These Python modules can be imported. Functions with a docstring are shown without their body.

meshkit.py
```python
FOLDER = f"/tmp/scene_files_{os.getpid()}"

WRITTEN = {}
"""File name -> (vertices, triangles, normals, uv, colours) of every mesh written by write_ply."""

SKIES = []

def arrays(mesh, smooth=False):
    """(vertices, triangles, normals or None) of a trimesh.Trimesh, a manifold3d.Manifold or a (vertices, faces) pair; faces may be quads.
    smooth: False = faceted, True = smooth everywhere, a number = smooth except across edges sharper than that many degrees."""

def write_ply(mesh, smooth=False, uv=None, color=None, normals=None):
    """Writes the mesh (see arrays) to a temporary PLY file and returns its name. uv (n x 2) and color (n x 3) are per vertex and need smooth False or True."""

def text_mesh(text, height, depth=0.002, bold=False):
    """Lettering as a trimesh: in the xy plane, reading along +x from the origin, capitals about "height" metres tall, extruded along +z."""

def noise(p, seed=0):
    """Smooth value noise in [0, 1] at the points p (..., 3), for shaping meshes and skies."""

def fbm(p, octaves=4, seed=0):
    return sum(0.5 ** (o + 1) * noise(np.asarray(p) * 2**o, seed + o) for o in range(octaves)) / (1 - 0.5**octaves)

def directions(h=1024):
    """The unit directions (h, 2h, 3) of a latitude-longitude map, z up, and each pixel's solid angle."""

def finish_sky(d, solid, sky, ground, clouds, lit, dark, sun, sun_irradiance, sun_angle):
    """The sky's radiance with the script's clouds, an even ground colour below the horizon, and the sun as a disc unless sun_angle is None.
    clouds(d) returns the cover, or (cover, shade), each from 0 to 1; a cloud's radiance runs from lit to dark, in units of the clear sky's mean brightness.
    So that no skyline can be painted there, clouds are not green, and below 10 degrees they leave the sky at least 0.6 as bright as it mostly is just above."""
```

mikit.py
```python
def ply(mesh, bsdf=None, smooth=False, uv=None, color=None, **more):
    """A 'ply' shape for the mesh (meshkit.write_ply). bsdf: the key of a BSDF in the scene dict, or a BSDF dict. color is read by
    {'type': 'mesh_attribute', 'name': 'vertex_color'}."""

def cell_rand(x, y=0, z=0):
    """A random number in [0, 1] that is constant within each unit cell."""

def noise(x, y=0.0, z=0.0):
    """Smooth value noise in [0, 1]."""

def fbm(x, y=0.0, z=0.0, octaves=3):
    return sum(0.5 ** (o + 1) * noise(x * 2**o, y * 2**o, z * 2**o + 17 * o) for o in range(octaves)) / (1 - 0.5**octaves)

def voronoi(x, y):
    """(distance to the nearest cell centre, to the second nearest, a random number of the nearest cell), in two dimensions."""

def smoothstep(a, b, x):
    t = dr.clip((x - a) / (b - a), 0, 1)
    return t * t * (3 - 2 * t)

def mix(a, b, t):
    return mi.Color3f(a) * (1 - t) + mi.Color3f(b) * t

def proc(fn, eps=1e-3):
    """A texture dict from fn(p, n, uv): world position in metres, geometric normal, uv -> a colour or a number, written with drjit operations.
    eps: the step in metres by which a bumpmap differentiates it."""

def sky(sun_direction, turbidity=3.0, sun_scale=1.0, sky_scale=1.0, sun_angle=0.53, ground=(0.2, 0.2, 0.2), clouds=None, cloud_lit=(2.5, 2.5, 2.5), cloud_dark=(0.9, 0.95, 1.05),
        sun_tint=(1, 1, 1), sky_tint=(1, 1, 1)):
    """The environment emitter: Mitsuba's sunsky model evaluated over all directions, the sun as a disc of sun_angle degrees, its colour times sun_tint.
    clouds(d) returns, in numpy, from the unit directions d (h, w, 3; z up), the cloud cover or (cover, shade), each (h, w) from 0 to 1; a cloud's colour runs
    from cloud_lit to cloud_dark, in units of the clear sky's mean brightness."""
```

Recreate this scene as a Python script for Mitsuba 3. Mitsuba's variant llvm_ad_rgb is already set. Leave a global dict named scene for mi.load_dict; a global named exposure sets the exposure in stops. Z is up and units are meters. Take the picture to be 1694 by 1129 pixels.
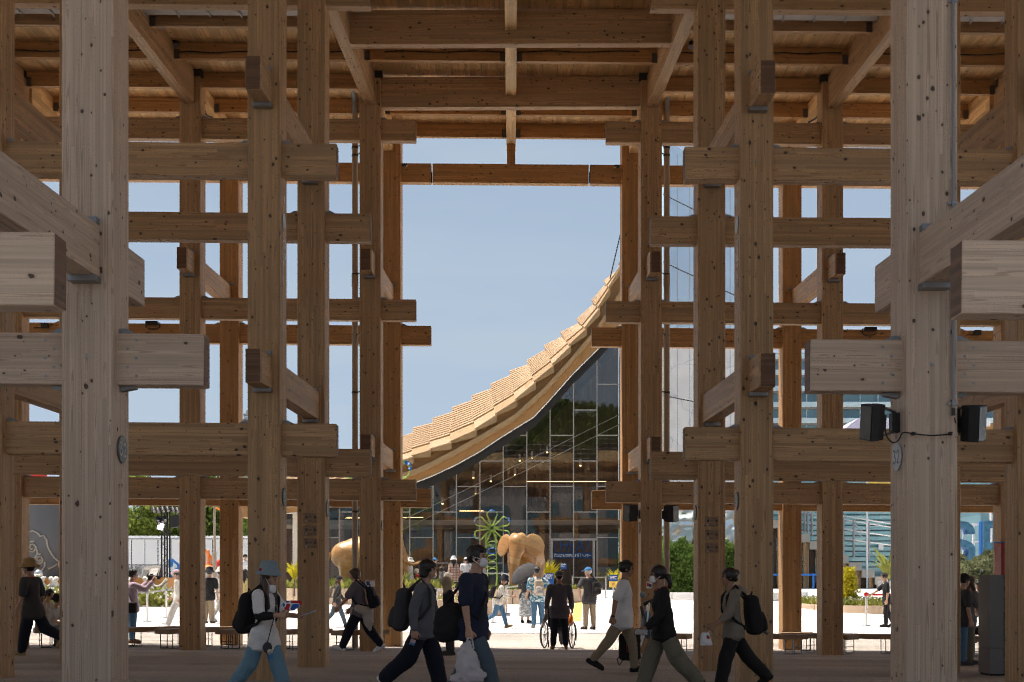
import math, random
import numpy as np
import trimesh
import manifold3d as m3
import drjit as dr
import mitsuba as mi
import mikit, meshkit
from mikit import noise, fbm, voronoi, cell_rand, smoothstep, mix, proc
from shapely.geometry import Polygon, LineString, Point
from shapely.ops import unary_union

T = mi.ScalarTransform4f
F = 2300.0            # focal length in pixels of the 1694 wide photograph
EYE = 1.47            # height of the camera
HOR = 962.0           # row of the horizon
scene, labels = {}, {}

# ---------------------------------------------------------------- camera, light, exposure
scene['camera'] = {
    'type': 'perspective', 'fov': math.degrees(2 * math.atan(847 / F)), 'fov_axis': 'x',
    'principal_point_offset_x': 0.0, 'principal_point_offset_y': -(HOR - 564.5) / 1129,
    'near_clip': 0.1, 'far_clip': 3000.0,
    'to_world': T().look_at(origin=[0, 0, EYE], target=[0, 1, EYE], up=[0, 0, 1])}
SUN = np.array([-0.34, 0.16, 1.0])


def clouds(d):
    p = np.stack([d[..., 0] / (d[..., 2] + 0.15) * 1.3 + 3, d[..., 1] / (d[..., 2] + 0.15) * 3.0, 0 * d[..., 0]], -1)
    a = meshkit.fbm(p * 1.7, 5, 3)
    wisp = np.clip((a - 0.42) * 2.2, 0, 1)
    return np.clip(0.56 + 0.20 * wisp + 0.20 * np.clip(1 - d[..., 2] * 3, 0, 1), 0, 1)


scene['sky'] = mikit.sky(SUN, turbidity=3.0, sun_scale=1.0, clouds=clouds, sun_tint=(0.97, 1.0, 1.07), sky_scale=0.54, cloud_lit=(1.75, 2.06, 2.36), ground=(0.22, 0.21, 0.2))
exposure = 2.45

# ---------------------------------------------------------------- helpers
RNG = random.Random(5)


def at(px, py, d):
    """The point of the place seen at pixel (px, py) of the photograph at depth d."""
    return np.array([(px - 847) * d / F, d, EYE + (HOR - py) * d / F])


def numbered(key):
    if key not in USED:
        USED.add(key)
        return key
    k = 1
    while f'{key}_{k:03d}' in USED:
        k += 1
    USED.add(f'{key}_{k:03d}')
    return f'{key}_{k:03d}'


USED = set()


def thing(name, label=None, cat=None, group=None, kind=None):
    key = numbered(name)
    labels[key] = {k: v for k, v in (('label', label), ('category', cat), ('group', group), ('kind', kind)) if v}
    return key


def add(key, mesh, mat, smooth=False, **kw):
    """One shape under exactly this key."""
    scene[key] = mikit.ply(mesh, mat, smooth=smooth, **kw)
    return key


def part(parent, name, mesh, mat, smooth=False, kind=None, label=None, **kw):
    key = numbered(parent + '__' + name)
    if kind or label:
        labels[key] = {k: v for k, v in (('kind', kind), ('label', label)) if v}
    return add(key, mesh, mat, smooth, **kw)


def cat(meshes):
    return trimesh.util.concatenate([m for m in meshes if m is not None])


def mesh_of(v, f):
    return trimesh.Trimesh(np.asarray(v, float), np.asarray(f), process=False)


def box(x0, x1, y0, y1, z0, z1):
    m = trimesh.creation.box((x1 - x0, y1 - y0, z1 - z0))
    m.apply_translation(((x0 + x1) / 2, (y0 + y1) / 2, (z0 + z1) / 2))
    return m


def rot(m, axis, deg, about=(0, 0, 0)):
    m = m.copy()
    m.apply_transform(trimesh.transformations.rotation_matrix(math.radians(deg), axis, about))
    return m


def move(m, x=0, y=0, z=0):
    m = m.copy()
    m.apply_translation((x, y, z))
    return m


def frame_of(t, up=(0, 0, 1)):
    t = np.asarray(t, float)
    t = t / np.linalg.norm(t)
    if abs(np.dot(t, up)) > 0.97:
        up = (0, 1, 0)
    s = np.cross(t, up)
    s /= np.linalg.norm(s)
    return t, s, np.cross(s, t)


def bar(p0, p1, w, h=None, c=0.0, up=(0, 0, 1)):
    """Box from p0 to p1, w wide, h high, with chamfer c: (mesh, uv in metres with u along the grain)."""
    h = h or w
    p0, p1 = np.asarray(p0, float), np.asarray(p1, float)
    L = np.linalg.norm(p1 - p0)
    t, s, n = frame_of(p1 - p0, up)
    H = np.array([L / 2, w / 2, h / 2])
    V, U, Fc = [], [], []
    off = RNG.random() * 90
    offv = RNG.random() * 40

    def face(pts, ax):
        b = len(V)
        for q in pts:
            V.append((p0 + p1) / 2 + t * q[0] + s * q[1] + n * q[2])
            if ax == 0:
                U.append((off + q[1] * 0.06, offv + q[2] + 7))
            elif ax == 1:
                U.append((off + q[0], offv + q[2] + 3))
            else:
                U.append((off + q[0], offv + q[1] + 11))
        for k in range(1, len(pts) - 1):
            Fc.append((b, b + k, b + k + 1))

    def poly(pts, ax):
        pts = [np.array(q, float) for q in pts]
        nn = np.cross(pts[1] - pts[0], pts[2] - pts[0])
        if np.dot(nn, sum(pts)) < 0:
            pts = pts[::-1]
        face(pts, ax)
    for ax in range(3):
        o = [k for k in range(3) if k != ax]
        for sg in (-1, 1):
            q = []
            for a, b in ((-1, -1), (1, -1), (1, 1), (-1, 1)):
                e = np.zeros(3)
                e[ax] = sg * H[ax]
                e[o[0]] = a * (H[o[0]] - c)
                e[o[1]] = b * (H[o[1]] - c)
                q.append(e)
            poly(q, ax)
    if c > 0:
        for ax in range(3):
            o = [k for k in range(3) if k != ax]
            for a in (-1, 1):
                for b in (-1, 1):
                    q = []
                    for e0, kk in ((-1, 0), (1, 0), (1, 1), (-1, 1)):
                        e = np.zeros(3)
                        e[ax] = e0 * (H[ax] - c)
                        e[o[0]] = a * (H[o[0]] - (c if kk else 0))
                        e[o[1]] = b * (H[o[1]] - (0 if kk else c))
                        q.append(e)
                    poly(q, o[0] if o[0] else 1)
        for a in (-1, 1):
            for b in (-1, 1):
                for d in (-1, 1):
                    sg = np.array([a, b, d])
                    q = []
                    for k in range(3):
                        e = sg * (H - c)
                        e[k] = sg[k] * H[k]
                        q.append(e)
                    poly(q, 1)
    return mesh_of(V, Fc), np.array(U)


def wood_part(parent, name, p0, p1, w, h, mat, c=0.006, up=(0, 0, 1), label=None):
    m, uv = bar(p0, p1, w, h, c, up)
    return part(parent, name, m, mat, uv=uv, label=label)


def rod(p0, p1, r, n=10, r1=None):
    return tube([p0, p1], [r, r1 if r1 is not None else r], n)


def tube(pts, rad, n=8, closed=False, caps=True):
    p = np.asarray(pts, float)
    rad = np.broadcast_to(rad, (len(p),))
    t = np.gradient(p, axis=0) if not closed else np.roll(p, -1, 0) - np.roll(p, 1, 0)
    t = t / (np.linalg.norm(t, axis=1, keepdims=True) + 1e-12)
    a = np.zeros_like(p)
    ref = np.array([0, 0, 1.0]) if abs(t[0][2]) < 0.9 else np.array([1.0, 0, 0])
    prev = np.cross(t[0], ref)
    for i in range(len(p)):
        prev = prev - t[i] * np.dot(prev, t[i])
        prev /= np.linalg.norm(prev) + 1e-12
        a[i] = prev
    b = np.cross(t, a)
    ang = np.arange(n) * 2 * np.pi / n
    v = p[:, None] + rad[:, None, None] * (np.cos(ang)[None, :, None] * a[:, None] + np.sin(ang)[None, :, None] * b[:, None])
    m = len(p)
    f = []
    for i in range(m if closed else m - 1):
        j = (i + 1) % m
        for k in range(n):
            l = (k + 1) % n
            f += [(i * n + k, i * n + l, j * n + l), (i * n + k, j * n + l, j * n + k)]
    v = v.reshape(-1, 3)
    if caps and not closed:
        v = np.vstack([v, p[:1], p[-1:]])
        c0, c1 = len(v) - 2, len(v) - 1
        for k in range(n):
            l = (k + 1) % n
            f += [(c0, l, k), (c1, (m - 1) * n + k, (m - 1) * n + l)]
    return mesh_of(v, f)


def prism(poly, y0, y1):
    """A shapely polygon drawn in x, z, extruded from y0 to y1."""
    geoms = getattr(poly, 'geoms', [poly])
    out = []
    for g in geoms:
        if g.area < 1e-8:
            continue
        m = trimesh.creation.extrude_polygon(g, y1 - y0, engine='earcut')
        v = m.vertices
        m = mesh_of(np.stack([v[:, 0], y1 - v[:, 2], v[:, 1]], 1), m.faces)
        out.append(m)
    return cat(out)


def lathe(profile, n=24):
    """Revolve (r, z) pairs about z."""
    pr = np.asarray(profile, float)
    ang = np.arange(n) * 2 * np.pi / n
    v = np.stack([pr[:, None, 0] * np.cos(ang), pr[:, None, 0] * np.sin(ang), np.broadcast_to(pr[:, None, 1], (len(pr), n))], -1).reshape(-1, 3)
    f = []
    for i in range(len(pr) - 1):
        for k in range(n):
            l = (k + 1) % n
            f += [(i * n + k, i * n + l, (i + 1) * n + l), (i * n + k, (i + 1) * n + l, (i + 1) * n + k)]
    return mesh_of(v, f)


def ball(c, r, sub=2):
    m = trimesh.creation.icosphere(subdivisions=sub)
    m.apply_scale(r if np.ndim(r) == 0 else list(r))
    m.apply_translation(c)
    return m


def ground_z(x, y):
    """Height of the ground: the ring's floor falls away from the camera and to the right, the square rises beyond it."""
    x, y = np.asarray(x, float), np.asarray(y, float)
    c = np.interp(y, [-60, 8, 31.5, 37.4, 42, 72, 90, 2000], [0.9, 1.167, 1.468, 1.40, 1.33, 0.47, 0.40, 0.40])
    fade = np.clip((40 - y) / 8, 0, 1)
    return EYE - c - 0.0085 * np.clip(x, -14, 14) * fade


# ---------------------------------------------------------------- materials
def rgb(r, g, b):
    return {'type': 'rgb', 'value': [float(r), float(g), float(b)]}


def plain(key, col, rough=0.6, spec=0.4, metal=0.0, **kw):
    scene[key] = {'type': 'twosided', 'bsdf': {'type': 'principled', 'base_color': rgb(*col) if not isinstance(col, dict) else col,
                                               'roughness': rough, 'specular': spec, 'metallic': metal, **kw}}
    return key


def wood_fn(base, dark, lam=0.038, knots=0.3, weather=0.0, seed=0, var=0.40):
    def fn(p, n, uv):
        u, v = mi.Float(uv.x), mi.Float(uv.y)
        L = dr.floor(v / lam)
        w = v / lam - L - 0.5
        ub = u / 2.3 + cell_rand(L, 3, seed) * 7
        B = dr.floor(ub)
        r = cell_rand(L, B, 1 + seed)
        r2 = cell_rand(L, B, 2 + seed)
        streak = noise(u * 2.5 + r * 50, v * 260, r2 * 9)
        broad = noise(u * 0.9 + r * 31, v * 60 + r2 * 17, 3)
        # cathedral figure in some boards
        ring = dr.sin(6.2832 * (w * w * (3 + 7 * r2) + 3.2 * noise(u * 1.5 + r * 71, w * 1.2, r2 * 30)))
        ring = smoothstep(0.35, 1.0, ring) * smoothstep(0.35, 0.7, r)
        kl, kd, kr = mi.Float(0), mi.Float(1), 0.55
        kc = dr.floor(u / kr + r2 * 3.1)
        ku = (kc + 0.2 + 0.6 * cell_rand(kc, L, 11 + seed) - r2 * 3.1) * kr
        kv = (L + 0.3 + 0.4 * cell_rand(kc, L, 12 + seed)) * lam
        q = cell_rand(kc, L, 13 + seed)
        rad = 0.0035 + 0.019 * q * q * q
        has = cell_rand(kc, L, 14 + seed) < knots * (0.25 + 1.9 * dr.square(noise(kc * 0.37 + 3, L * 0.6, seed)) + 0.5 * r2)
        dist = dr.sqrt(dr.square((u - ku) / 1.35) + dr.square(v - kv))
        wob = 0.75 + 0.5 * noise(u * 60, v * 60)
        knot = dr.select(has, 1 - smoothstep(0.75, 1.1, dist / (rad * wob)), 0.0)
        halo = dr.select(has, 1 - smoothstep(0.6, 2.6, dist / rad), 0.0)
        edge = smoothstep(0.46, 0.5, dr.abs(w)) * 0.10
        joint = dr.select(cell_rand(L, B, 8) > 0.5, 1 - smoothstep(0.0012, 0.0022, dr.abs(ub - B) * 2.3), 0.0) * smoothstep(0.0, 0.2, 0.5 - dr.abs(w))
        tone = (0.97 - var / 2) + var * r
        tone = tone * (1 - 0.20 * streak) * (1 - 0.17 * broad)
        c = mi.Color3f(*base) * tone
        c = mix(c, mi.Color3f(*dark) * tone, 0.62 * ring + 0.26 * halo + 0.25 * r2 * broad)
        if weather:
            lum = 0.50 * tone * (0.85 + 0.3 * streak)
            g = mi.Color3f(0.98, 0.93, 0.88) * lum
            patch = noise(u * 0.35 + 5, v * 2.0)
            c = mix(c, g, weather * (0.55 + 0.6 * patch))
        c = c * (1 - edge)
        c = mix(c, (0.05, 0.03, 0.02), dr.clip(0.92 * knot + 0.55 * joint, 0, 1))
        return c
    return proc(fn)


def wood(key, *a, rough=0.55, **k):
    scene[key] = {'type': 'twosided', 'bsdf': {'type': 'principled', 'base_color': wood_fn(*a, **k), 'roughness': rough, 'specular': 0.35}}


wood('glulam', (0.54, 0.345, 0.185), (0.28, 0.14, 0.06), knots=0.42)
wood('glulam_far', (0.55, 0.315, 0.135), (0.30, 0.14, 0.055), knots=0.42, seed=40)  # oranger copy of glulam, warm bounced light partly put into the colour
wood('glulam_pale', (0.68, 0.505, 0.365), (0.32, 0.17, 0.09), knots=0.36, weather=0.26, seed=80, var=0.17)
wood('ceiling_wood', (0.86, 0.59, 0.30), (0.50, 0.30, 0.14), lam=0.11, knots=0.22, seed=20)
wood('end_wood', (0.19, 0.105, 0.062), (0.10, 0.05, 0.03), lam=0.038, knots=0.0, seed=60)
wood('bench_wood', (0.42, 0.30, 0.19), (0.2, 0.12, 0.07), lam=0.1, knots=0.2, seed=30)
plain('steel', (0.30, 0.31, 0.33), 0.42, metal=0.85)
plain('bright_steel', (0.72, 0.72, 0.72), 0.3, metal=0.9)
plain('galvanised', (0.25, 0.27, 0.30), 0.5, metal=0.5)
plain('hanger_grey', (0.085, 0.075, 0.07), 0.6)
plain('gutter_paint', (0.36, 0.35, 0.34), 0.5)
plain('dark_gutter', (0.055, 0.05, 0.05), 0.5)
plain('black', (0.014, 0.014, 0.016), 0.55)
plain('black_gloss', (0.012, 0.012, 0.014), 0.25)
plain('dark_steel', (0.045, 0.042, 0.04), 0.45, metal=0.3)
plain('pipe_paint', (0.33, 0.265, 0.20), 0.5)
plain('white_print', (0.75, 0.76, 0.78), 0.6)
plain('sign_white', (0.8, 0.8, 0.8), 0.5)
plain('sign_blue', (0.015, 0.07, 0.26), 0.5)
plain('sign_yellow', (0.72, 0.50, 0.10), 0.5)
plain('plate_grey', (0.14, 0.145, 0.15), 0.35, metal=0.4)
plain('plate_pale', (0.40, 0.42, 0.44), 0.4)
plain('lens', (0.25, 0.25, 0.27), 0.12)
# ================================================================ the timber ring
RING = thing('timber_ring', 'huge open timber frame of crossing posts and beams carrying a plank ceiling', 'building')
ROWS = {'Z': 7.85, 'A': 11.22, 'B': 17.70, 'C': 21.09, 'D': 27.61, 'E': 30.56}     # front faces of the rows of posts
TILT = 0.0385
POSTS = {'Z': [-3.57, 3.53], 'A': [-3.43, 3.39], 'B': [-6.70, -3.16, 3.12, 6.64], 'C': [-6.66, -3.05, 3.03, 6.60],
         'D': [-9.95, -6.40, -2.82, 2.77, 6.37, 9.92], 'E': [-9.75, -6.22, -2.66, 2.63, 6.16, 9.65]}
W = 0.42
TOP = EYE + 10.1
fall = lambda x: -0.0085 * x
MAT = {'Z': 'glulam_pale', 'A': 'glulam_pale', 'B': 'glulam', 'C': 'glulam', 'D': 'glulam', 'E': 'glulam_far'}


def line_x(x, y):
    """Where the radial line through a post at x, depth 20, passes at depth y."""
    return x - math.copysign(TILT, x) * (y - 20)


POST = {}
for row, xs in POSTS.items():
    y = ROWS[row]
    for x in xs:
        zb = float(ground_z(x, y + W / 2)) - 0.02
        c = np.array([x - math.copysign(TILT, x) * W / 2, y + W / 2, zb])
        top = TOP + fall(x) if row in 'DE' else TOP + 0.3
        up = np.array([-math.copysign(TILT, x), 1, 0])
        m, uv = bar(c, c + [0, 0, top - zb], W, W, 0.012, up=up)
        # turned to the radial line
        POST[row, x] = part(RING, 'post', m, MAT[row], uv=uv)
        if row in 'D':
            part(POST[row, x], 'cap', box(c[0] - 0.23, c[0] + 0.23, y - 0.02, y + W + 0.02, top - 0.13, top + 0.02), 'dark_steel')

LEVEL = [1.575, 5.165, 8.75]
DROP = {'Z': -0.02, 'A': -0.003, 'B': 0, 'C': 0, 'D': 0.015, 'E': 0.03}
ENDX = {'Z': (-2.62, 2.575), 'A': (-2.51, 2.43), 'B': (-2.25, 2.215), 'C': (-2.16, 2.12), 'D': (-1.92, 1.88), 'E': (-1.79, 1.76)}


def beam_end(key, p, ax, sg, w, h, mat='end_wood'):
    """The darker end grain, 3 mm proud of the beam's end."""
    p = np.asarray(p, float)
    e = np.zeros(3)
    e[ax] = sg
    m, uv = bar(p, p + e * 0.003, w - 0.014, h - 0.014)
    part(key, 'end_grain', m, mat, uv=uv)


def cross_beam(row, x0, x1, lev, ends=()):
    y = ROWS[row] + W / 2
    z = EYE + LEVEL[lev] + DROP[row] + 0.21
    p0, p1 = np.array([x0, y, z + fall(x0)]), np.array([x1, y, z + fall(x1)])
    k = wood_part(RING, 'cross_beam', p0, p1, 0.21, 0.42, MAT[row])
    for e in ends:
        beam_end(k, p0 if e < 0 else p1, 0, e, 0.21, 0.42)
    return k


for row in 'ZABCDE':
    for lev in range(3):
        if row in 'ZA' and lev == 2 or row in 'B' and lev == 2:
            continue
        if row == 'C' and lev == 2:
            for s in (-1, 1):
                cross_beam(row, *sorted((s * 11.5, ENDX[row][0] if s < 0 else ENDX[row][1])), lev, ends=(-s,))
            continue
        if row == 'E' and lev == 2:
            continue
        for s in (-1, 1):
            e = ENDX[row][0] if s < 0 else ENDX[row][1]
            cross_beam(row, *sorted((s * 12.5, e)), lev, ends=(-s,))
# the high beam that closes the gate at the far row, in three lengths with open joints
xa, xb = -1.775, 1.715
cross_beam('E', -12.5, xa - 0.012, 2, ends=(1,))
lintel = cross_beam('E', xa + 0.022, xb - 0.022, 2)
cross_beam('E', xb + 0.012, 12.5, 2, ends=(-1,))
for x in (xa, xb):
    part(RING, 'joint_plate', box(x - 0.012, x + 0.012, 30.70, 30.73, EYE + 8.80, EYE + 9.03), 'black')


def depth_beam(x, y0, y1, lev, ends=()):
    z = EYE + lev + 0.21
    xa, xb = line_x(x, y0), line_x(x, y1)
    p0, p1 = np.array([xa, y0, z + fall(xa)]), np.array([xb, y1, z + fall(xb)])
    k = wood_part(RING, 'depth_beam', p0, p1, 0.21, 0.42, 'glulam_pale' if y0 < 14 else 'glulam')
    for e in ends:
        beam_end(k, p0 if e < 0 else p1, 1, e, 0.21, 0.42)
    return k


def line_at(row, x):
    return x + math.copysign(TILT, x) * (ROWS[row] - 20)


DB = []
for lev in (2.42, 6.03):
    for x in POSTS['A']:
        DB.append(depth_beam(line_at('A', x), 2.0, ROWS['A'], lev))
        depth_beam(line_at('A', x), ROWS['A'] + W, 12.42, lev, ends=(1,))
    for row, nxt, st in (('B', 'C', 0.57), ('D', 'E', 0.55)):
        for x in POSTS[row]:
            lx = line_at(row, x)
            depth_beam(lx, ROWS[row] - st, ROWS[row], lev, ends=(-1,))
            depth_beam(lx, ROWS[row] + W, ROWS[nxt], lev)
# steel seats and angles where beams meet the posts
seat = []
for row, lv in (('A', (2.42, 6.03)), ('B', (2.42, 6.03)), ('C', (2.42, 6.03)), ('D', (2.42, 6.03)), ('E', (2.42, 6.03))):
    for x in POSTS[row]:
        y = ROWS[row]
        for lev in lv:
            z = EYE + lev + fall(x)
            part(POST[row, x], 'bracket', box(x - 0.115, x + 0.115, y - 0.14, y - 0.002, z - 0.05, z - 0.003), 'steel')
            part(POST[row, x], 'bracket', box(x + (0.03 if x < 0 else -0.105), x + (0.105 if x < 0 else -0.03), y - 0.10, y - 0.002, z + 0.423, z + 0.47), 'galvanised')
for row in 'ABCDE':
    for x in POSTS[row]:
        y = ROWS[row] + W / 2
        for lev in range(2 if row in 'ABC' else 3):
            if row == 'E' and lev == 2:
                continue
            z = EYE + LEVEL[lev] + DROP[row] + fall(x)
            for s in (-1, 1):
                xx = x + s * (W / 2 + 0.012)
                v = [(xx, 0, 0), (xx + s * 0.13, 0, 0), (xx + s * 0.06, 0, 0.038), (xx, 0, 0.038)]
                pl = Polygon([(a, b + z + 0.424) for a, _, b in v])
                part(POST[row, x], 'bracket', prism(pl, y - 0.07, y + 0.07), 'galvanised')
            if row == 'A':
                for s in (-1, 1):
                    xx = x + s * (W / 2 + 0.012)
                    pl = Polygon([(xx, z - 0.004), (xx + s * 0.12, z - 0.004), (xx + s * 0.12, z - 0.022), (xx, z - 0.045)])
                    part(POST[row, x], 'bracket', prism(pl, y - 0.05, y + 0.05), 'galvanised')
# bolt heads on the front beams
for x in POSTS['A']:
    y = ROWS['A'] + W / 2 - 0.105
    z = EYE + LEVEL[0] + DROP['A'] + fall(x)
    bolts = []
    for s in (-1, 1):
        for k in range(5):
            xx = x + s * (W / 2 + (0.16 if k % 2 == 0 else 0.09))
            bolts.append(rod((xx, y - 0.005, z + 0.07 + 0.073 * k), (xx, y + 0.004, z + 0.07 + 0.073 * k), 0.0105, 10))
    part(POST['A', x], 'bolts', cat(bolts), 'steel', kind='stuff')
    part(POST['A', x], 'bolts', cat([rod((x, ROWS['A'] - 0.006, z + 0.21), (x, ROWS['A'] + 0.004, z + 0.21), 0.013, 10)]), 'steel', kind='stuff')
for row in 'BC':
    for x in POSTS[row]:
        y = ROWS[row]
        part(POST[row, x], 'bolts', cat([rod((x - 0.02, y - 0.006, EYE + q + fall(x)), (x - 0.02, y + 0.004, EYE + q + fall(x)), 0.011, 8) for q in (1.78, 5.37)]), 'steel', kind='stuff')
for x in POSTS['C']:        # rows of small bolt holes under the ceiling
    hs = []
    for zz in (8.52, 8.67, 9.05, 9.2):
        for dx in (-0.065, 0.065):
            hs.append(rod((x + dx, 21.088, EYE + zz - 0.6), (x + dx, 21.092, EYE + zz - 0.6), 0.011, 8))
    part(POST['C', x], 'bolt_hole', cat(hs), 'black', kind='stuff')

# ---------------------------------------------------------------- ceiling
GX = [-9.8, -6.42, -2.83, 2.79, 6.38, 9.75]
GIR = {}
for x in GX:
    for y0, y1 in ((5.6, ROWS['D']), (ROWS['D'] + W, ROWS['E']), (ROWS['E'] + W, 31.3)):
        p0 = np.array([line_x(x, y0) + math.copysign(0.29, x), y0, 0])
        p1 = np.array([line_x(x, y1) + math.copysign(0.29, x), y1, 0])
        for p in (p0, p1):
            p[2] = EYE + 9.43 + 0.325 + fall(p[0])
        k = wood_part(RING, 'girder', p0, p1, 0.21, 0.65, 'ceiling_wood' if y0 > 25 else 'glulam')
g0, g1 = np.array([-0.02, 5.6, EYE + 9.88]), np.array([-0.02, 24.44, EYE + 9.88])
wood_part(RING, 'girder', g0, g1, 0.21, 0.40, 'ceiling_wood')
wood_part(RING, 'girder', (-0.02, 24.70, EYE + 9.88), (-0.02, 27.72, EYE + 9.88), 0.21, 0.40, 'ceiling_wood')
wood_part(RING, 'girder', (-0.02, 27.93, EYE + 9.85), (-0.02, 31.2, EYE + 9.85), 0.21, 0.40, 'ceiling_wood')
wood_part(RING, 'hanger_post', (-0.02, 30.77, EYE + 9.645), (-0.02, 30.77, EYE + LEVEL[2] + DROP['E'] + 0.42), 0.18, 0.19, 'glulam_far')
# deep beams over the gate
lo, hi = -2.56, 2.52
for y in (24.46, 27.72):
    e = 0.27 if y < 26 else 0.03
    wood_part(RING, 'deep_beam', (lo - e - 0.02, y + 0.105, EYE + 9.77 - fall(lo - e)), (hi + e + 0.02, y + 0.105, EYE + 9.77 + fall(hi + e) + 0.02 - fall(0)), 0.21, 0.60, 'glulam')
for y in (7.2, 10.2, 13.2, 16.2, 18.2, 19.7, 21.3, 23.0, 24.66, 26.2, 27.74, 29.2, 30.7):
    segs = sorted([line_x(x, y) + math.copysign(0.29, x) for x in GX])
    for i, (a, b) in enumerate(zip(segs, segs[1:])):
        mid = i == 2
        if mid and y in (24.66, 27.74):
            continue
        if not mid and y == 27.74 and False:
            continue
        cuts = [(a + 0.105, b - 0.105)] if not mid else [(a + 0.105, -0.125), (0.085, b - 0.105)]
        for u, v in cuts:
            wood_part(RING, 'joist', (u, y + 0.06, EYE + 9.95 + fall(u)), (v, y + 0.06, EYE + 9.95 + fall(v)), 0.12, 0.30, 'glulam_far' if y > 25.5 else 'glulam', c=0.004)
            if y > 23:
                for xx, s in ((u, 1), (v, -1)):
                    part(RING, 'joist_hanger', box(min(xx, xx + s * 0.10), max(xx, xx + s * 0.10), y - 0.012, y - 0.002, EYE + 9.79 + fall(xx), EYE + 9.97 + fall(xx)), 'hanger_grey')
# ceiling boards, running with the girders
bw = 0.30
for k in range(74):
    x0 = -11.1 + k * bw
    xm = x0 + bw / 2
    ys = (15.0, 31.35)
    p0 = np.array([xm, ys[0], EYE + 10.135 + fall(xm) + RNG.uniform(-0.003, 0.003)])
    wood_part(RING, 'ceiling_board', p0, p0 + [0, ys[1] - ys[0], 0], bw - 0.006, 0.05, 'ceiling_wood', c=0.003)
part(RING, 'roof_deck', mesh_of(*(lambda b: (b.vertices - [0, 0, 0], b.faces))(box(-70, 70, 5.3, 31.4, EYE + 10.27, EYE + 10.75))), 'gutter_paint')
part(RING, 'soffit', box(-70, 70, 5.3, 14.98, EYE + 10.16, EYE + 10.2), 'ceiling_wood')
for s in (-1, 1):
    a, b = sorted((s * 11.2, s * 70))
    part(RING, 'soffit', box(a, b, 15.0, 31.35, EYE + 10.16, EYE + 10.2), 'ceiling_wood')
part(RING, 'edge_board', box(-70, 70, 31.41, 31.5, EYE + 10.05, EYE + 10.95), 'ceiling_wood')
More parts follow.
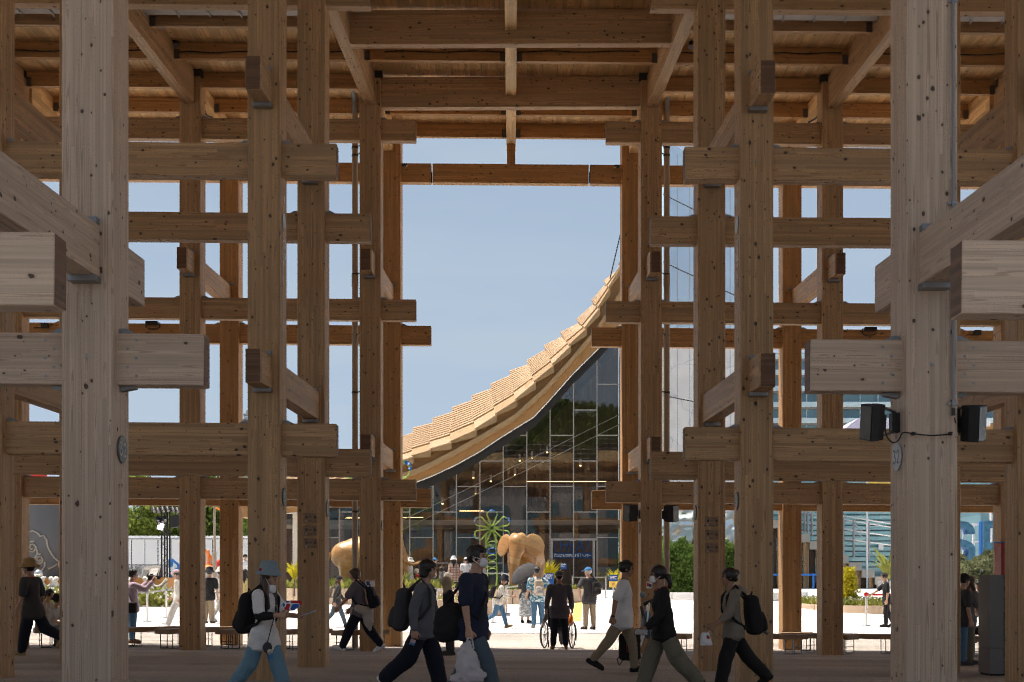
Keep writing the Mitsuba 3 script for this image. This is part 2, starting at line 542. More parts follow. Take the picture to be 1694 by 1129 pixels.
# metal gutter under the ceiling, with hooks
for s in (-1, 1):
    a, b = sorted((s * 3.25, s * 11.2))
    pr = Polygon([(0, 0), (0.26, 0), (0.26, 0.05), (0.24, 0.16), (0.0, 0.16)])
    gz = EYE + 9.90
    m = mesh_of(*(lambda q: (np.stack([q.vertices[:, 1], q.vertices[:, 0] + 24.18, q.vertices[:, 2] + gz], 1), q.faces[:, ::-1]))(prism(pr, a, b)))
    m.vertices[:, 2] += -0.0085 * m.vertices[:, 0]
    part(RING, 'gutter', m, 'gutter_paint')
    part(RING, 'gutter_lip', box(a, b, 24.13, 24.16, gz + 0.085 + (0.05 if s < 0 else -0.05), gz + 0.21 + (0.05 if s < 0 else -0.05)), 'dark_gutter')
    n = int((b - a) / 0.55)
    for i in range(n):
        x = a + 0.3 + i * 0.55
        part(RING, 'gutter_hook', tube([(x, 24.11, gz + 0.2 + fall(x)), (x, 24.11, gz + 0.02 + fall(x)), (x + 0.1, 24.3, gz - 0.02 + fall(x)), (x + 0.1, 24.45, gz - 0.03 + fall(x))], 0.013, 6), 'steel')

# number plates and wayfinding print on the posts
def oval(cx, cy, cz, ry, rz, side, th=0.012):
    """Flat oval plate on the side face of a post (side: +1 faces +x)."""
    a = np.arange(40) * 2 * np.pi / 40
    p = Polygon([(ry * math.cos(t), rz * math.sin(t)) for t in a])
    m = trimesh.creation.extrude_polygon(p, th, engine='earcut')
    v = m.vertices
    return mesh_of(np.stack([cx + side * v[:, 2], cy + v[:, 0] * side, cz + v[:, 1]], 1), m.faces)


def side_text(txt, h, x, y, z, side, turn=0, depth=0.003, bold=True):
    m = meshkit.text_mesh(txt, h, depth, bold)
    v = m.vertices.copy()
    v[:, 0] -= (v[:, 0].max() + v[:, 0].min()) / 2
    v[:, 1] -= h / 2
    if turn:
        v[:, :2] = np.stack([v[:, 1], -v[:, 0]], 1)
    return mesh_of(np.stack([x + side * v[:, 2], y + side * v[:, 0], z + v[:, 1]], 1), m.faces)


def glyph_strokes(strokes, size, width):
    return unary_union([LineString([(a * size, b * size) for a, b in s]).buffer(width / 2, cap_style=2) for s in strokes])


KATA = {'ta': [[(.35, 1), (.1, .6)], [(.3, .85), (.85, .85), (.6, .3), (.2, 0)], [(.35, .55), (.7, .4)]],
        'i': [[(.8, 1), (.5, .65), (.1, .45)], [(.55, .7), (.55, 0)]],
        'kan': [[(.3, 1), (.02, .7)], [(.3, 1), (.5, .8)], [(.12, .6), (.12, 0)], [(.12, .6), (.42, .6), (.42, .3), (.12, .3)], [(.12, .05), (.42, .12)],
                [(.55, .85), (1, .85)], [(.78, 1), (.78, .85)], [(.6, .7), (.95, .7), (.95, .4), (.6, .4), (.6, .7)], [(.6, .3), (.97, .3), (.97, 0), (.6, 0), (.6, .4)]],
        'shi': [[(.1, .95), (.32, .82)], [(.05, .65), (.27, .52)], [(.1, .05), (.45, .15), (.75, .42), (.95, .8)]],
        'a': [[(.08, .9), (.92, .9), (.75, .62), (.58, .5)], [(.5, .72), (.48, .4), (.35, .15), (.15, 0)]],
        'bar': [[(.05, .5), (.95, .5)]]}


def side_shape(poly, x, y, z, side, depth=0.003):
    out = []
    for g in getattr(poly, 'geoms', [poly]):
        m = trimesh.creation.extrude_polygon(g, depth, engine='earcut')
        v = m.vertices
        out.append(mesh_of(np.stack([x + side * v[:, 2], y + side * v[:, 0], z + v[:, 1]], 1), m.faces))
    return cat(out)


def side_of(row, x, yy):
    """x of the face towards the passage of a post at depth yy past its front."""
    s = 1 if x < 0 else -1
    return x + s * (W / 2 + 0.002) + s * TILT * yy * 1.0, s


from shapely import affinity
for row, x, yy, zt, zb, txt, mt, inkm in (('A', -3.43, 0.21, 721, 767, '32', 'plate_grey', 'gutter_paint'), ('A', 3.39, 0.21, 733, 780, '32', 'plate_pale', 'plate_grey'),
                                ('B', -3.16, 0.22, 808, 838, '31', 'plate_grey', 'gutter_paint'), ('B', 3.12, 0.22, 814, 845, '31', 'plate_grey', 'gutter_paint'),
                                ('C', -3.05, 0.2, 830, 856, '31', 'plate_grey', 'gutter_paint'), ('C', 3.03, 0.2, 836, 861, '31', 'plate_grey', 'gutter_paint'),
                                ('D', -2.82, 0.2, 861, 879, '30', 'plate_grey', 'gutter_paint'), ('D', 2.77, 0.2, 864, 883, '30', 'plate_grey', 'gutter_paint')):
    sx, s = side_of(row, x, yy)
    d = ROWS[row] + yy
    z0, z1 = EYE + (HOR - zb) * d / F, EYE + (HOR - zt) * d / F
    rz = (z1 - z0) / 2
    key = thing('number_plate', {('A', -3.43): 'dark oval plate reading 32 on the tall post at left', ('A', 3.39): 'pale oval plate reading 32 below the black loudspeaker cable'}.get((row, x),
                'small grey oval plate on the %s gateway posts, %s' % ('left' if x < 0 else 'right', {'A': '', 'B': 'nearest of three', 'C': 'second of three', 'D': 'farthest of three'}[row])), 'number plate', 'oval number plates on the posts')
    part(key, 'disc', oval(sx, d, (z0 + z1) / 2, 0.125, rz, s), mt)
    part(key, 'lettering', side_text(txt, 0.115, sx + s * 0.0125, d, (z0 + z1) / 2, s, bold=False, depth=0.0015), inkm)
for x, dz in ((-3.16, 0.0), (3.12, -0.035)):
    yy = 0.235
    sx, s = side_of('B', x, yy)
    d = ROWS['B'] + yy
    zz = lambda py: EYE + (HOR - py) * d / F + dz
    side_name = 'left' if x < 0 else 'right'
    key = thing('wayfinding_sign', 'white arrow, oval and lettering for the Thailand pavilion on the %s gateway post' % side_name, 'sign', 'pavilion signs on the gateway posts')
    ar = unary_union([LineString([(0, -0.05), (0, 0.07)]).buffer(0.011, cap_style=2), LineString([(-0.05, 0.02), (0, 0.075), (0.05, 0.02)]).buffer(0.011, cap_style=2)])
    part(key, 'arrow', side_shape(affinity.scale(ar, 1, 1.1), sx, d, zz(336), s), 'white_print')
    part(key, 'oval', oval(sx, d, zz(368), 0.125, 0.11, s, 0.003), 'plate_pale')
    part(key, 'lettering', side_text('Thailand Pavilion', 0.062, sx, d - 0.09, zz(430), s, turn=1), 'white_print')
    gl, off = [], 0
    for nm in ('ta', 'i', 'kan'):
        g = glyph_strokes(KATA[nm], 0.085, 0.011)
        g = affinity.rotate(g, -90, origin=(0, 0))
        gl.append(affinity.translate(g, 0, -off))
        off += 0.105
    part(key, 'lettering', side_shape(unary_union(gl), sx, d + 0.02, zz(391), s), 'white_print')
# ================================================================ the ground
def asphalt_fn(p, n, uv):
    g = noise(p.x * 55, p.y * 55)
    s = fbm(p.x * 0.6 + 3, p.y * 0.35, octaves=4)
    band = noise(p.x * 0.15 + 9, p.y * 1.6)
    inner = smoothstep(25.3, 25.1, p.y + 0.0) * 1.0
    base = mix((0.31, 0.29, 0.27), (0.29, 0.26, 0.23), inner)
    c = base * (0.62 + 0.40 * g + 0.40 * s) * (0.80 + 0.36 * band)
    return mix(c, (0.16, 0.15, 0.135), 0.5 * smoothstep(0.60, 0.78, fbm(p.x * 0.9, p.y * 0.5, 4.0)))


def paving_fn(p, n, uv):
    g = noise(p.x * 40, p.y * 40)
    s = fbm(p.x * 0.35, p.y * 0.35, octaves=4)
    t = cell_rand(p.x / 1.0 + 500, p.y / 1.0 + 500)
    jx, jy = p.x - dr.floor(p.x), p.y - dr.floor(p.y)
    j = dr.maximum(smoothstep(0.485, 0.495, dr.abs(jx - 0.5)), smoothstep(0.47, 0.49, dr.abs(jy - 0.5)))
    c = mi.Color3f(0.62, 0.612, 0.60) * (0.86 + 0.10 * g + 0.16 * s) * (0.93 + 0.14 * t)
    return mix(c, (0.30, 0.29, 0.27), 0.7 * j)


def tile_fn(p, n, uv):
    g = noise(p.x * 40, p.y * 40)
    s = fbm(p.x * 0.5, p.y * 0.5, octaves=4)
    return mi.Color3f(0.62, 0.612, 0.60) * (0.82 + 0.12 * g + 0.20 * s) * (0.92 + 0.16 * cell_rand(p.x + 500, p.y + 500))


for k, f in (('asphalt', asphalt_fn), ('paving', paving_fn), ('paving_tile', tile_fn)):
    plain(k, proc(f), 0.8, 0.25)
plain('shade_grey', (0.07, 0.07, 0.07), 0.9)  # dark tone standing in for the building's shade on the ground
plain('forecourt_grey', (0.23, 0.23, 0.23), 0.9)
plain('joint_grey', (0.16, 0.15, 0.14), 0.9)
plain('drain_brass', (0.30, 0.185, 0.07), 0.5, metal=0.4)
plain('tactile', (0.60, 0.40, 0.12), 0.7)


def sheet(xs, ys, dz=0.0):
    X, Y = np.meshgrid(xs, ys)
    V = np.stack([X, Y, ground_z(X, Y) + dz], -1).reshape(-1, 3)
    nx = len(xs)
    f = [(j * nx + i, j * nx + i + 1, (j + 1) * nx + i + 1, (j + 1) * nx + i) for j in range(len(ys) - 1) for i in range(nx - 1)]
    f = np.array(f)
    return mesh_of(V, np.vstack([f[:, [0, 1, 2]], f[:, [0, 2, 3]]]))


xs = [-900, -200, -60, -30, -14, -7, 0, 7, 14, 30, 60, 200, 900]
thing('asphalt_floor', kind='structure')
add('asphalt_floor', sheet(xs, [1.0, 8, 16, 24, 31.5, 34, 37.4]), 'asphalt')
thing('forecourt', kind='structure')
add('forecourt', sheet(xs, [-400, -60, -20, 1.0]), 'forecourt_grey')  # unseen ground, added and toned to bounce light onto the near posts
thing('ground', kind='structure')
add('ground', sheet(xs, [43.9, 50, 58, 66, 72, 80, 90, 160, 400, 1500]), 'paving')
thing('plaza', kind='structure')
add('plaza__bedding', sheet(xs, [37.4, 40, 42, 43.9], -0.006), 'joint_grey')
xt = np.arange(-22, 22)
for j in range(6):
    y0 = 37.42 + j * 1.08
    for i in xt:
        x0 = i * 1.0 + (0.5 if j % 2 else 0)
        a = 0.006
        q = np.array([(x0 + a, y0 + a), (x0 + 1 - a, y0 + a), (x0 + 1 - a, y0 + 1.08 - a), (x0 + a, y0 + 1.08 - a)])
        z = ground_z(q[:, 0], q[:, 1]) + RNG.uniform(0, 0.003)
        v = np.vstack([np.column_stack([q, z]), np.column_stack([q, z - 0.03])])
        f = [(0, 1, 2), (0, 2, 3)] + [t for k in range(4) for t in ((k, k + 4, (k + 1) % 4 + 4), (k, (k + 1) % 4 + 4, (k + 1) % 4))]
        part('plaza', 'tile', mesh_of(v, f), 'paving_tile')
for s in (-1, 1):
    a, b = sorted((s * 22.6, s * 900))
    part('plaza', 'outer_paving', sheet(np.linspace(a, b, 6), [37.42, 40, 42, 43.9], 0.001), 'paving')
# kerb line where the asphalt ends, and the narrow floor drain in the passage
thing('kerb', kind='structure')
add('kerb', sheet(np.linspace(-60, 60, 25), [37.33, 37.45], 0.008), 'joint_grey')
thing('floor_drain', kind='structure')
add('floor_drain', sheet(np.linspace(-40, 40, 21), [25.10, 25.17], 0.004), 'drain_brass')
tk = thing('tactile_paving', 'yellow tactile strip leading across the pale paving to the glass hall', 'tactile paving')
for i in range(32):
    t0 = i / 32
    y0 = 43.95 + 27 * t0
    x0 = 2.03 + 1.45 * t0
    q = np.array([(x0 - 0.16, y0 + 0.01), (x0 + 0.16, y0 + 0.01), (x0 + 0.20, y0 + 0.83), (x0 - 0.12, y0 + 0.83)])
    m = []
    for k in range(-1, 4):
        a, b = (0, 1) if k < 0 else (0.08 + 0.23 * k, 0.20 + 0.23 * k)
        zt = 0.006 if k < 0 else 0.011
        qq = np.array([q[0] + (q[1] - q[0]) * a, q[0] + (q[1] - q[0]) * b, q[3] + (q[2] - q[3]) * b, q[3] + (q[2] - q[3]) * a])
        z = ground_z(qq[:, 0], qq[:, 1]) + zt
        v = np.vstack([np.column_stack([qq, z]), np.column_stack([qq, z - 0.02])])
        m.append(mesh_of(v, [(0, 1, 2), (0, 2, 3)] + [t for kk in range(4) for t in ((kk, kk + 4, (kk + 1) % 4 + 4), (kk, (kk + 1) % 4 + 4, (kk + 1) % 4))]))
    part(tk, 'tile', cat(m), 'tactile')
# ================================================================ the glass hall with the sweeping shingled roof
plain('hall_frame', (0.25, 0.235, 0.215), 0.5)
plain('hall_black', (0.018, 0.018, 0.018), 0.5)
plain('roof_tan', (0.33, 0.215, 0.105), 0.5)
plain('roof_tan_b', (0.30, 0.19, 0.085), 0.5)
plain('roof_slat', (0.39, 0.265, 0.15), 0.5)
plain('fascia_tan', (0.33, 0.175, 0.06), 0.45)
plain('fascia_edge', (0.75, 0.73, 0.68), 0.4)
plain('cream_wall', (0.62, 0.57, 0.48), 0.7)
plain('hall_floor', (0.16, 0.14, 0.12), 0.5)
plain('reveal_blue', (0.012, 0.045, 0.14), 0.6)
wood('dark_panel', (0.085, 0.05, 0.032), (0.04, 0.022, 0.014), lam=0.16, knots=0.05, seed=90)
scene['pane_glass'] = {'type': 'thindielectric', 'int_ior': 1.68, 'ext_ior': 1.0}
scene['glow'] = {'type': 'area', 'radiance': rgb(5.0, 3.2, 1.5)}
glow = {'type': 'area', 'radiance': rgb(0.6, 0.36, 0.14)}
del scene['glow']

HALL = thing('glass_hall', 'dark glass hall under a sweeping tan roof of stepped slatted panels', 'building')
DG = 75.0


def flat(points, d):
    """Pixel outline at depth d as (x, z) pairs."""
    return [(at(px, py, d)[0], at(px, py, d)[2]) for px, py in points]


LOW = [(440, 853), (490, 848), (540, 840), (600, 823), (640, 810), (690, 797), (716, 787), (754, 769), (792, 748), (829, 723.4), (883, 689.8), (908, 663), (947, 619), (987.5, 579), (1026, 536.6), (1042, 515)]
UPP = [(440, 838), (490, 833), (540, 823), (600, 806), (640, 794), (690, 778), (716, 766), (754, 746), (800, 720), (850, 690), (900, 645), (945, 595), (985, 548), (1026, 485), (1042, 458)]
lowx, lowy = np.array(LOW).T
zb0 = EYE - 0.46
fd = 74.2
part(HALL, 'fascia', prism(Polygon(flat(UPP + LOW[::-1], fd)), fd, fd + 0.5), 'fascia_tan')
inner = [(px + 2, py - 14 + 0 * px) for px, py in LOW]
part(HALL, 'fascia_cap', prism(Polygon(flat([(a, b - 2.0) for a, b in UPP] + [(a, b + 7.5) for a, b in UPP[::-1]], fd)), fd - 0.22, fd - 0.002), 'roof_tan')
part(HALL, 'edge_trim', prism(Polygon(flat(LOW + [(a + 0.4, b + 1.1) for a, b in LOW[::-1]], fd)), fd - 0.03, fd + 0.2), 'fascia_edge')  # near-white strip painting a thin highlight along the fascia's lower edge
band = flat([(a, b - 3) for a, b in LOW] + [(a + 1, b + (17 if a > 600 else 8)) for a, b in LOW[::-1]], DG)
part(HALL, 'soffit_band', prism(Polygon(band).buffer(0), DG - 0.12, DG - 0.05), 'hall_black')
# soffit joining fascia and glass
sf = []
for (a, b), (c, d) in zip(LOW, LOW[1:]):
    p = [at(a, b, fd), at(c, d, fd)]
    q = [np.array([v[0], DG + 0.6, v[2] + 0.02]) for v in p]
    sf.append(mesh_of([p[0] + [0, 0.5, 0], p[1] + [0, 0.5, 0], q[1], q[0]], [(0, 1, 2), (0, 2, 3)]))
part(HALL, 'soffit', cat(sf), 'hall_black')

# stepped roof panels, each with its own slats
bx = [455, 486, 518, 551, 585, 618, 651, 683.9, 717, 749, 781, 813, 844, 873, 901.6, 928.6, 956, 980.7, 1001, 1026, 1046]
bt = [792, 786, 779, 770, 761, 746, 731, 712, 695.8, 678, 658.8, 639.3, 617.4, 599.9, 575.3, 553.4, 531.6, 500, 467.6, 440, 400]
fx = [455, 486, 519, 552, 587, 621, 652, 684, 713, 747, 788.5, 822, 855.5, 886.5, 916.8, 944.7, 970.6, 993, 1010, 1030, 1048]
fy = [829, 823, 816, 807, 796, 783, 770, 757, 746, 733.5, 712.6, 688, 663.5, 634, 605.6, 573.6, 545, 511, 478, 440, 405]
for i in range(len(bx) - 1):
    B0 = at(bx[i], bt[i], 83)
    B1 = at(bx[i + 1] + 1.5, bt[i + 1] + (7.5 if bx[i] > 640 else 4), 83)
    F1 = at(fx[i + 1], fy[i + 1], 73.9)
    F0 = at(fx[i] - 3, fy[i] - 1.5, 74.05)
    n = np.cross(B1 - B0, F0 - B0)
    n = -n / np.linalg.norm(n) * np.sign(-n[2])
    th = n * 0.34
    dn = np.array([0, 0, -0.36])
    V = [B0, B1, F1, F0, B0 + dn, B1 + dn, F1 + dn * 0.95, F0 + dn * 0.3]
    f = [(0, 2, 1), (0, 3, 2), (4, 5, 6), (4, 6, 7), (0, 1, 5), (0, 5, 4), (1, 2, 6), (1, 6, 5), (2, 3, 7), (2, 7, 6), (3, 0, 4), (3, 4, 7)]
    pk = part(HALL, 'roof_panel', mesh_of(V, f), 'roof_tan_b' if i % 2 else 'roof_tan')
    # smooth front flashing
    a0, a1 = F0 + (B0 - F0) * 0.22, F1 + (B1 - F1) * 0.22
    up = n * 0.05
    V2 = [F0 + up, F1 + up, a1 + up, a0 + up, F0 - up * 0.1, F1 - up * 0.1, a1 - up * 0.1, a0 - up * 0.1]
    part(pk, 'flashing', mesh_of(V2, [(0, 1, 2), (0, 2, 3), (4, 6, 5), (4, 7, 6), (0, 4, 5), (0, 5, 1), (1, 5, 6), (1, 6, 2), (2, 6, 7), (2, 7, 3), (3, 7, 4), (3, 4, 0)]), 'roof_tan' if i % 2 else 'roof_slat')
    sl = []
    ns = 11
    for k in range(ns):
        t = 0.25 + 0.74 * k / (ns - 1)
        p, q = F0 + (B0 - F0) * t + n * 0.05, F1 + (B1 - F1) * t + n * 0.05
        m, _ = bar(p, q, 0.40, 0.16, 0.0, up=n)
        sl.append(m)
    part(pk, 'slats', cat(sl), 'roof_slat', kind='stuff')
vb = [(a, b - 4) for a, b in zip(fx, fy)] + [(a, b - 1) for a, b in UPP[::-1]]
part(HALL, 'verge_board', prism(Polygon(flat(vb, 74.4)).buffer(0), 74.4, 74.6), 'fascia_tan')
part(HALL, 'cable', rod(at(1009, 462, 76), at(1040, 330, 76), 0.035, 6), 'dark_steel')

# glazing bars and panes
MX = [523.0 + 38.7 * k for k in range(14)]
GBOT = 975
clip = Polygon([(440, 1000)] + [(a, b + 4) for a, b in LOW] + [(1042, 1000)])


def px_prism(poly, d0, d1, d):
    def conv(ring):
        return [(at(a, b, d)[0], at(a, b, d)[2]) for a, b in ring.coords]
    gs = [Polygon(conv(g.exterior)) for g in getattr(poly, 'geoms', [poly]) if g.area > 0.5]
    return prism(unary_union(gs), d0, d1) if gs else None


tilt = random.Random(11)
from shapely.geometry import box as sbox
for k, x in enumerate(MX):
    g = sbox(x - 0.9, 400, x + 0.9, GBOT).intersection(clip)
    m = px_prism(g, DG - 0.10, DG + 0.06, DG)
    if m is not None:
        part(HALL, 'mullion', m, 'hall_frame')
    if k == len(MX) - 1:
        break
    par = k % 2
    rows = [y for y in np.arange(805.5 - 84.4 * 3 + (42.2 if par else 0) - 84.4, 1000, 84.4) if y < 935]
    if k in (10, 11):
        rows = [y for y in rows if y < 880] + [893.5]
    rows = [r for r in rows if r > 480]
    edges = [440] + rows + [GBOT]
    for y in rows:
        g = sbox(x + 0.9, y - 0.8, MX[k + 1] - 0.9, y + 0.8).intersection(clip)
        if not g.is_empty and g.area > 1:
            m = px_prism(g, DG - 0.09, DG + 0.05, DG)
            if m is not None:
                part(HALL, 'transom', m, 'hall_frame')
    for a, b in zip(edges, edges[1:]):
        if k in (10, 11) and a > 890:
            continue
        g = sbox(x + 0.9, a + 0.8, MX[k + 1] - 0.9, b - 0.8).intersection(clip)
        if g.is_empty or g.area < 20:
            continue
        g = max(getattr(g, 'geoms', [g]), key=lambda q: q.area)
        pts = np.array([at(u, v, DG) for u, v in g.exterior.coords[:-1]])
        c = pts.mean(0)
        rx, rz = tilt.gauss(0, 0.0032), tilt.gauss(0, 0.0032)
        pts[:, 1] += (pts[:, 0] - c[0]) * rx + (pts[:, 2] - c[2]) * rz
        # slightly bulged panes: a centre fan
        nrm = c + [0, tilt.gauss(0, 0.0025), 0]
        V = np.vstack([pts, nrm])
        f = [(j, (j + 1) % len(pts), len(pts)) for j in range(len(pts))]
        part(HALL, 'pane', mesh_of(V, f), 'pane_glass', smooth=True)
# door opening with its frame and the theatre wall behind it
dx0, dx1 = at(911.5, 0, DG)[0], at(987.5, 0, DG)[0]
ztop = at(0, 894, DG)[2]
for a, b in ((911.5, 914.5), (980.5, 984)):
    part(HALL, 'door_jamb', box(at(a, 0, DG)[0], at(b, 0, DG)[0], DG - 0.15, DG + 0.3, zb0, ztop - 0.03), 'hall_frame')
part(HALL, 'door_head', box(dx0, dx1, DG - 0.15, DG + 0.3, ztop - 0.02, ztop + 0.08), 'hall_frame')
part(HALL, 'door_sensor', box(at(942, 0, DG)[0], at(952, 0, DG)[0], DG - 0.22, DG - 0.152, ztop - 0.06, ztop + 0.03), 'hall_frame')
wall_m, wall_uv = bar(((dx0 + dx1) / 2, 76.6, zb0), ((dx0 + dx1) / 2, 76.6, ztop + 0.4), dx1 - dx0 + 1.4, 0.1, up=(0, 1, 0))
part(HALL, 'theatre_wall', wall_m, 'dark_panel', uv=wall_uv)
tm = meshkit.text_mesh('THEATRE', 0.62, 0.03, True)
v = tm.vertices
x_left = at(913, 0, 76.5)[0]
sc = (at(1004, 0, 76.5)[0] - x_left) / (v[:, 0].max() - v[:, 0].min())
# only the letters that show in the doorway: the rest stands behind the jamb
tm2 = (mesh_of(np.stack([x_left + (v[:, 0] - v[:, 0].min()) * sc, 76.545 - v[:, 2], at(0, 912, 76.5)[2] + v[:, 1] * 1.0], 1), tm.faces))
x_cut = at(982.5, 0, 76.5)[0]
part(HALL, 'lettering', trimesh.intersections.slice_mesh_plane(tm2, (-1, 0, 0), (x_cut, 0, 0)), 'reveal_blue')
z0, z1 = at(0, 924.5, 76.5)[2], at(0, 914.5, 76.5)[2]
part(HALL, 'sign_band', box(at(914, 0, 76.5)[0], at(982.5, 0, 76.5)[0], 76.50, 76.54, z0, z1), 'reveal_blue')
thai = {  # simple strokes in the manner of the Thai letters on the sign
    'h': [[(0, .75), (.15, .9), (.15, 0)], [(.15, .45), (.6, .9), (.75, .8), (.5, .6)], [(.6, .55), (.75, 0)]],
    'tone': [[(.2, 1.15), (.35, 1.25), (.5, 1.12)]],
    'o': [[(.1, .3), (.1, 0), (.7, 0), (.7, .85), (.2, .9), (.05, .75)]],
    'ng': [[(.45, .9), (.6, .8), (.45, 0), (.05, .5)]],
    'ch': [[(.1, .9), (.3, .75), (.3, 0), (.75, 0), (.75, .9)], [(.75, .6), (.95, .85)]],
    'aa': [[(.05, .75), (.3, .9), (.5, .75), (.5, 0)]],
    'y': [[(.1, .9), (.25, .75), (.1, .45), (.1, 0), (.7, 0), (.7, .9)]],
    'ph': [[(.1, .1), (.25, 0), (.25, .9), (.7, .9), (.7, 0)]],
    'n': [[(.1, .85), (.25, .9), (.25, 0)], [(.25, .1), (.7, .1), (.8, .9)]],
    't': [[(.1, .0), (.1, .9), (.4, .7), (.7, .9), (.7, 0)]],
    'r': [[(.1, .3), (.35, .2), (.35, .85), (.05, .85), (.5, .95)]]}
gl, off = [], 0.0
for nm in ('h', 'o', 'ng', 'ch', 'aa', 'y', 'ph', 'aa', 'h', 'y', 'n', 't', 'r'):
    gl.append(affinity.translate(glyph_strokes(thai[nm], 0.165, 0.022), off, 0))
    if nm == 'h' and off == 0 or nm == 'r':
        gl.append(affinity.translate(glyph_strokes(thai['tone'], 0.165, 0.02), off, 0))
    off += 0.092 if nm in ('aa', 'ng', 'r') else 0.135
k1 = off
gl.append(sbox(off + 0.07, -0.03, off + 0.09, 0.2))
off += 0.2
for nm in ('shi', 'a', 'ta', 'bar'):
    gl.append(affinity.translate(glyph_strokes(KATA[nm], 0.14, 0.018), off, 0))
    off += 0.15
txt = affinity.scale(unary_union(gl), 2.06 / off, 1.0, origin=(0, 0))
mt = prism(affinity.translate(txt, at(916.5, 0, 76.5)[0], (z0 + z1) / 2 - 0.08), 76.485, 76.498)
part(HALL, 'lettering', mt, 'white_print')
# interior: back wall, floors, lights, stair
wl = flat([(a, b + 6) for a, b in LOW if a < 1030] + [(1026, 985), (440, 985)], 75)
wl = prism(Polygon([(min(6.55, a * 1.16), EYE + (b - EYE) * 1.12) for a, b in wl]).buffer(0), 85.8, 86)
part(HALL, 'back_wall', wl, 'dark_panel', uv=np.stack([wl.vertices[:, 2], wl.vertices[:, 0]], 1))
part(HALL, 'side_wall', box(6.6, 6.8, 75.3, 86, zb0, 17.5), 'cream_wall')
part(HALL, 'interior_floor', box(-14, 6.5, 75.2, 86, zb0 - 0.1, zb0 + 0.02), 'hall_floor')
part(HALL, 'upper_floor', box(-14, 6.5, 79.5, 86, EYE + 3.2, EYE + 3.5), 'hall_floor')
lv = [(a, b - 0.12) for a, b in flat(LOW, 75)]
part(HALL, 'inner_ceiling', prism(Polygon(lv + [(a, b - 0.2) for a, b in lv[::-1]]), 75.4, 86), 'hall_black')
for a, b, z in ((870, 1030, 797.5), (640, 700, 857), (523, 600, 857.5), (760, 800, 846)):
    x0, x1 = at(a, 0, 82)[0], at(b, 0, 82)[0]
    zz = at(0, z, 82)[2]
    part(HALL, 'light_strip', box(x0, x1, 81.9, 82.0, zz - 0.02, zz + 0.02), 'white_print')
    scene[list(scene)[-1]]['emitter'] = glow
for px, py in ((852, 785), (732, 833), (787, 817), (905, 748), (783, 790), (860, 762), (960, 770), (812, 796), (880, 757)):
    p = at(px, py, 80.5)
    key = part(HALL, 'pendant_lamp', rod(p, p + [0, 0, 0.35], 0.07, 10), 'hall_frame')
    k2 = part(key, 'bulb', rod(p - [0, 0, 0.07], p - [0, 0, 0.005], 0.06, 10), 'white_print')
    scene[k2]['emitter'] = glow
st = [at(660, 880, 78.5), at(905, 762, 78.5), at(1030, 700, 78.5)]
for dz in (0.0, 0.55):
    part(HALL, 'stair_rail', tube([p + [0, 0, dz] for p in st], 0.03, 6), 'hall_frame')
part(HALL, 'entrance_step', box(at(905, 0, DG)[0], at(1000, 0, DG)[0], 73.3, 75.2, zb0 - 0.2, zb0 + 0.01), 'cream_wall')
# cream side wing at the far left of the glazing
cw = [(484, 848), (497, 846), (515, 842), (521, 842), (521, 975), (484, 975)]
part(HALL, 'wing_wall', prism(Polygon(flat(cw, 74.8)), 74.8, 76.0), 'cream_wall')
part(HALL, 'wing_post', box(at(514, 0, 74.6)[0], at(520, 0, 74.6)[0], 74.3, 74.78, zb0, at(0, 846, 74.6)[2]), 'cream_wall')
part(HALL, 'wing_eave', prism(Polygon(flat([(400, 836), (455, 838), (455, 851), (400, 857)], 73.6)), 73.6, 75.5), 'fascia_tan')
# ================================================================ wooden elephants, ribbon sculptures
def carve_fn(p, n, uv):
    k = p.z * 1.3 + 0.55 * noise(p.x * 1.1 + 7, p.y * 1.1, p.z * 0.7) + 0.5 * p.x
    band = cell_rand(k * 2.2 + 300)
    line = smoothstep(0.46, 0.5, dr.abs(k * 2.2 - dr.floor(k * 2.2) - 0.5))
    g = noise(p.x * 6, p.y * 6, p.z * 40)
    c = mix((0.36, 0.175, 0.055), (0.46, 0.265, 0.105), band) * (0.86 + 0.26 * g)
    return mix(c, (0.20, 0.10, 0.04), 0.45 * line)


plain('carved_wood', proc(carve_fn), 0.38, 0.45)
plain('ribbon_green', (0.19, 0.27, 0.045), 0.45)
plain('ribbon_blue', (0.02, 0.12, 0.42), 0.45)


def sph(p, r):
    return m3.Manifold.sphere(float(r), 14).translate([float(c) for c in p])


def chain(pts):
    """Manifold from [(point, radius), ...], each neighbouring pair hulled."""
    s = [sph(p, r) for p, r in pts]
    if len(s) == 1:
        return s[0]
    return m3.Manifold.batch_boolean([m3.Manifold.batch_hull([a, b]) for a, b in zip(s, s[1:])], m3.OpType.Add)


def ell(c, r, R=None):
    m = m3.Manifold.sphere(1.0, 20).scale([float(v) for v in r])
    if R is not None:
        m = m.rotate(R)
    return m.translate([float(v) for v in c])


def finish(man, edge, rounds=6, lam=0.5):
    man = man.refine_to_length(edge)
    q = man.to_mesh()
    t = trimesh.Trimesh(np.array(q.vert_properties[:, :3], float), np.array(q.tri_verts), process=True)
    if rounds:
        trimesh.smoothing.filter_taubin(t, lamb=lam, nu=-0.52 * lam / 0.5, iterations=rounds)
    return t


def union(ms):
    return m3.Manifold.batch_boolean(list(ms), m3.OpType.Add)


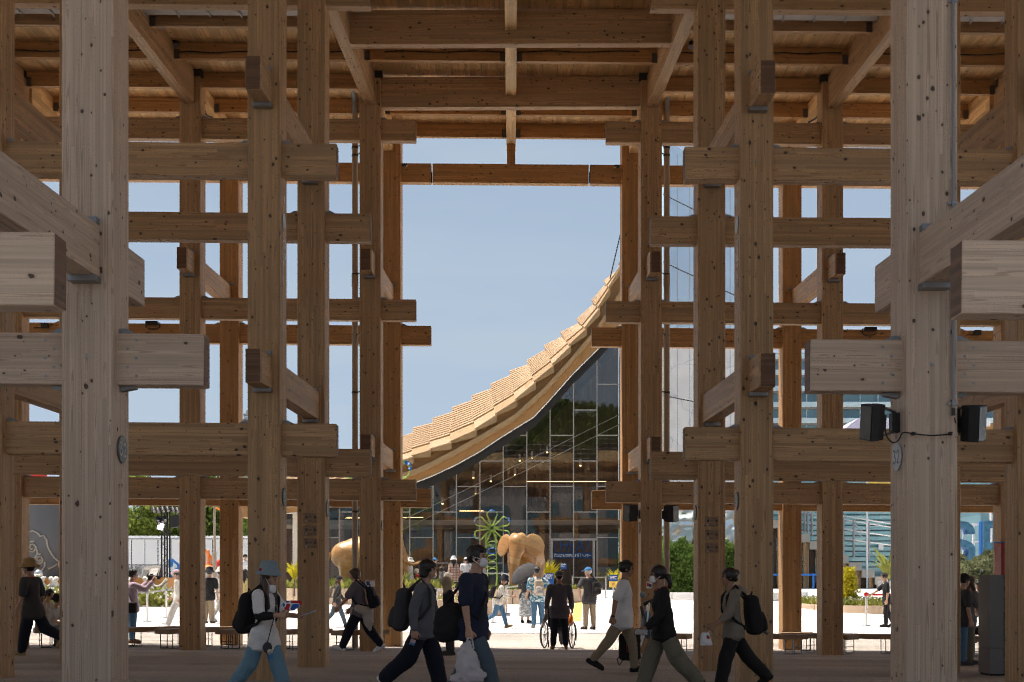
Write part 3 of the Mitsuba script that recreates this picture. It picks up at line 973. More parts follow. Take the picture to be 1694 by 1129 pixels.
def elephant(label, pos, heading, size=1.0, tusks=True, earw=.46):
    key = thing('elephant_statue', label, 'elephant sculpture', 'carved wooden elephants before the glass hall')
    R = trimesh.transformations.rotation_matrix(math.radians(heading), (0, 0, 1))

    def put(name, man, edge=0.09, rounds=5, mat='carved_wood', parent=key):
        t = man if isinstance(man, trimesh.Trimesh) else finish(man, edge, rounds)
        t.apply_scale(size)
        t.apply_transform(R)
        t.apply_translation(pos)
        return part(parent, name, t, mat, smooth=28)
    body = [chain([((-1.05, 0, 1.42), .64), ((-.3, 0, 1.45), .80), ((.45, 0, 1.5), .70), ((.85, 0, 1.65), .5)]), ell((-.2, 0, 1.75), (1.0, .55, .55))]
    for x, y in ((-1.0, .34), (-1.05, -.34), (.50, .34), (.42, -.34)):
        body.append(chain([((x, y, 1.2), .36), ((x + .03, y, .6), .255), ((x, y, .05), .26)]) ^ m3.Manifold.cube([9, 9, 9]).translate([-4.5, -4.5, 0]))
    head = union([chain([((1.0, 0, 1.85), .48), ((1.25, 0, 2.0), .42)]), ell((1.15, .16, 2.2), (.3, .24, .26)), ell((1.15, -.16, 2.2), (.3, .24, .26)),
                  chain([((1.35, 0, 1.75), .36), ((1.60, 0, 1.35), .235), ((1.70, 0, .85), .19), ((1.70, 0, .40), .165), ((1.62, 0, .08), .15)])])
    put('body', union(body + [head]))
    for s in (-1, 1):
        ear = ell((0, 0, 0), (earw, .07, .54)).rotate([0, 10, 0]).rotate([s * 14, 0, s * -48 + 0]).translate([.98, s * (.42 + earw * .55), 1.90])
        put('ear', ear, 0.07, 4)
        tk = tube([(1.45, s * .26, 1.45), (1.65, s * .33, 1.18), (1.92, s * .33, 1.02), (2.2, s * .28, 1.04), (2.42, s * .22, 1.18)], [.085, .08, .065, .045, .012], 10)
        if tusks:
            put('tusk', tk)
    tl = cat([tube([(-1.66, 0, 1.55), (-1.80, .02, 1.1), (-1.86, .05, .68)], [.07, .05, .04], 8), ball((-1.87, .05, .52), (.09, .09, .17), 2)])
    put('tail', tl)
    return key


gz = lambda x, y: float(ground_z(x, y))
ex = at(853, 0, 61)[0]
elephant('carved wooden elephant facing the camera, trunk down, near the theatre door', (ex + 0.42, 62.6, EYE - 0.30), 254, 1.0, False, .52)
ex = at(610, 0, 60.5)[0]
elephant('carved wooden elephant seen from behind, tail towards the left, half hidden by a post', (ex - 0.1, 61.0, EYE - 0.25), 14, 0.97)


def ribbon(pts, w, th=0.012, closed=False, mat='ribbon_green'):
    """Flat band along a smooth curve."""
    p = np.asarray(pts, float)
    n = len(p)
    t = np.arange(n)
    from scipy.interpolate import CubicSpline
    if closed:
        p = np.vstack([p, p[:1]])
        cs = CubicSpline(np.arange(n + 1), p, bc_type='periodic')
        q = cs(np.linspace(0, n, n * 8, endpoint=False))
    else:
        cs = CubicSpline(t, p)
        q = cs(np.linspace(0, n - 1, (n - 1) * 8 + 1))
    tan = np.gradient(q, axis=0)
    tan /= np.linalg.norm(tan, axis=1, keepdims=True) + 1e-9
    s = np.cross(tan, [0.25, 1, 0.15])
    s /= np.linalg.norm(s, axis=1, keepdims=True) + 1e-9
    # edge-on twist
    y = np.cross(s, tan)
    a = np.linspace(0, math.pi * 2, len(q)) * 0.5
    side = s * np.cos(a)[:, None] + y * np.sin(a)[:, None]
    nor = np.cross(tan, side)
    m = len(q)
    V = np.concatenate([q + side * w / 2 + nor * th, q - side * w / 2 + nor * th, q - side * w / 2 - nor * th, q + side * w / 2 - nor * th])
    f = []
    for i in range(m if closed else m - 1):
        j = (i + 1) % m
        for k in range(4):
            l = (k + 1) % 4
            f += [(k * m + i, k * m + j, l * m + j), (k * m + i, l * m + j, l * m + i)]
    return mesh_of(V, f)


def ribbon_sculpture(label, px, base_y, d, scale, tall):
    key = thing('ribbon_sculpture', label, 'sculpture', 'green ribbon sculptures')
    o = at(px, base_y, d)
    P = lambda a, b, c=0.0: o + np.array([a * scale, c * scale, b * scale])
    for a in (-0.28, 0.22):
        part(key, 'stem', ribbon([P(a, 0), P(a + .03, tall * .4, .1), P(a - .02, tall * .8), P(a, tall)], 0.10 * scale), 'ribbon_green')
    c = tall + 0.35
    for i in range(6):
        t = math.radians(90 + 60 * i)
        e = np.array([math.cos(t), math.sin(t)])
        q = np.array([-e[1], e[0]])
        r1, r2, w = 0.12, 1.0, 0.26
        pts = [e * r1, e * .55 + q * w * .7, e * .85 + q * w, e * r2, e * .85 - q * w, e * .55 - q * w * .7]
        part(key, 'petal', ribbon([P(a * 1.0, c + b * .9, .15 * math.sin(3 * k + i)) for k, (a, b) in enumerate(pts)], 0.085 * scale, closed=True), 'ribbon_green')
        part(key, 'loop_tip', ribbon([P(*(e * .92 + q * w * .55), ) if False else P((e * .97 + q * w * .5)[0], c + (e * .97 + q * w * .5)[1] * .9, -.03), P((e * 1.06)[0], c + (e * 1.06)[1] * .9, -.03), P((e * .97 - q * w * .5)[0], c + (e * .97 - q * w * .5)[1] * .9, -.03)], 0.10 * scale), 'ribbon_blue')
    for i in range(5):
        b = tall * (0.30 + 0.13 * i)
        part(key, 'loop', ribbon([P(-.25, b), P(0, b + .16, .12), P(.24, b + .04), P(.02, b - .14, -.1)], 0.05 * scale, closed=True), 'ribbon_blue' if i == 3 else 'ribbon_green')


ribbon_sculpture('green ribbon flower on two stems in front of the glazing, left of the facing elephant', 814, 972, 71.5, 0.98, 2.75)
ribbon_sculpture('very tall green ribbon sculpture, mostly hidden behind the posts left of the gate', 622, 972, 64, 1.72, 2.45)
# ================================================================ planting
def leaf_fn(a, b, sc=1.3):
    def fn(p, n, uv):
        g = fbm(p.x * sc, p.y * sc, p.z * sc, 3)
        h = cell_rand(p.x * 7, p.y * 7, p.z * 7)
        return mix(a, b, dr.clip(1.6 * g - 0.35 + 0.35 * (h - 0.5), 0, 1))
    return proc(fn)


def foliage(key, a, b, sc=1.3):
    scene[key] = {'type': 'principledthin', 'base_color': leaf_fn(a, b, sc), 'roughness': 0.6, 'diff_trans': 0.7, 'spec_trans': 0.0}


foliage('leaf_tree', (0.06, 0.10, 0.025), (0.20, 0.27, 0.065))
foliage('leaf_pale', (0.14, 0.19, 0.04), (0.36, 0.42, 0.10))
foliage('leaf_hedge', (0.05, 0.10, 0.025), (0.20, 0.29, 0.07), 2.2)
foliage('leaf_olive', (0.12, 0.14, 0.07), (0.30, 0.33, 0.20), 2.0)
foliage('leaf_yellow', (0.34, 0.30, 0.02), (0.62, 0.55, 0.05), 2.5)
foliage('leaf_grass', (0.16, 0.20, 0.04), (0.42, 0.42, 0.13), 3.0)
plain('petal_white', (0.80, 0.80, 0.80), 0.7)
plain('bark', (0.13, 0.10, 0.075), 0.9)
plain('soil', (0.09, 0.065, 0.045), 0.95)
plain('planter_beige', (0.47, 0.36, 0.26), 0.75)
plain('planter_white', (0.60, 0.60, 0.60), 0.7)
plain('concrete', (0.42, 0.40, 0.38), 0.8)


def leaf_cloud(pts, size, rng, stretch=1.6, upright=0.0):
    """Small bent leaf pairs, one at each point."""
    n = len(pts)
    a = rng.normal(size=(n, 3))
    a[:, 2] += upright
    a /= np.linalg.norm(a, axis=1, keepdims=True)
    b = np.cross(a, rng.normal(size=(n, 3)))
    b /= np.linalg.norm(b, axis=1, keepdims=True) + 1e-9
    s = size * rng.uniform(0.6, 1.3, (n, 1))
    A, Bv = a * s * stretch, b * s * 0.5
    V = np.stack([pts, pts + A * 0.5 + Bv, pts + A, pts + A * 0.5 - Bv], 1).reshape(-1, 3)
    i = np.arange(n)[:, None] * 4
    f = np.vstack([i + [0, 1, 2], i + [0, 2, 3]])
    return mesh_of(V, f)


def crown_points(rng, n, c, r, clumps):
    """Points in clumps through a crown's volume, thinner between them."""
    cc = rng.normal(size=(clumps, 3))
    cc /= np.linalg.norm(cc, axis=1, keepdims=True)
    cc = cc * rng.uniform(0.35, 0.95, (clumps, 1)) * r + c
    cr = rng.uniform(0.24, 0.46, clumps) * min(r)
    k = rng.integers(0, clumps, n)
    d = rng.normal(size=(n, 3))
    d /= np.linalg.norm(d, axis=1, keepdims=True)
    return cc[k] + d * (rng.uniform(0.35, 1.0, (n, 1)) ** 0.6) * cr[k][:, None] * np.array([1.15, 1.15, 0.85]), cc


def tree(name, label, x, y, z, h, r, n, size, mat, seed, group=None, trunk=0.35):
    rng = np.random.default_rng(seed)
    key = thing(name, label, 'tree', group)
    c = np.array([x, y, z + h * (1 + trunk) / 2])
    pts, cc = crown_points(rng, n, c, np.array([r, r, h * (1 - trunk) / 2]), 26)
    part(key, 'crown', leaf_cloud(pts, size, rng), mat)
    w = [tube([(x, y, z - 0.1), (x + 0.1, y, z + h * trunk), (x, y, z + h * 0.75)], [0.03 * h * .7, 0.022 * h * .7, 0.006 * h], 8)]
    for q in cc[:9]:
        s = np.array([x, y, z + h * rng.uniform(trunk * 0.8, 0.55)])
        w.append(tube([s, (s + q) / 2 + [0, 0, 0.1], q], [0.012 * h, 0.008 * h, 0.003 * h], 6))
    part(key, 'trunk', cat(w), 'bark')
    return key


tl = ['dense mid-green tree behind the white sheds, %s' % q for q in ('first from the left', 'second from the left', 'third from the left', 'fourth from the left', 'fifth from the left', 'sixth from the left', 'seventh from the left', 'eighth from the left', 'ninth from the left')]
for i, px in enumerate((20, 90, 165, 222, 262, 305, 345, 385, 425)):
    d = 118 + 9 * ((i * 7) % 3)
    p = at(px, 0, d)
    tree('background_tree', tl[i], p[0], d, gz(p[0], d), 8.6 + 1.1 * ((i * 5) % 4) / 2, 3.4, 7500, 0.24, 'leaf_pale' if i in (3, 5) else 'leaf_tree', 100 + i, 'trees behind the sheds', trunk=0.12)
# tall clipped hedge behind a white wall
rng = np.random.default_rng(7)
hk = thing('hedge', 'tall dense green hedge rising above the curved white wall', 'hedge')
d = 62
x0, x1 = at(1096, 0, d)[0], at(1262, 0, d)[0]
zt, zb = at(0, 905, d)[2], at(0, 984, d)[2]
n = 26000
q = np.stack([rng.uniform(x0, x1, n), d + rng.uniform(0, 1.6, n), zb + (zt - zb) * rng.uniform(0, 1, n) ** 0.8], -1)
q[:, 2] += (meshkit.fbm(q * [1.3, 1, 0] + 4, 3, 1) - 0.5) * 1.1 * (q[:, 2] - zb) / (zt - zb)
part(hk, 'foliage', leaf_cloud(q, 0.085, rng, 2.2, 0.9), 'leaf_hedge', kind='stuff')
for k in range(9):
    xx = x0 + (x1 - x0) * (k + .5) / 9
    part(hk, 'stem', tube([(xx, d + .8, zb - .3), (xx + .05, d + .8, zt - .3)], [.05, .02], 6), 'bark')


def ring_wall(key, cx, cy, rx, ry, z0, z1, th, a0, a1, mat, name='wall', n=26, segs=6):
    """Low curved wall in cast lengths with open joints, angles in degrees."""
    for s in range(segs):
        b0, b1 = a0 + (a1 - a0) * s / segs, a0 + (a1 - a0) * (s + 1) / segs - (a1 - a0) * 0.004
        t = np.radians(np.linspace(b0, b1, max(3, n // segs)))
        out = np.stack([cx + rx * np.cos(t), cy + ry * np.sin(t)], 1)
        inn = np.stack([cx + (rx - th) * np.cos(t), cy + (ry - th) * np.sin(t)], 1)
        m = trimesh.creation.extrude_polygon(Polygon(np.vstack([out, inn[::-1]])), z1 - z0, engine='earcut')
        m.apply_translation((0, 0, z0))
        part(key, name, m, mat)


wk = thing('curved_wall', 'low smooth white concrete wall curving in front of the hedge', 'wall')
ring_wall(wk, at(1180, 0, 66)[0], 66, 4.2, 7.5, at(0, 1003, 58.5)[2] - .2, at(0, 981, 58.5)[2], 0.3, 180, 360, 'planter_white', segs=7, n=60)
# beige planters
pk = thing('planter', 'long low beige planter wall with flowers on top, in the middle of the square', 'planter')
for i in range(7):
    a, b = at(612 + i * 32, 0, 47)[0], at(612 + i * 32 + 31.6, 0, 47)[0]
    part(pk, 'wall', box(a, b, 47 + .05 * abs(i - 3), 48.6, at(0, 1021, 47)[2], at(0, 993, 47)[2] - 0.002 * i), 'planter_beige')
part(pk, 'soil', box(at(612, 0, 47)[0] + .05, at(836, 0, 47)[0] - .1, 47.25, 48.5, 0, at(0, 995, 47)[2]), 'soil')
q = np.stack([rng.uniform(at(614, 0, 47)[0], at(834, 0, 47)[0], 2600), rng.uniform(47.3, 48.4, 2600), at(0, 994, 47)[2] + rng.uniform(0, .14, 2600)], -1)
part(pk, 'ground_cover', leaf_cloud(q[:1500], .04, rng, 1.8, .8), 'leaf_grass', kind='stuff')
q = q[rng.permutation(2600)[:260]] + [0, 0, .06]
part(pk, 'flowers', leaf_cloud(q, .06, rng, 1.0, .2), 'petal_white', kind='stuff')
pk = thing('planter', 'low beige planter under the facing elephant, edged with grass', 'planter')
ring_wall(pk, at(868, 0, 62)[0], 62.2, 3.0, 6.6, at(0, 1003, 55.5)[2] - .3, at(0, 976, 55.5)[2], .3, 180, 360, 'planter_beige', segs=9, n=70)
part(pk, 'soil', lathe([(0, .0), (2.75, -.01), (2.75, -.3)], 40), 'soil')
scene[list(scene)[-1]]['to_world'] = T().translate([float(at(868, 0, 62)[0]), 62.2, float(EYE - 0.36)]).scale([1, 2.2, 1])
t = rng.uniform(math.pi, 2 * math.pi, 2600)
rr = rng.uniform(0.75, 1, 2600)
q = np.stack([at(868, 0, 62)[0] + 2.6 * rr * np.cos(t), 62.2 + 6.0 * rr * np.sin(t), np.full(2600, EYE - 0.40)], -1)
part(pk, 'grass', leaf_cloud(q[:900], .11, rng, 2.2, 2.2), 'leaf_grass', kind='stuff')
pk = thing('planter', 'beige planter with pale grasses around the elephant seen from behind', 'planter')
ring_wall(pk, at(612, 0, 60)[0], 60.5, 4.0, 5.0, EYE - 0.95, EYE - 0.30, .3, 180, 360, 'planter_beige', segs=8, n=60)
part(pk, 'soil', lathe([(0, .0), (3.75, -.01), (3.75, -.3)], 40), 'soil')
scene[list(scene)[-1]]['to_world'] = T().translate([float(at(612, 0, 60)[0]), 60.5, float(EYE - 0.33)]).scale([1, 1.25, 1])
t = rng.uniform(math.pi, 2 * math.pi, 4200)
rr = rng.uniform(0.3, 1, 4200)
q = np.stack([at(612, 0, 60)[0] + 3.6 * rr * np.cos(t), 60.5 + 4.6 * rr * np.sin(t), np.full(4200, EYE - 0.36)], -1)
part(pk, 'grass', leaf_cloud(q[:1700], .17, rng, 2.6, 2.0), 'leaf_grass', kind='stuff')
# round flower bed at right with white flowers and a yellow shrub
fk = thing('flower_bed', 'round beige flower bed full of white flowers and grass, right of the gate', 'flower bed')
cx, cy = at(1404, 0, 53)[0], 53.0
ring_wall(fk, cx, cy, 1.85, 4.6, EYE - 1.35, at(0, 1003, 48.5)[2], .22, 150, 390, 'planter_beige', segs=9, n=80)
part(fk, 'soil', lathe([(0, .0), (1.7, -.01), (1.7, -.4)], 40), 'soil')
scene[list(scene)[-1]]['to_world'] = T().translate([float(cx), cy, float(at(0, 1003, 48.5)[2] - .03)]).scale([1, 2.5, 1])
t, rr = rng.uniform(0, 2 * math.pi, 5200), np.sqrt(rng.uniform(0, 1, 5200))
q = np.stack([cx + 1.65 * rr * np.cos(t), cy + 4.2 * rr * np.sin(t), np.full(5200, at(0, 1004, 48.5)[2])], -1)
part(fk, 'grass', leaf_cloud(q, .13, rng, 2.0, 2.0), 'leaf_grass', kind='stuff')
q = q[rng.permutation(5200)[:1500]]
q[:, 2] += rng.uniform(.14, .3, 1500)
q = q[q[:, 0] < cx + 0.9 - 0.5 * rng.random(len(q))]
part(fk, 'flowers', leaf_cloud(q, .055, rng, 1.1, .3), 'petal_white', kind='stuff')
yk = thing('yellow_shrub', 'narrow upright shrub with bright yellow leaves in the round flower bed', 'shrub')
d = 51
p = at(1404, 1003, d)
n = 2400
zz = rng.uniform(0, 1, n)
q = np.stack([p[0] + rng.normal(0, .17, n) * (1.15 - zz * .85), d + rng.normal(0, .2, n), p[2] + zz * 1.35], -1)
part(yk, 'foliage', leaf_cloud(q, .075, rng, 1.8, .6), 'leaf_yellow', kind='stuff')
part(yk, 'stem', tube([p - [0, 0, .1], p + [0, 0, 1.1]], [.03, .01], 6), 'bark')
# olive tree and small palms
d = 48
p = at(1618, 0, d)
ok_ = thing('olive_tree', 'grey-green olive tree in front of the big blue letters', 'tree')
pts, cc = crown_points(rng, 6500, np.array([p[0], d, at(0, 944, d)[2]]), np.array([1.0, .9, .62]), 24)
part(ok_, 'crown', leaf_cloud(pts, .055, rng, 2.8, .5), 'leaf_olive')
part(ok_, 'trunk', cat([tube([(p[0], d, gz(p[0], d) - .1), (p[0] + .05, d, at(0, 968, d)[2]), (p[0], d, at(0, 935, d)[2])], [.09, .06, .02], 8)] + [tube([(p[0], d, at(0, 970, d)[2]), (q + [p[0], d, at(0, 960, d)[2]]) / 2, q], [.03, .02, .006], 5) for q in cc[:10]]), 'bark')
for lab, px, py, d, h in (('yellow-green fan of long leaves beside the theatre door', 906, 972, 66, 1.4), ('yellow-green leafy plant at the foot of the far right glazing', 1019, 976, 68, 1.1), ('spiky yellow plant between two posts, left of the hall', 487, 962, 55, 0.9), ('bright green spiky plant behind the small red bag', 668, 975, 58, 0.8),
                         ('thin dark-leaved plant beside the blue stair wall', 1470, 960, 60, 1.5)):
    k = thing('leafy_plant', lab, 'plant')
    p = at(px, py, d)
    n = 44
    a = rng.uniform(0, 2 * math.pi, n)
    bl = []
    for j in range(n):
        o = np.array([math.cos(a[j]), math.sin(a[j]), 0]) * rng.uniform(.15, .6) * h
        z = rng.uniform(.5, 1.0) * h
        P0, P1, P2 = p, p + o * .45 + [0, 0, z * .7], p + o + [0, 0, z]
        s = np.cross(P2 - P0, [0.3, 1, .2])
        s = s / np.linalg.norm(s) * .03 * h
        bl.append(mesh_of([P0 - s * .4, P0 + s * .4, P1 + s, P1 - s, P2], [(0, 1, 2), (0, 2, 3), (3, 2, 4)]))
    part(k, 'leaves', cat(bl), 'leaf_yellow' if 'yellow' in lab else 'leaf_grass', kind='stuff')
    part(k, 'stem', tube([p - [0, 0, .6], p + [0, 0, .25 * h]], [.04, .02], 6), 'bark')
# planting on top of the ring (seen mirrored in the glass)
rk = thing('roof_planting', 'band of tall green plants growing along the top of the timber ring', 'plants', kind='stuff')
n = 14000
q = np.stack([rng.uniform(-13, 13, n), rng.uniform(23, 27, n), np.zeros(n)], -1)
q[:, 2] = EYE + 11.6 + (27 - q[:, 1]) * 0.9 + rng.uniform(0, .8, n)
part(rk, 'foliage', leaf_cloud(q, .3, rng, 2.2, 1.4), 'leaf_hedge', kind='stuff')
part(rk, 'bank', mesh_of([(-13, 27, EYE + 10.9), (13, 27, EYE + 10.9), (13, 23, EYE + 15.2), (-13, 23, EYE + 15.2), (-13, 22.9, EYE + 10.9), (13, 22.9, EYE + 10.9)], [(0, 1, 2), (0, 2, 3), (3, 2, 5), (3, 5, 4)]), 'soil')
rl = []
for i in range(19):
    x = -11.3 + i * 1.25
    rl.append(rod((x, 31.0, EYE + 10.8), (x, 31.0, EYE + 12.0), .03, 6))
for z in (11.2, 11.6, 12.0):
    rl.append(rod((-11.4, 31.0, EYE + z), (11.4, 31.0, EYE + z), .025, 6))
part(RING, 'walkway_railing', cat(rl), 'steel', kind='stuff')
# ================================================================ right: stair building, white hall, letters
def teal_fn(p, n, uv):
    r = cell_rand(p.x / 0.9 + 200, p.z / 0.28 + 50)
    g = noise(p.x * 3, p.z * 9)
    return mix((0.16, 0.36, 0.42), (0.36, 0.55, 0.57), 0.75 * r + 0.25 * g)


def glassy_fn(p, n, uv):
    r = cell_rand(p.x / 1.0 + 200, p.z / 1.0 + 70)
    return mix((0.10, 0.20, 0.25), (0.17, 0.30, 0.36), r)


def crack_fn(p, n, uv):
    a, b, c = voronoi(p.x * 0.55 + 0.6 * noise(p.x * 1.7, p.z * 1.7), p.z * 0.42 + 0.6 * noise(p.x * 1.3 + 9, p.z * 1.9))
    line = 1 - smoothstep(0.015, 0.05, b - a)
    g = noise(p.x * 2, p.z * 2)
    return mix(mi.Color3f(0.74, 0.74, 0.74) * (0.9 + 0.12 * g), (0.50, 0.52, 0.55), 0.7 * line)


plain('teal_tile', proc(teal_fn), 0.3, 0.5)
plain('teal_glass', proc(glassy_fn), 0.2, 0.6)
plain('teal_trim', (0.55, 0.68, 0.72), 0.4)
plain('crack_white', proc(crack_fn), 0.6)
plain('pale_glass', (0.42, 0.57, 0.74), 0.3, 0.6)
plain('seam_grey', (0.38, 0.43, 0.50), 0.5)
plain('letter_blue', proc(lambda p, n, uv: mix((0.02, 0.085, 0.17), (0.06, 0.19, 0.30), noise(p.x * 9, p.z * 9, p.y * 9))), 0.6)
plain('letter_edge', (0.015, 0.12, 0.42), 0.5)
plain('white_paint', (0.75, 0.75, 0.76), 0.45)
plain('stair_concrete', (0.46, 0.42, 0.36), 0.8)
plain('lavender', (0.55, 0.53, 0.68), 0.7)
scene['wavy_metal'] = {'type': 'bumpmap', 'arbitrary': {'type': 'raw', 'value': 0.0}} if False else \
    {'type': 'twosided', 'bsdf': {'type': 'principled', 'base_color': rgb(0.62, 0.72, 0.78), 'metallic': 0.9, 'roughness': 0.08}}

SP = thing('stair_building', 'teal tiled building with a broad outdoor stair along its front', 'building')
d = 92
x0, x1 = at(1246, 0, d)[0], at(1720, 0, d)[0]
zt = at(0, 583, d)[2]
zb = EYE - .9
part(SP, 'wall', box(x0, x1, d + .3, d + 6, zb, zt), 'teal_glass')
# upper storeys: glazed bands with projecting trims, lower: ceramic slats
ys = [583, 592, 622, 631, 650, 658, 676, 684, 703]
for i in range(5):
    y = 587 + i * 26.5
    part(SP, 'trim', box(x0, x1, d - .35, d + .28, at(0, y + 8, d)[2], at(0, y, d)[2]), 'teal_trim')
    part(SP, 'trim', box(x0, x1, d - .2, d + .28, at(0, y + 11, d)[2], at(0, y + 8.2, d)[2]), 'hall_frame')
for i in range(16):
    x = x0 + i * (x1 - x0) / 16
    part(SP, 'bar', box(x, x + .06, d + .22, d + .297, at(0, 706, d)[2], zt), 'teal_trim')
for i in range(27):
    a, b = at(0, 716 + i * 8.6 + 6.4, d)[2], at(0, 716 + i * 8.6, d)[2]
    if b < zb:
        break
    for q in range(4):
        u, v = x0 + (x1 - x0) * q / 4, x0 + (x1 - x0) * (q + 1) / 4
        m = box(u + .01, v - .01, d - .02 - .04 * ((i + q) % 3), d + .28, a, b)
        part(SP, 'ceramic_slat', m, 'teal_tile')
part(SP, 'window', box(at(1452, 0, d)[0], at(1460, 0, d)[0], d - .24, d - .14, at(0, 910, d)[2], at(0, 900, d)[2]), 'white_paint')
part(SP, 'yellow_board', box(at(1432, 0, d - .5)[0], at(1480, 0, d - .5)[0], d - .7, d - .5, at(0, 806, d)[2], at(0, 783, d)[2]), 'sign_yellow')
# the stair: pale treads stepping down to the right, timber panelled below
d = 84
sx = np.arange(1254, 1460, 21.5)
for i, a in enumerate(sx):
    b = a + 21.5
    y = 945 - (1430 - a) * 0.545
    xa, xb = at(a, 0, d)[0], at(b, 0, d)[0]
    t = part(SP, 'stair_tread', box(xa, xb - .012, d, d + 6, at(0, y + 13.5, d)[2], at(0, y, d)[2]), 'stair_concrete')
    part(t, 'joint', box(xa, xb - .012, d - .012, d - .002, at(0, y + 6.6, d)[2], at(0, y + 6.0, d)[2]), 'seam_grey')
    zz = at(0, y + 13.7, d)[2]
    for k in range(4):
        u, v = xa + (xb - xa) * k / 4, xa + (xb - xa) * (k + 1) / 4
        m, uv = bar(((u + v) / 2, d + .3 + .12 * ((k + i) % 2) - .25 * (k == 2), zb), ((u + v) / 2, d + .3 + .12 * ((k + i) % 2) - .25 * (k == 2), zz), v - u - .02, .12, up=(0, 1, 0))
        part(SP, 'timber_panel', m, 'dark_panel' if k in (0, 1) else 'glulam', uv=uv)
part(SP, 'stair_core', box(at(1250, 0, d)[0], at(1452, 0, d)[0], d + .6, d + 5, zb, at(0, 965, d)[2]), 'hall_black')
part(SP, 'plinth', box(at(1452, 0, d)[0], at(1500, 0, d)[0], d, d + 6, zb, at(0, 961, d)[2]), 'planter_white')
part(SP, 'stair_landing', box(at(1160, 0, d)[0], at(1254, 0, d)[0], d + .02, d + 6, zb, at(0, 851, d)[2]), 'dark_panel')
for i, (px, y0, y1) in enumerate(((1331, 846, 873), (1336, 846, 874), (1343, 848, 879), (1395, 857, 908), (1412, 861, 914), (1437, 866, 919))):
    p = at(px, y0, 86)
    part(SP, 'rail_post', rod(at(px, y1 + 8, 86), p, .075, 8), 'steel')
for off in (0, 6, 22, 38):
    part(SP, 'handrail', tube([at(1300, 838 + off, 86), at(1395, 854 + off, 86), at(1480, 868 + off * .92, 86)], .045, 6), 'bright_steel')
for k in range(2):
    part(SP, 'handrail', rod(at(1414, 868 + 10 * k, 85.5), at(1426, 879 + 10 * k, 85.5), .05, 6), 'bright_steel')
bt = thing('barrier_tape', 'bright blue barrier tape stretched before the timber stair wall', 'barrier')
p, q = at(1276, 951.5, 76), at(1352, 951.5, 76)
part(bt, 'tape', box(p[0], q[0], 76, 76.02, p[2] - .055, p[2] + .055), 'letter_edge')
part(bt, 'post', box(at(1344, 0, 76)[0], at(1346.5, 0, 76)[0], 75.9, 75.99, gz(15, 76), p[2] + .08), 'letter_edge')
# dark sheet before the stair: the building's shade put into the ground colour
thing('ground_shade', kind='structure')
lp = np.array([at(1236, 0, 62)[:2], at(1700, 0, 62)[:2], at(1700, 0, 82)[:2], at(1230, 0, 82)[:2]])
add('ground_shade', mesh_of(np.column_stack([lp, ground_z(lp[:, 0], lp[:, 1]) + .012]), [(0, 1, 2), (0, 2, 3)]), 'shade_grey')
# letters
for ch, px0, wpx, lab in (('S', 1563, 52, 'huge dark blue letter S beyond the olive tree'), ('P', 1627.5, 44, 'huge dark blue letter P with a bright edge, beyond the olive tree')):
    d = 60
    k = thing('giant_letter', lab, 'letter sculpture', 'giant blue letters')
    m = meshkit.text_mesh(ch, 1.0, 1.0, True)
    v = m.vertices
    z0, z1 = at(0, 935, d)[2], at(0, 862, d)[2]
    xa, xb = at(px0, 0, d)[0], at(px0 + wpx, 0, d)[0]
    X = xa + (v[:, 0] - v[:, 0].min()) / np.ptp(v[:, 0]) * (xb - xa)
    Z = z0 + (v[:, 1] - v[:, 1].min()) / np.ptp(v[:, 1]) * (z1 - z0)
    part(k, 'face', mesh_of(np.stack([X, d + .42 - .4 * v[:, 2], Z], 1), m.faces), 'letter_blue')
    part(k, 'edge', mesh_of(np.stack([X - .035, d + .45 - .35 * v[:, 2] + .1, Z], 1), m.faces), 'letter_edge')
    part(k, 'support', cat([rod((xa + (xb - xa) * f, d + .8, gz(xa, d)), (xa + (xb - xa) * f, d + .8, z1), .06, 6) for f in (.25, .8)]), 'white_paint')
    part(k, 'base', box(xa, xb, d - .1, d + 1.2, gz(xa, d) - .1, gz(xa, d) + .3), 'concrete')
fr = thing('white_gantry', 'white tubular frame standing between the two giant letters', 'gantry')
for px in (1611, 1626, 1640):
    part(fr, 'post', box(at(px - 1.6, 0, 62)[0], at(px + 1.6, 0, 62)[0], 62, 62.1, gz(20, 62), at(0, 866 if px < 1640 else 845, 62)[2]), 'white_paint')
for y in (868, 897):
    part(fr, 'rail', box(at(1608, 0, 62)[0], at(1628, 0, 62)[0], 61.95, 62.04, at(0, y + 1.5, 62)[2], at(0, y - 1.5, 62)[2]), 'white_paint')
tent = thing('tent', 'pale lavender curved tent roof seen above the beam beside the loudspeaker', 'tent')
d = 78
arc = [(1395 + 95 * t, 712 - 26 * math.sin(math.pi * t)) for t in np.linspace(0, 1, 15)]
part(tent, 'roof', prism(Polygon(flat(arc + [(1490, 716), (1395, 716)], d)), d, d + 3), 'lavender')
part(tent, 'pole', cat([rod((at(px, 0, d)[0], d + 1, gz(20, d)), (at(px, 0, d)[0], d + 1, at(0, 715, d)[2]), .06, 6) for px in (1400, 1442, 1486)]), 'white_paint')

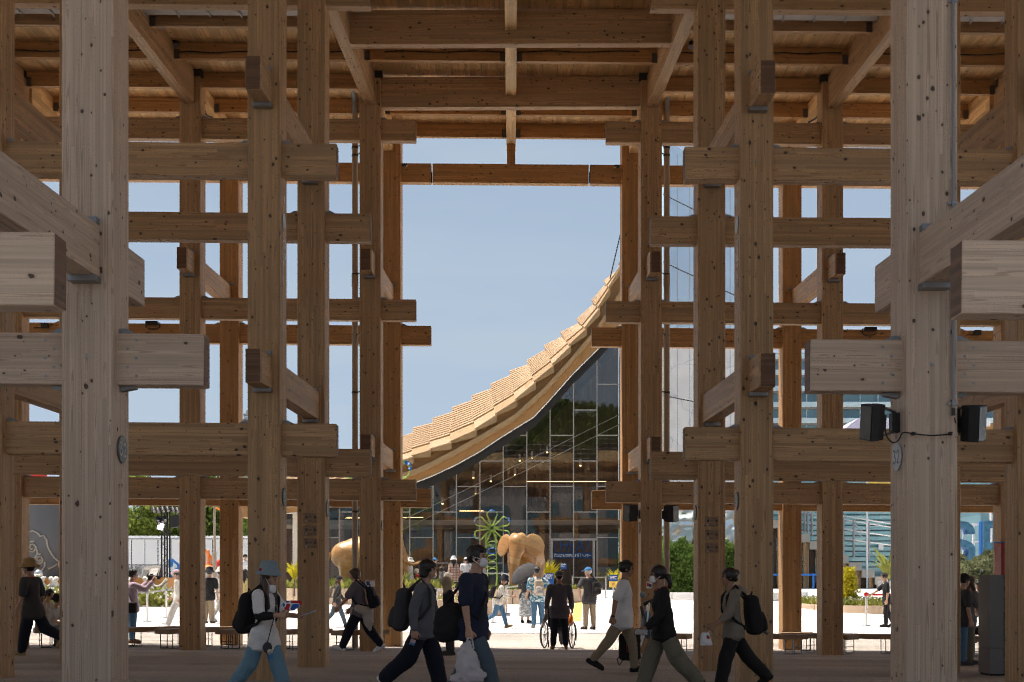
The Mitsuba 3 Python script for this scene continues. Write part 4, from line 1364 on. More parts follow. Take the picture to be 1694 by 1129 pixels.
WH = thing('white_hall', 'tall white hall with cracked pattern, pale glass above and a rippling mirror wall below', 'building')
d = 80
xa, xb = at(1098, 0, d)[0], at(1243, 0, d)[0]
Z = lambda py: at(0, py, d)[2]
part(WH, 'wall', box(xa, xb, d, d + 12, Z(806), Z(556)), 'crack_white')
part(WH, 'upper_wall', prism(Polygon([(xa, Z(556)), (xb, Z(556)), (xb, Z(296)), (at(1132, 0, d)[0], Z(250)), (xa, Z(232))]), d + .03, d + 11.9), 'pale_glass')
for px in (1107, 1121, 1141, 1165, 1186, 1208, 1228):
    x = at(px, 0, d)[0]
    part(WH, 'seam', box(x - .02, x + .02, d - .02, d + .027 if False else d - .004, Z(805), Z(557)), 'seam_grey')
    part(WH, 'seam', box(x - .025, x + .025, d + .005, d + .027, Z(556), Z(256 if px < 1150 else 300)), 'seam_grey')
for a, b in (((1097, 322), (1243, 395)), ((1097, 434), (1243, 502)), ((1097, 655), (1243, 684))):
    part(WH, 'cable', rod(at(*a, d - .3), at(*b, d - .3), .028, 5), 'dark_steel')
# rippling mirror wall, in panels
nx, nz = 60, 40
gx, gzz = np.meshgrid(np.linspace(0, 1, nx), np.linspace(0, 1, nz))
for k in range(3):
    px0 = 1096 + k * 49
    X = at(px0, 0, d)[0] + gx * (at(px0 + 48.4, 0, d)[0] - at(px0, 0, d)[0])
    ZZ = Z(985) + gzz * (Z(807) - Z(985))
    P3 = np.stack([X * 0.9, ZZ * 1.6, 0 * X + k], -1)
    Y = d - .5 + 0.16 * meshkit.fbm(P3, 3, 4 + k)
    q = np.arange(nx * nz).reshape(nz, nx)
    f = np.stack([q[:-1, :-1], q[:-1, 1:], q[1:, 1:], q[1:, :-1]], -1).reshape(-1, 4)
    part(WH, 'mirror_panel', mesh_of(np.stack([X, Y, ZZ], -1).reshape(-1, 3), np.vstack([f[:, [0, 1, 2]], f[:, [0, 2, 3]]])), 'wavy_metal', smooth=True)
# low kiosk roof far right
sh = thing('side_house', 'small orange roofed stall far right behind the olive tree', 'stall')
part(sh, 'wall', box(at(1622, 0, 74)[0], at(1690, 0, 74)[0], 74, 78, gz(25, 74), at(0, 720, 74)[2]), 'teal_glass')
part(sh, 'roof', prism(Polygon(flat([(1600, 716), (1640, 702), (1700, 716)], 73.8)), 73.6, 78.4), 'fascia_tan')
part(sh, 'sign', box(at(1629, 0, 73.5)[0], at(1637, 0, 73.5)[0], 73.4, 73.55, at(0, 706, 73.5)[2], at(0, 695, 73.5)[2]), 'white_paint')

op = thing('added_blocker_hall', 'long grey hall added unseen behind the camera to block low sky light', 'building')  # unseen hall, added to keep low sky light off the far posts
part(op, 'wall', box(-70, 70, -48, -34, -.5, 15), 'shed_trim' if False else 'concrete')
part(op, 'roof', box(-70.3, 70.3, -48.3, -33.7, 15.0, 15.5), 'gutter_paint')
for i in range(28):
    part(op, 'window', box(-68 + i * 5, -64.5 + i * 5, -33.99, -33.9, 2, 12), 'teal_glass')
# ================================================================ left: sheds, stage, lighting tower
plain('shed_white', (0.62, 0.64, 0.66), 0.5)
plain('shed_trim', (0.30, 0.33, 0.36), 0.5)
plain('shed_dark', (0.10, 0.11, 0.12), 0.5)
plain('stage_orange', (0.50, 0.235, 0.075), 0.65)
plain('board_grey', proc(lambda p, n, uv: mi.Color3f(0.085, 0.092, 0.105) * (0.8 + 0.5 * noise(p.x * 1.3, p.z * 0.7))), 0.5)
plain('cloud_line', (0.26, 0.25, 0.22), 0.6)
plain('red_paint', (0.55, 0.04, 0.03), 0.5)
plain('orange_paint', (0.75, 0.20, 0.03), 0.5)
plain('swag_white', (0.75, 0.74, 0.72), 0.7)
plain('blue_print', proc(lambda p, n, uv: mix((0.03, 0.16, 0.38), (0.5, 0.6, 0.68), smoothstep(0.55, 0.6, noise(p.x * 4, p.z * 4)))), 0.6)
d = 95
for k, (a, b, lab) in enumerate(((196, 297, 'long white prefabricated shed with a ribbed roof edge behind the lighting tower'), (330, 420, 'white prefabricated shed behind the orange and red float'))):
    s = thing('prefab_shed', lab, 'shed', 'white prefabricated sheds')
    xa, xb = at(a, 0, d)[0], at(b, 0, d)[0]
    zb, zt = gz(xa, d) - .05, at(0, 893, d)[2]
    part(s, 'wall', box(xa, xb, d, d + 5, zb, zt), 'shed_white')
    part(s, 'eave', box(xa - .15, xb + .15, d - .25, d + 5.2, zt + .003, zt + .09), 'shed_trim')
    for j in range(int((xb - xa) / .34)):
        x = xa + .1 + j * .34
        part(s, 'roof_rib', box(x, x + .2, d - .3, d + 5, zt + .093, zt + .24), 'white_paint')
    for j in range(int((xb - xa) / .9) + 1):
        x = xa + j * .9
        part(s, 'batten', box(x - .03, x + .03, d - .03, d - .003, zb, zt - .02), 'shed_dark' if j % 2 else 'shed_trim')
    part(s, 'window', box(xa + .25, xa + .85, d - .05, d - .004, zb + 1.0, zb + 1.35), 'teal_glass')
    part(s, 'meter_box', box(xa + 1.15, xa + 1.5, d - .2, d - .004, zb + 1.0, zb + 1.4), 'hall_frame')
    part(s, 'base', box(xa, xb, d - .02, d + 5, zb - .3, zb), 'concrete')
fb = thing('fence', 'dark vertical bar fence in front of the white sheds', 'fence')
for j in range(46):
    px = 200 + j * 2.15
    p = at(px, 0, 84)
    part(fb, 'bar', box(p[0] - .016, p[0] + .016, 84, 84.03, gz(p[0], 84), at(0, 934, 84)[2]), 'shed_dark')
for y in (935, 950):
    part(fb, 'rail', box(at(198, 0, 84)[0], at(300, 0, 84)[0], 83.96, 83.997, at(0, y + .7, 84)[2], at(0, y - .7, 84)[2]), 'shed_dark')
# stage front with swags
for k, (a, b, y0, y1, d, lab) in enumerate(((46, 112, 956, 1000, 55, 'orange stage front hung with white swags, below the grey board'), (214, 276, 956, 990, 55, 'orange stage front with white swags and bows beside the lighting tower'))):
    s = thing('stage', lab, 'stage', 'orange stage fronts')
    xa, xb = at(a, 0, d)[0], at(b, 0, d)[0]
    zt, zb = at(0, y0, d)[2], gz(xa, d) - .05
    part(s, 'front', box(xa, xb, d, d + 2.5, zb, zt), 'stage_orange')
    n = 3 if k == 0 else 2
    for i in range(n):
        u, v = xa + (xb - xa) * i / n, xa + (xb - xa) * (i + 1) / n
        for dz, r in ((0.05, .05), (0.22, .045), (0.36, .03)):
            t = np.linspace(0, 1, 9)
            part(s, 'swag', tube(np.stack([u + (v - u) * t, 0 * t + d - .04, zt - dz - .30 * np.sin(np.pi * t) * (1 - (0 if k else 0))], 1), r, 6), 'swag_white')
        part(s, 'bow', cat([ball((u + q[0], d - .1, zt - .08 + q[1]), .10, 1) for q in ((-.1, .03), (.1, .03), (0, -.06), (-.05, -.2), (.05, -.22))]), 'swag_white')
    n2 = 900
    q = np.stack([rng.uniform(xa - .3, xb + 1.6 * k, n2), rng.uniform(d - 1.6, d - .2, n2), zb + .15 + rng.uniform(0, .45, n2)], -1)
    bk = thing('flower_border', 'green planting with white flowers at the foot of the stage %s' % ('below the grey board' if k == 0 else 'beside the lighting tower'), 'flowers', kind='stuff')
    part(bk, 'foliage', leaf_cloud(q, .16, rng, 1.8, .8), 'leaf_grass', kind='stuff')
    part(bk, 'flowers', leaf_cloud(q[:330] + [0, -.1, .16], .1, rng, 1., .3), 'petal_white', kind='stuff')
bd = thing('backdrop_board', 'big dark grey stage board with pale curled cloud outline', 'board')
d = 57
part(bd, 'panel', box(at(-60, 0, d)[0], at(128, 0, d)[0], d, d + .3, at(0, 954, d)[2], at(0, 792, d)[2]), 'board_grey')
part(bd, 'header', box(at(52, 0, d)[0], at(75, 0, d)[0], d - .05, d + .2, at(0, 791, d)[2], at(0, 776, d)[2]), 'red_paint')
part(bd, 'leg', cat([box(at(px, 0, d)[0] - .1, at(px, 0, d)[0] + .1, d + .05, d + .25, gz(-20, d), at(0, 954, d)[2]) for px in (-40, 20, 80)]), 'shed_dark')


def spiral(cx, cy, r0, r1, a0, turns, n=40):
    t = np.linspace(0, 1, n)
    r = r0 + (r1 - r0) * t
    a = np.radians(a0 + 360 * turns * t)
    return [(cx + rr * math.cos(x), cy + rr * math.sin(x)) for rr, x in zip(r, a)]


for pts in ([(40, 890), (46, 882), (54, 878), (62, 882), (67, 888), (72, 886), (77, 893), (79, 905), (84, 915), (90, 923), (97, 930), (99, 940), (102, 948)], spiral(53, 906, 2, 10, 40, 1.7), [(60, 905), (62, 915), (58, 925), (52, 928), (46, 922)], spiral(65, 926, 1.5, 9, 0, 1.8),
            [(74, 930), (74, 938), (68, 946)], [(80, 942), (88, 938), (95, 934)]):
    part(bd, 'cloud_outline', tube([at(a, b, d - .03) for a, b in pts], .038, 6), 'cloud_line')
tw = thing('lighting_tower', 'black lattice lighting tower crowned with stage lamps', 'lighting tower')
d = 56
zt, zb = at(0, 836, d)[2], gz(-14, d)
px4 = ((267.5, 56), (272.5, 56.5), (276.5, 56.1), (281, 56.6))
for px, dd in px4:
    part(tw, 'chord', rod((at(px, 0, dd)[0], dd, zb), (at(px, 0, dd)[0], dd, zt), .035, 6), 'black')
xa, xb = at(267.5, 0, 56)[0], at(281, 0, 56.6)[0]
zz = np.arange(zb, zt, .35)
part(tw, 'lattice', cat([rod((xa if i % 2 else xb, 56.2, a), (xb if i % 2 else xa, 56.2, a + .35), .012, 5) for i, a in enumerate(zz)]), 'black')
part(tw, 'base_plate', box(xa - .3, xb + .3, 55.8, 57, zb - .02, zb + .06), 'black')
part(tw, 'arm', rod((at(250, 0, 56)[0], 56.1, zt - .12), (at(299, 0, 56)[0], 56.1, zt - .12), .03, 6), 'black')
LAMPN = ['%s from the left on the top arm' % q for q in ('first', 'second', 'third', 'fourth', 'fifth', 'sixth')] + ['%s of the lower cluster' % q for q in ('leftmost', 'middle', 'rightmost', 'lowest')]
LAMPI = [0, 1, 2, 3, 4, 5, 6, 7, 8, 9]
for px, py in ((254, 842), (261, 843), (269, 842), (277, 841), (286, 842), (293, 843), (260, 858), (268, 860), (272, 857), (262, 862)):
    p = at(px, py, 55.9)
    lk = thing('stage_lamp', 'black stage lamp on the lattice lighting tower, ' + LAMPN[LAMPI.pop(0)], 'lamp', 'stage lamps on the lattice tower')
    part(lk, 'housing', rod(p, p + np.array([.08, -.20, -.12]), .10, 12, .075), 'black')
    part(lk, 'lens', rod(p + np.array([.08, -.201, -.121]), p + np.array([.081, -.206, -.124]), .065, 12), 'lens')
    part(lk, 'yoke', rod(p + [0, .05, .14], p + [0, 0, -.02], .018, 5), 'black')
lk = thing('flood_lamp', 'switched-on white flood lamp hanging low on the lighting tower', 'lamp')
p = at(265.5, 871.5, 55.8)
part(lk, 'housing', rot(box(p[0] - .12, p[0] + .12, 55.8, 55.95, p[2] - .14, p[2] + .14), (0, 1, 0), 20, p), 'shed_trim')
k = part(lk, 'lens', rot(box(p[0] - .10, p[0] + .10, 55.78, 55.795, p[2] - .12, p[2] + .12), (0, 1, 0), 20, p), 'white_paint')
scene[k]['emitter'] = {'type': 'area', 'radiance': rgb(4.5, 4.7, 5.0)}
lk = thing('line_loudspeaker', 'black loudspeaker hanging beside the lattice lighting tower', 'loudspeaker')
part(lk, 'cabinet', rot(box(at(284, 0, 55.8)[0], at(298, 0, 55.8)[0], 55.6, 56.0, at(0, 873, 55.8)[2], at(0, 853, 55.8)[2]), (0, 1, 0), -8, at(291, 862, 55.8)), 'black')
part(lk, 'hanger', rod(at(290, 853, 55.8), at(290, 840, 56), .015, 5), 'black')
for (px, py, w, h, lab) in ((240, 944, 13, 13, 'small black floor loudspeaker left of the tower base'), (254, 943, 17, 15, 'large black floor loudspeaker left of the tower base')):
    k = thing('floor_loudspeaker', lab, 'loudspeaker', 'floor loudspeakers on the stage')
    a = at(px - w / 2, py + h / 2, 56.5)
    b = at(px + w / 2, py - h / 2, 56.5)
    part(k, 'cabinet', mesh_of([(a[0], 56.3, a[2] - .2), (b[0], 56.3, a[2] - .2), (b[0], 56.9, b[2]), (a[0], 56.9, b[2]), (a[0], 57.1, a[2] - .2), (b[0], 57.1, a[2] - .2)], [(0, 1, 2), (0, 2, 3), (3, 2, 5), (3, 5, 4), (0, 3, 4), (1, 5, 2), (0, 4, 5), (0, 5, 1)]), 'black')
    part(k, 'grille', mesh_of([(a[0] + .05, 56.29, a[2] - .1), (b[0] - .05, 56.29, a[2] - .1), (b[0] - .05, 56.77, b[2] - .12), (a[0] + .05, 56.77, b[2] - .12)], [(0, 1, 2), (0, 2, 3)]), 'black_gloss')
mb = thing('mirror_ball', 'chrome mirror ball standing at the foot of the grey board', 'mirror ball')
part(mb, 'ball', trimesh.Trimesh(*(lambda m: (m.vertices, m.faces))(ball(at(63.5, 950, 54.5), .17, 2)), process=False), 'bright_steel')
part(mb, 'foot', rod(at(63.5, 950, 54.5) - [0, 0, .4], at(63.5, 950, 54.5) - [0, 0, .14], .04, 8), 'dark_steel')
fl = thing('festival_float', 'bright orange, cream and red festival float behind the walking people at left', 'float')
d = 80
part(fl, 'sail', prism(Polygon(flat([(334, 908), (340, 912), (362, 938), (336, 938)], d)), d, d + .25), 'cream_wall')
part(fl, 'sail_edge', tube([at(338, 909, d - .05), at(350, 923, d - .05), at(364, 938, d - .05)], .07, 6), 'orange_paint')
part(fl, 'mast', rod(at(345, 935, d - .2), at(345, 911, d - .2), .07, 8), 'orange_paint')
part(fl, 'lantern', ball(at(361, 934, d - .3), (.22, .2, .26), 2), 'red_paint')
part(fl, 'hull', chain_m if False else ball(at(347, 941, d), (.62, .5, .25), 3), 'orange_paint')
part(fl, 'hull_trim', tube([at(338 + 18 * t, 940 - 4 * math.sin(math.pi * t) + 3, d - .5) for t in np.linspace(0, 1, 9)], .05, 6), 'sign_yellow')
part(fl, 'base', box(at(330, 0, d)[0], at(368, 0, d)[0], d - .4, d + .6, gz(-17, d), at(0, 944, d)[2]), 'concrete')
wv = thing('wave_sculpture', 'blue and white wave patterned float beside the lighting tower', 'float')
part(wv, 'wave', prism(Polygon(flat([(278, 928), (284, 926), (292, 932), (300, 944), (300, 958), (280, 958)], 62)), 62, 62.4), 'blue_print')
part(wv, 'crest', tube([at(277, 929, 61.9), at(284, 926, 61.9), at(293, 933, 61.9), at(300, 944, 61.9)], .06, 6), 'letter_edge')
part(wv, 'base', box(at(278, 0, 62)[0], at(302, 0, 62)[0], 61.8, 62.6, gz(-14, 62), at(0, 958, 62)[2]), 'concrete')
lp_ = thing('lamp_post', 'slim tan lamp post between the first and second far posts', 'lamp post')
p = at(355, 0, 70)
part(lp_, 'pole', tube([(p[0], 70, gz(p[0], 70)), (p[0], 70, at(0, 915, 70)[2]), (p[0], 70, at(0, 914, 70)[2]), (p[0], 70, at(0, 838, 70)[2])], [.10, .10, .07, .06], 10), 'pipe_paint')
part(lp_, 'arm', tube([at(355, 840, 70), at(361, 842, 70), at(366, 846, 70)], .05, 6), 'orange_paint')
tc = thing('traffic_cone', 'red and white traffic cone at the foot of the lighting tower', 'cone')
p = at(263, 955, 58)
part(tc, 'cone', rod(p - [0, 0, .3], p + [0, 0, .38], .14, 12, .03), 'red_paint')
part(tc, 'band', rod(p + [0, 0, .02], p + [0, 0, .14], .102, 12, .082), 'white_paint')
ft = thing('far_tower', 'grey stepped tower far away between the second and third posts', 'building')
p = at(409, 0, 300)
part(ft, 'wall', box(at(403, 0, 300)[0], at(424, 0, 300)[0], 300, 312, gz(0, 300), at(0, 684, 300)[2]), 'seam_grey')
part(ft, 'roof', box(at(407, 0, 300)[0], at(424, 0, 300)[0], 300.1, 312, at(0, 684, 300)[2], at(0, 679, 300)[2]), 'shed_trim')
part(ft, 'balcony', cat([box(at(402, 0, 299.5)[0], at(408, 0, 299.5)[0], 299.3, 299.9, at(0, y + 1.5, 300)[2], at(0, y, 300)[2]) for y in range(687, 930, 8)]), 'shed_dark')
# distant tree line all round the square, so that the place does not end at the paving
ftl = thing('far_woods', 'far belt of trees closing the horizon behind the pavilions', 'trees', kind='stuff')
n = 26000
u = rng.uniform(-1, 1, n)
yy = 205 + 25 * rng.random(n)
xx = u * 190
hh = 6.5 + 4 * meshkit.fbm(np.stack([xx * .09, 0 * xx, 0 * xx], -1), 3, 2)
q = np.stack([xx, yy, EYE - .5 + hh * rng.uniform(0, 1, n) ** .7], -1)
part(ftl, 'foliage', leaf_cloud(q, .85, rng, 1.6), 'leaf_tree', kind='stuff')
# ================================================================ benches, barriers, signs, fittings on the ring
def bench(label, px, py, d, length, ang, width=0.38, h=0.40, frame='dark_steel'):
    """Block seat on two wire loops; px, py is the near end's middle of the seat front edge."""
    k = thing('bench', label, 'bench', 'low benches between the posts')
    o = at(px, py, d)
    zb = gz(o[0], d)
    zt = zb + h
    a = math.radians(ang)
    ax = np.array([math.cos(a), math.sin(a), 0])
    sd = np.array([-ax[1], ax[0], 0])
    o = np.array([o[0], d, 0])
    n = max(2, int(round(length / 0.45)))
    for i in range(n):
        p = o + ax * (length * i / n + .004)
        q = o + ax * (length * (i + 1) / n - .004)
        wood_part(k, 'seat_block', p + [0, 0, zt - .05], q + [0, 0, zt - .05], width, .10, 'bench_wood', c=.006)
    for f in (0.1, 0.9):
        c = o + ax * length * f
        z0, z1 = zb + .012, zt - .105
        for s in (-1, 1):
            e = c + sd * s * (width / 2 - .03)
            part(k, 'leg', rod(e + [0, 0, z0], e + [0, 0, z1], .0095, 6), frame)
            e2 = e + ax * (.2 if f < .5 else -.2)
            part(k, 'leg', rod(e2 + [0, 0, z0], e2 + [0, 0, z1], .0095, 6), frame)
            part(k, 'foot_rail', rod(e + [0, 0, z0], e2 + [0, 0, z0], .0095, 6), frame)
        part(k, 'foot_rail', rod(c - sd * (width / 2 - .03) + [0, 0, z0], c + sd * (width / 2 - .03) + [0, 0, z0], .0095, 6), frame)
        part(k, 'cross_rail', rod(c - sd * (width / 2 - .03) + [0, 0, (z0 + z1) / 2], c + sd * (width / 2 - .03) + [0, 0, (z0 + z1) / 2], .008, 6), frame)


bench('bench at far left under the seated pair', 56, 1045, 27.9, 1.3, 25)
bench('long bench behind the photographing man', 200, 1045, 29.0, 1.75, 40)
bench('bench whose block end faces the camera left of the second post', 267, 1048, 27.9, 1.5, 62)
bench('short bench behind the second post at left', 318, 1040, 29.6, 1.0, 30)
bench('bench behind the woman in the pale bucket hat', 366, 1047, 28.0, 1.5, 55)
bench('bench between the two tall posts right of the bucket hat woman', 468, 1047, 28.2, 1.2, 50)
bench('bench behind the woman with the tied jacket', 556, 1050, 27.9, 1.2, 42)
bench('bench behind the woman in the black jacket', 1141, 1053, 27.6, 1.2, 155, frame='steel')
bench('long pale bench in front of the first orange post at right', 1331, 1054, 27.9, 1.45, 142, frame='steel')
bench('bench end just right of the dark post at right', 1412, 1055, 28.0, 1.2, 128, frame='steel')
bench('long pale bench left of the big near post at right', 1490, 1052, 28.6, 1.6, 148, frame='steel')
bench('bench partly hidden behind the second post at right', 1346, 1048, 30.0, .7, 170, frame='steel')
bench('bench beside the grey cabinet carrying a black bag', 1628, 1056, 27.4, 1.3, 140, frame='steel')


def stanchion(x, d, h=0.95, label=None, base='steel', nth=None):
    k = thing('stanchion', label or 'slim steel queue post on a round foot, %s from the left' % nth, 'queue post', None if label else 'steel queue posts on the square')
    z = gz(x, d)
    part(k, 'pole', rod((x, d, z + .02), (x, d, z + h), .032, 12), 'bright_steel')
    part(k, 'foot', lathe([(0, .035), (.05, .035), (.16, .014), (.17, 0), (0, 0)], 20), base)
    scene[list(scene)[-1]]['to_world'] = T().translate([float(x), float(d), z])
    part(k, 'head', rod((x, d, z + h), (x, d, z + h + .06), .04, 12), 'steel')
    return np.array([x, d, z + h])


plain('belt_grey', (0.36, 0.35, 0.34), 0.6)
plain('belt_red', (0.60, 0.02, 0.02), 0.6)
runs = [[(152, 44.5), (243.5, 43.8), (275, 46), (300, 47.0)], [(330, 44.2), (351.5, 43.6), (372, 43.6)], [(600, 46.3), (722, 46.0), (815.6, 43.0)], [(838, 48.5), (880, 52), (910, 54)], [(842, 68), (830, 70), (752, 70), (735, 71)],
        [(947, 62), (1002, 62)]]
ORD = 'first second third fourth fifth sixth seventh eighth ninth tenth eleventh twelfth thirteenth fourteenth fifteenth sixteenth seventeenth eighteenth nineteenth twentieth'.split()
ALLP = sorted(px for r in runs for px, _ in r)
NTH = {px: ORD[i] for i, px in enumerate(ALLP)}
for i, r in enumerate(runs):
    P = [stanchion(at(px, 0, d)[0], d, nth=NTH[px]) for px, d in r]
    for j, (a, b) in enumerate(zip(P, P[1:])):
        k = thing('queue_belt', 'grey belt from the %s to the %s steel queue post from the left' % (NTH[r[j][0]], NTH[r[j + 1][0]]), 'belt', 'grey belts between queue posts')
        for dz in (0, -.0):
            m, _ = bar(a + [0, 0, -.03], b + [0, 0, -.03], .012, .055)
        add(k + '__band', m, 'belt_grey')
        add(k + '__clip', box(b[0] - .045, b[0] + .045, b[1] - .045, b[1] + .045, b[2] - .07, b[2] + .0), 'steel')
a = stanchion(at(1433, 0, 41.5)[0], 41.5, label='steel queue post with a red belt head on a wide foot')
b = a + np.array([2.6, .9, -.02])
k = thing('queue_belt', 'red retractable belt running behind the big near post', 'belt')
m, _ = bar(a + [0, 0, -.02], b, .012, .06)
add(k + '__band', m, 'belt_red')
add(k + '__head', box(a[0] - .06, a[0] + .06, 41.44, 41.56, a[2] - .05, a[2] + .04), 'belt_red')


def stand_sign(label, px0, px1, y0, y1, d, parts, post=True):
    k = thing('stand_sign', label, 'sign')
    x0, x1, zt, zb = at(px0, 0, d)[0], at(px1, 0, d)[0], at(0, y0, d)[2], at(0, y1, d)[2]
    part(k, 'board', box(x0, x1, d, d + .03, zb, zt), 'sign_blue')
    if post:
        xm = (x0 + x1) / 2
        part(k, 'pole', rod((xm, d + .06, gz(xm, d) + .02), (xm, d + .06, zt - .05), .025, 10), 'bright_steel')
        part(k, 'foot', box(xm - .18, xm + .18, d - .12, d + .22, gz(xm, d), gz(xm, d) + .02), 'steel')
    for u0, u1, v0, v1, mat in parts:
        part(k, 'print', box(x0 + (x1 - x0) * u0, x0 + (x1 - x0) * u1, d - .006, d - .001, zb + (zt - zb) * v0, zb + (zt - zb) * v1), mat)


lines = [(.12, .9, .86, .9, 'sign_white'), (.12, .75, .79, .82, 'sign_white'), (.12, .85, .73, .75, 'sign_white'), (.12, .6, .66, .69, 'sign_white'), (.12, .8, .6, .62, 'sign_white'), (0, .15, .92, 1, 'sign_yellow')]
stand_sign('blue notice on a post behind the attendant of the wheelchair', 899.5, 916.5, 949, 972.5, 50, lines)
stand_sign('small sign, blue above and orange below, right of the man in the blue cap', 1007.5, 1022, 951.5, 972.5, 47, [(0, 1, 0, .5, 'sign_yellow'), (.1, .9, .85, .9, 'sign_white'), (.1, .7, .75, .8, 'sign_white'), (.1, .85, .66, .69, 'sign_white'), (.35, .65, .15, .38, 'carved_wood')])
stand_sign('small dark notice on the theatre door', 926.5, 937.5, 933, 942.5, 74.6, [(.1, .9, .8, .95, 'sign_white'), (.15, .85, .55, .6, 'sign_white'), (.15, .7, .4, .45, 'sign_white')], post=False)
# paper notices on the posts
for lab, px0, px1, y0, y1, row, mats in (('white and blue paper notice on a post behind the tied-jacket woman', 604.5, 620.5, 960, 971.5, 'D', ((.1, .45, .2, .8, 'sign_blue'), (.05, .95, .86, .94, 'red_paint'))),
                                     ('white paper notice on the post behind the masked woman', 1069, 1079, 963, 974, 'D', ((.1, .5, .3, .8, 'red_paint'), (.5, .9, .2, .7, 'sign_blue')))):
    k = thing('notice', lab, 'notice')
    d = ROWS[row] - .004
    x0, x1, zt, zb = at(px0, 0, d)[0], at(px1, 0, d)[0], at(0, y0, d)[2], at(0, y1, d)[2]
    part(k, 'sheet', box(x0, x1, d - .004, d + .001, zb, zt), 'sign_white')
    for u0, u1, v0, v1, mt_ in mats:
        part(k, 'print', box(x0 + (x1 - x0) * u0, x0 + (x1 - x0) * u1, d - .006, d - .0045, zb + (zt - zb) * v0, zb + (zt - zb) * v1), mt_)
plain('info_plate', (0.27, 0.175, 0.115), 0.45)
plain('info_ink', (0.035, 0.03, 0.03), 0.5)
for s, x, ys_ in ((-1, 502.5, (849, 870, 891)), (1, 1166.5, (855, 877, 898.5))):
    for j, y in enumerate(ys_):
        d = ROWS['C'] - .004
        k = thing('info_board', 'small brown information sign on the %s tall post, %s of three' % ('left' if s < 0 else 'right', ('topmost', 'middle', 'lowest')[j]), 'plate', 'brown information plates on posts')
        x0, x1, zt, zb = at(x, 0, d)[0], at(x + 21.5, 0, d)[0], at(0, y, d)[2], at(0, y + 16.5, d)[2]
        part(k, 'panel', box(x0, x1, d - .006, d + .001, zb, zt), 'info_plate')
        for u0, u1, v0, v1, mt_ in ((.12, .28, .84, .9, 'info_ink'), (.36, .9, .80, .83, 'info_ink'), (.14, .3, .45, .7, 'info_ink'), (.36, .68, .58, .63, 'info_ink'), (.36, .62, .48, .52, 'info_ink'), (.13, .24, .08, .24, 'plate_pale'), (.28, .75, .17, .20, 'info_ink'), (.28, .66, .09, .12, 'info_ink'), (.82, .95, .1, .18, 'info_ink')):
            part(k, 'print', box(x0 + (x1 - x0) * u0, x0 + (x1 - x0) * u1, d - .0085, d - .0065, zb + (zt - zb) * v0, zb + (zt - zb) * v1), mt_)
        c = np.array([x0 + (x1 - x0) * .88, d - .0075, zb + (zt - zb) * .55])
        part(k, 'arrow', mesh_of([c + [-.03, 0, .035], c + [.03, 0, 0], c + [-.03, 0, -.035], c + [-.012, 0, 0]], [(0, 1, 3), (1, 2, 3)]), 'info_ink')


# downpipes with straps
for s, px, lab in ((-1, 587.3, 'tan downpipe beside the left gateway posts'), (1, 1103.0, 'tan downpipe beside the right gateway posts')):
    k = thing('downpipe', lab, 'downpipe', 'tan downpipes at the gateway')
    d = 29.2
    x = at(px, 0, d)[0]
    top = EYE + (HOR - 190) * d / F
    part(k, 'pipe', rod((x, d, gz(x, d)), (x, d, top), .062, 16), 'pipe_paint')
    bend = [(x, d, top), (x, d - .12, top + .28), (x - s * .0 + s * -.02, d - .9, top + .55), (x + s * .12, 25.4, top + .62 + .35), (x + s * .14, 24.4, top + .62 + .5)]
    part(k, 'upper_pipe', tube(bend, .055, 14), 'galvanised')
    for py in (245, 258, 455, 555, 650, 847):
        z = EYE + (HOR - py) * d / F
        part(k, 'strap', rod((x, d, z - .02), (x, d, z + .02), .07, 14), 'dark_steel')
        part(k, 'strap_arm', rod((x, d, z), (x - s * .22, d - .3, z), .012, 6), 'dark_steel')
    for py in (275 + 190, 560):
        z = EYE + (HOR - py) * d / F
        part(k, 'socket', rod((x, d, z - .12), (x, d, z + .12), .07, 16), 'pipe_paint')
# grey conduit on the near right post, loudspeakers and their cable
ck = thing('conduit', 'thin grey steel conduit running down the big near post at right', 'conduit')
d = ROWS['A'] - .02
x = at(1577, 0, d)[0]
part(ck, 'pipe', rod((x, d, at(0, 688, d)[2]), (x, d, at(0, -60, d)[2]), .0115, 12), 'galvanised')
part(ck, 'sleeve', rod((x, d, at(0, 688, d)[2]), (x, d, at(0, 676, d)[2]), .015, 12), 'dark_steel')
for py in (1, 336, 668):
    z = at(0, py, d)[2]
    part(ck, 'clamp', box(x - .04, x + .04, d + .004, d + .018, z - .012, z + .012), 'steel')
    part(ck, 'clamp', rod((x, d, z - .01), (x, d, z + .01), .016, 10), 'steel')


def cabinet_mesh(w, dp, h, taper=0.55):
    """Wedge loudspeaker: wide front at -y, narrower back."""
    pts = [(-w / 2, -dp / 2), (w / 2, -dp / 2), (w / 2, 0), (w / 2 * taper, dp / 2), (-w / 2 * taper, dp / 2), (-w / 2, 0)]
    m = trimesh.creation.extrude_polygon(Polygon(pts), h, engine='earcut')
    m.apply_translation((0, 0, -h / 2))
    return m


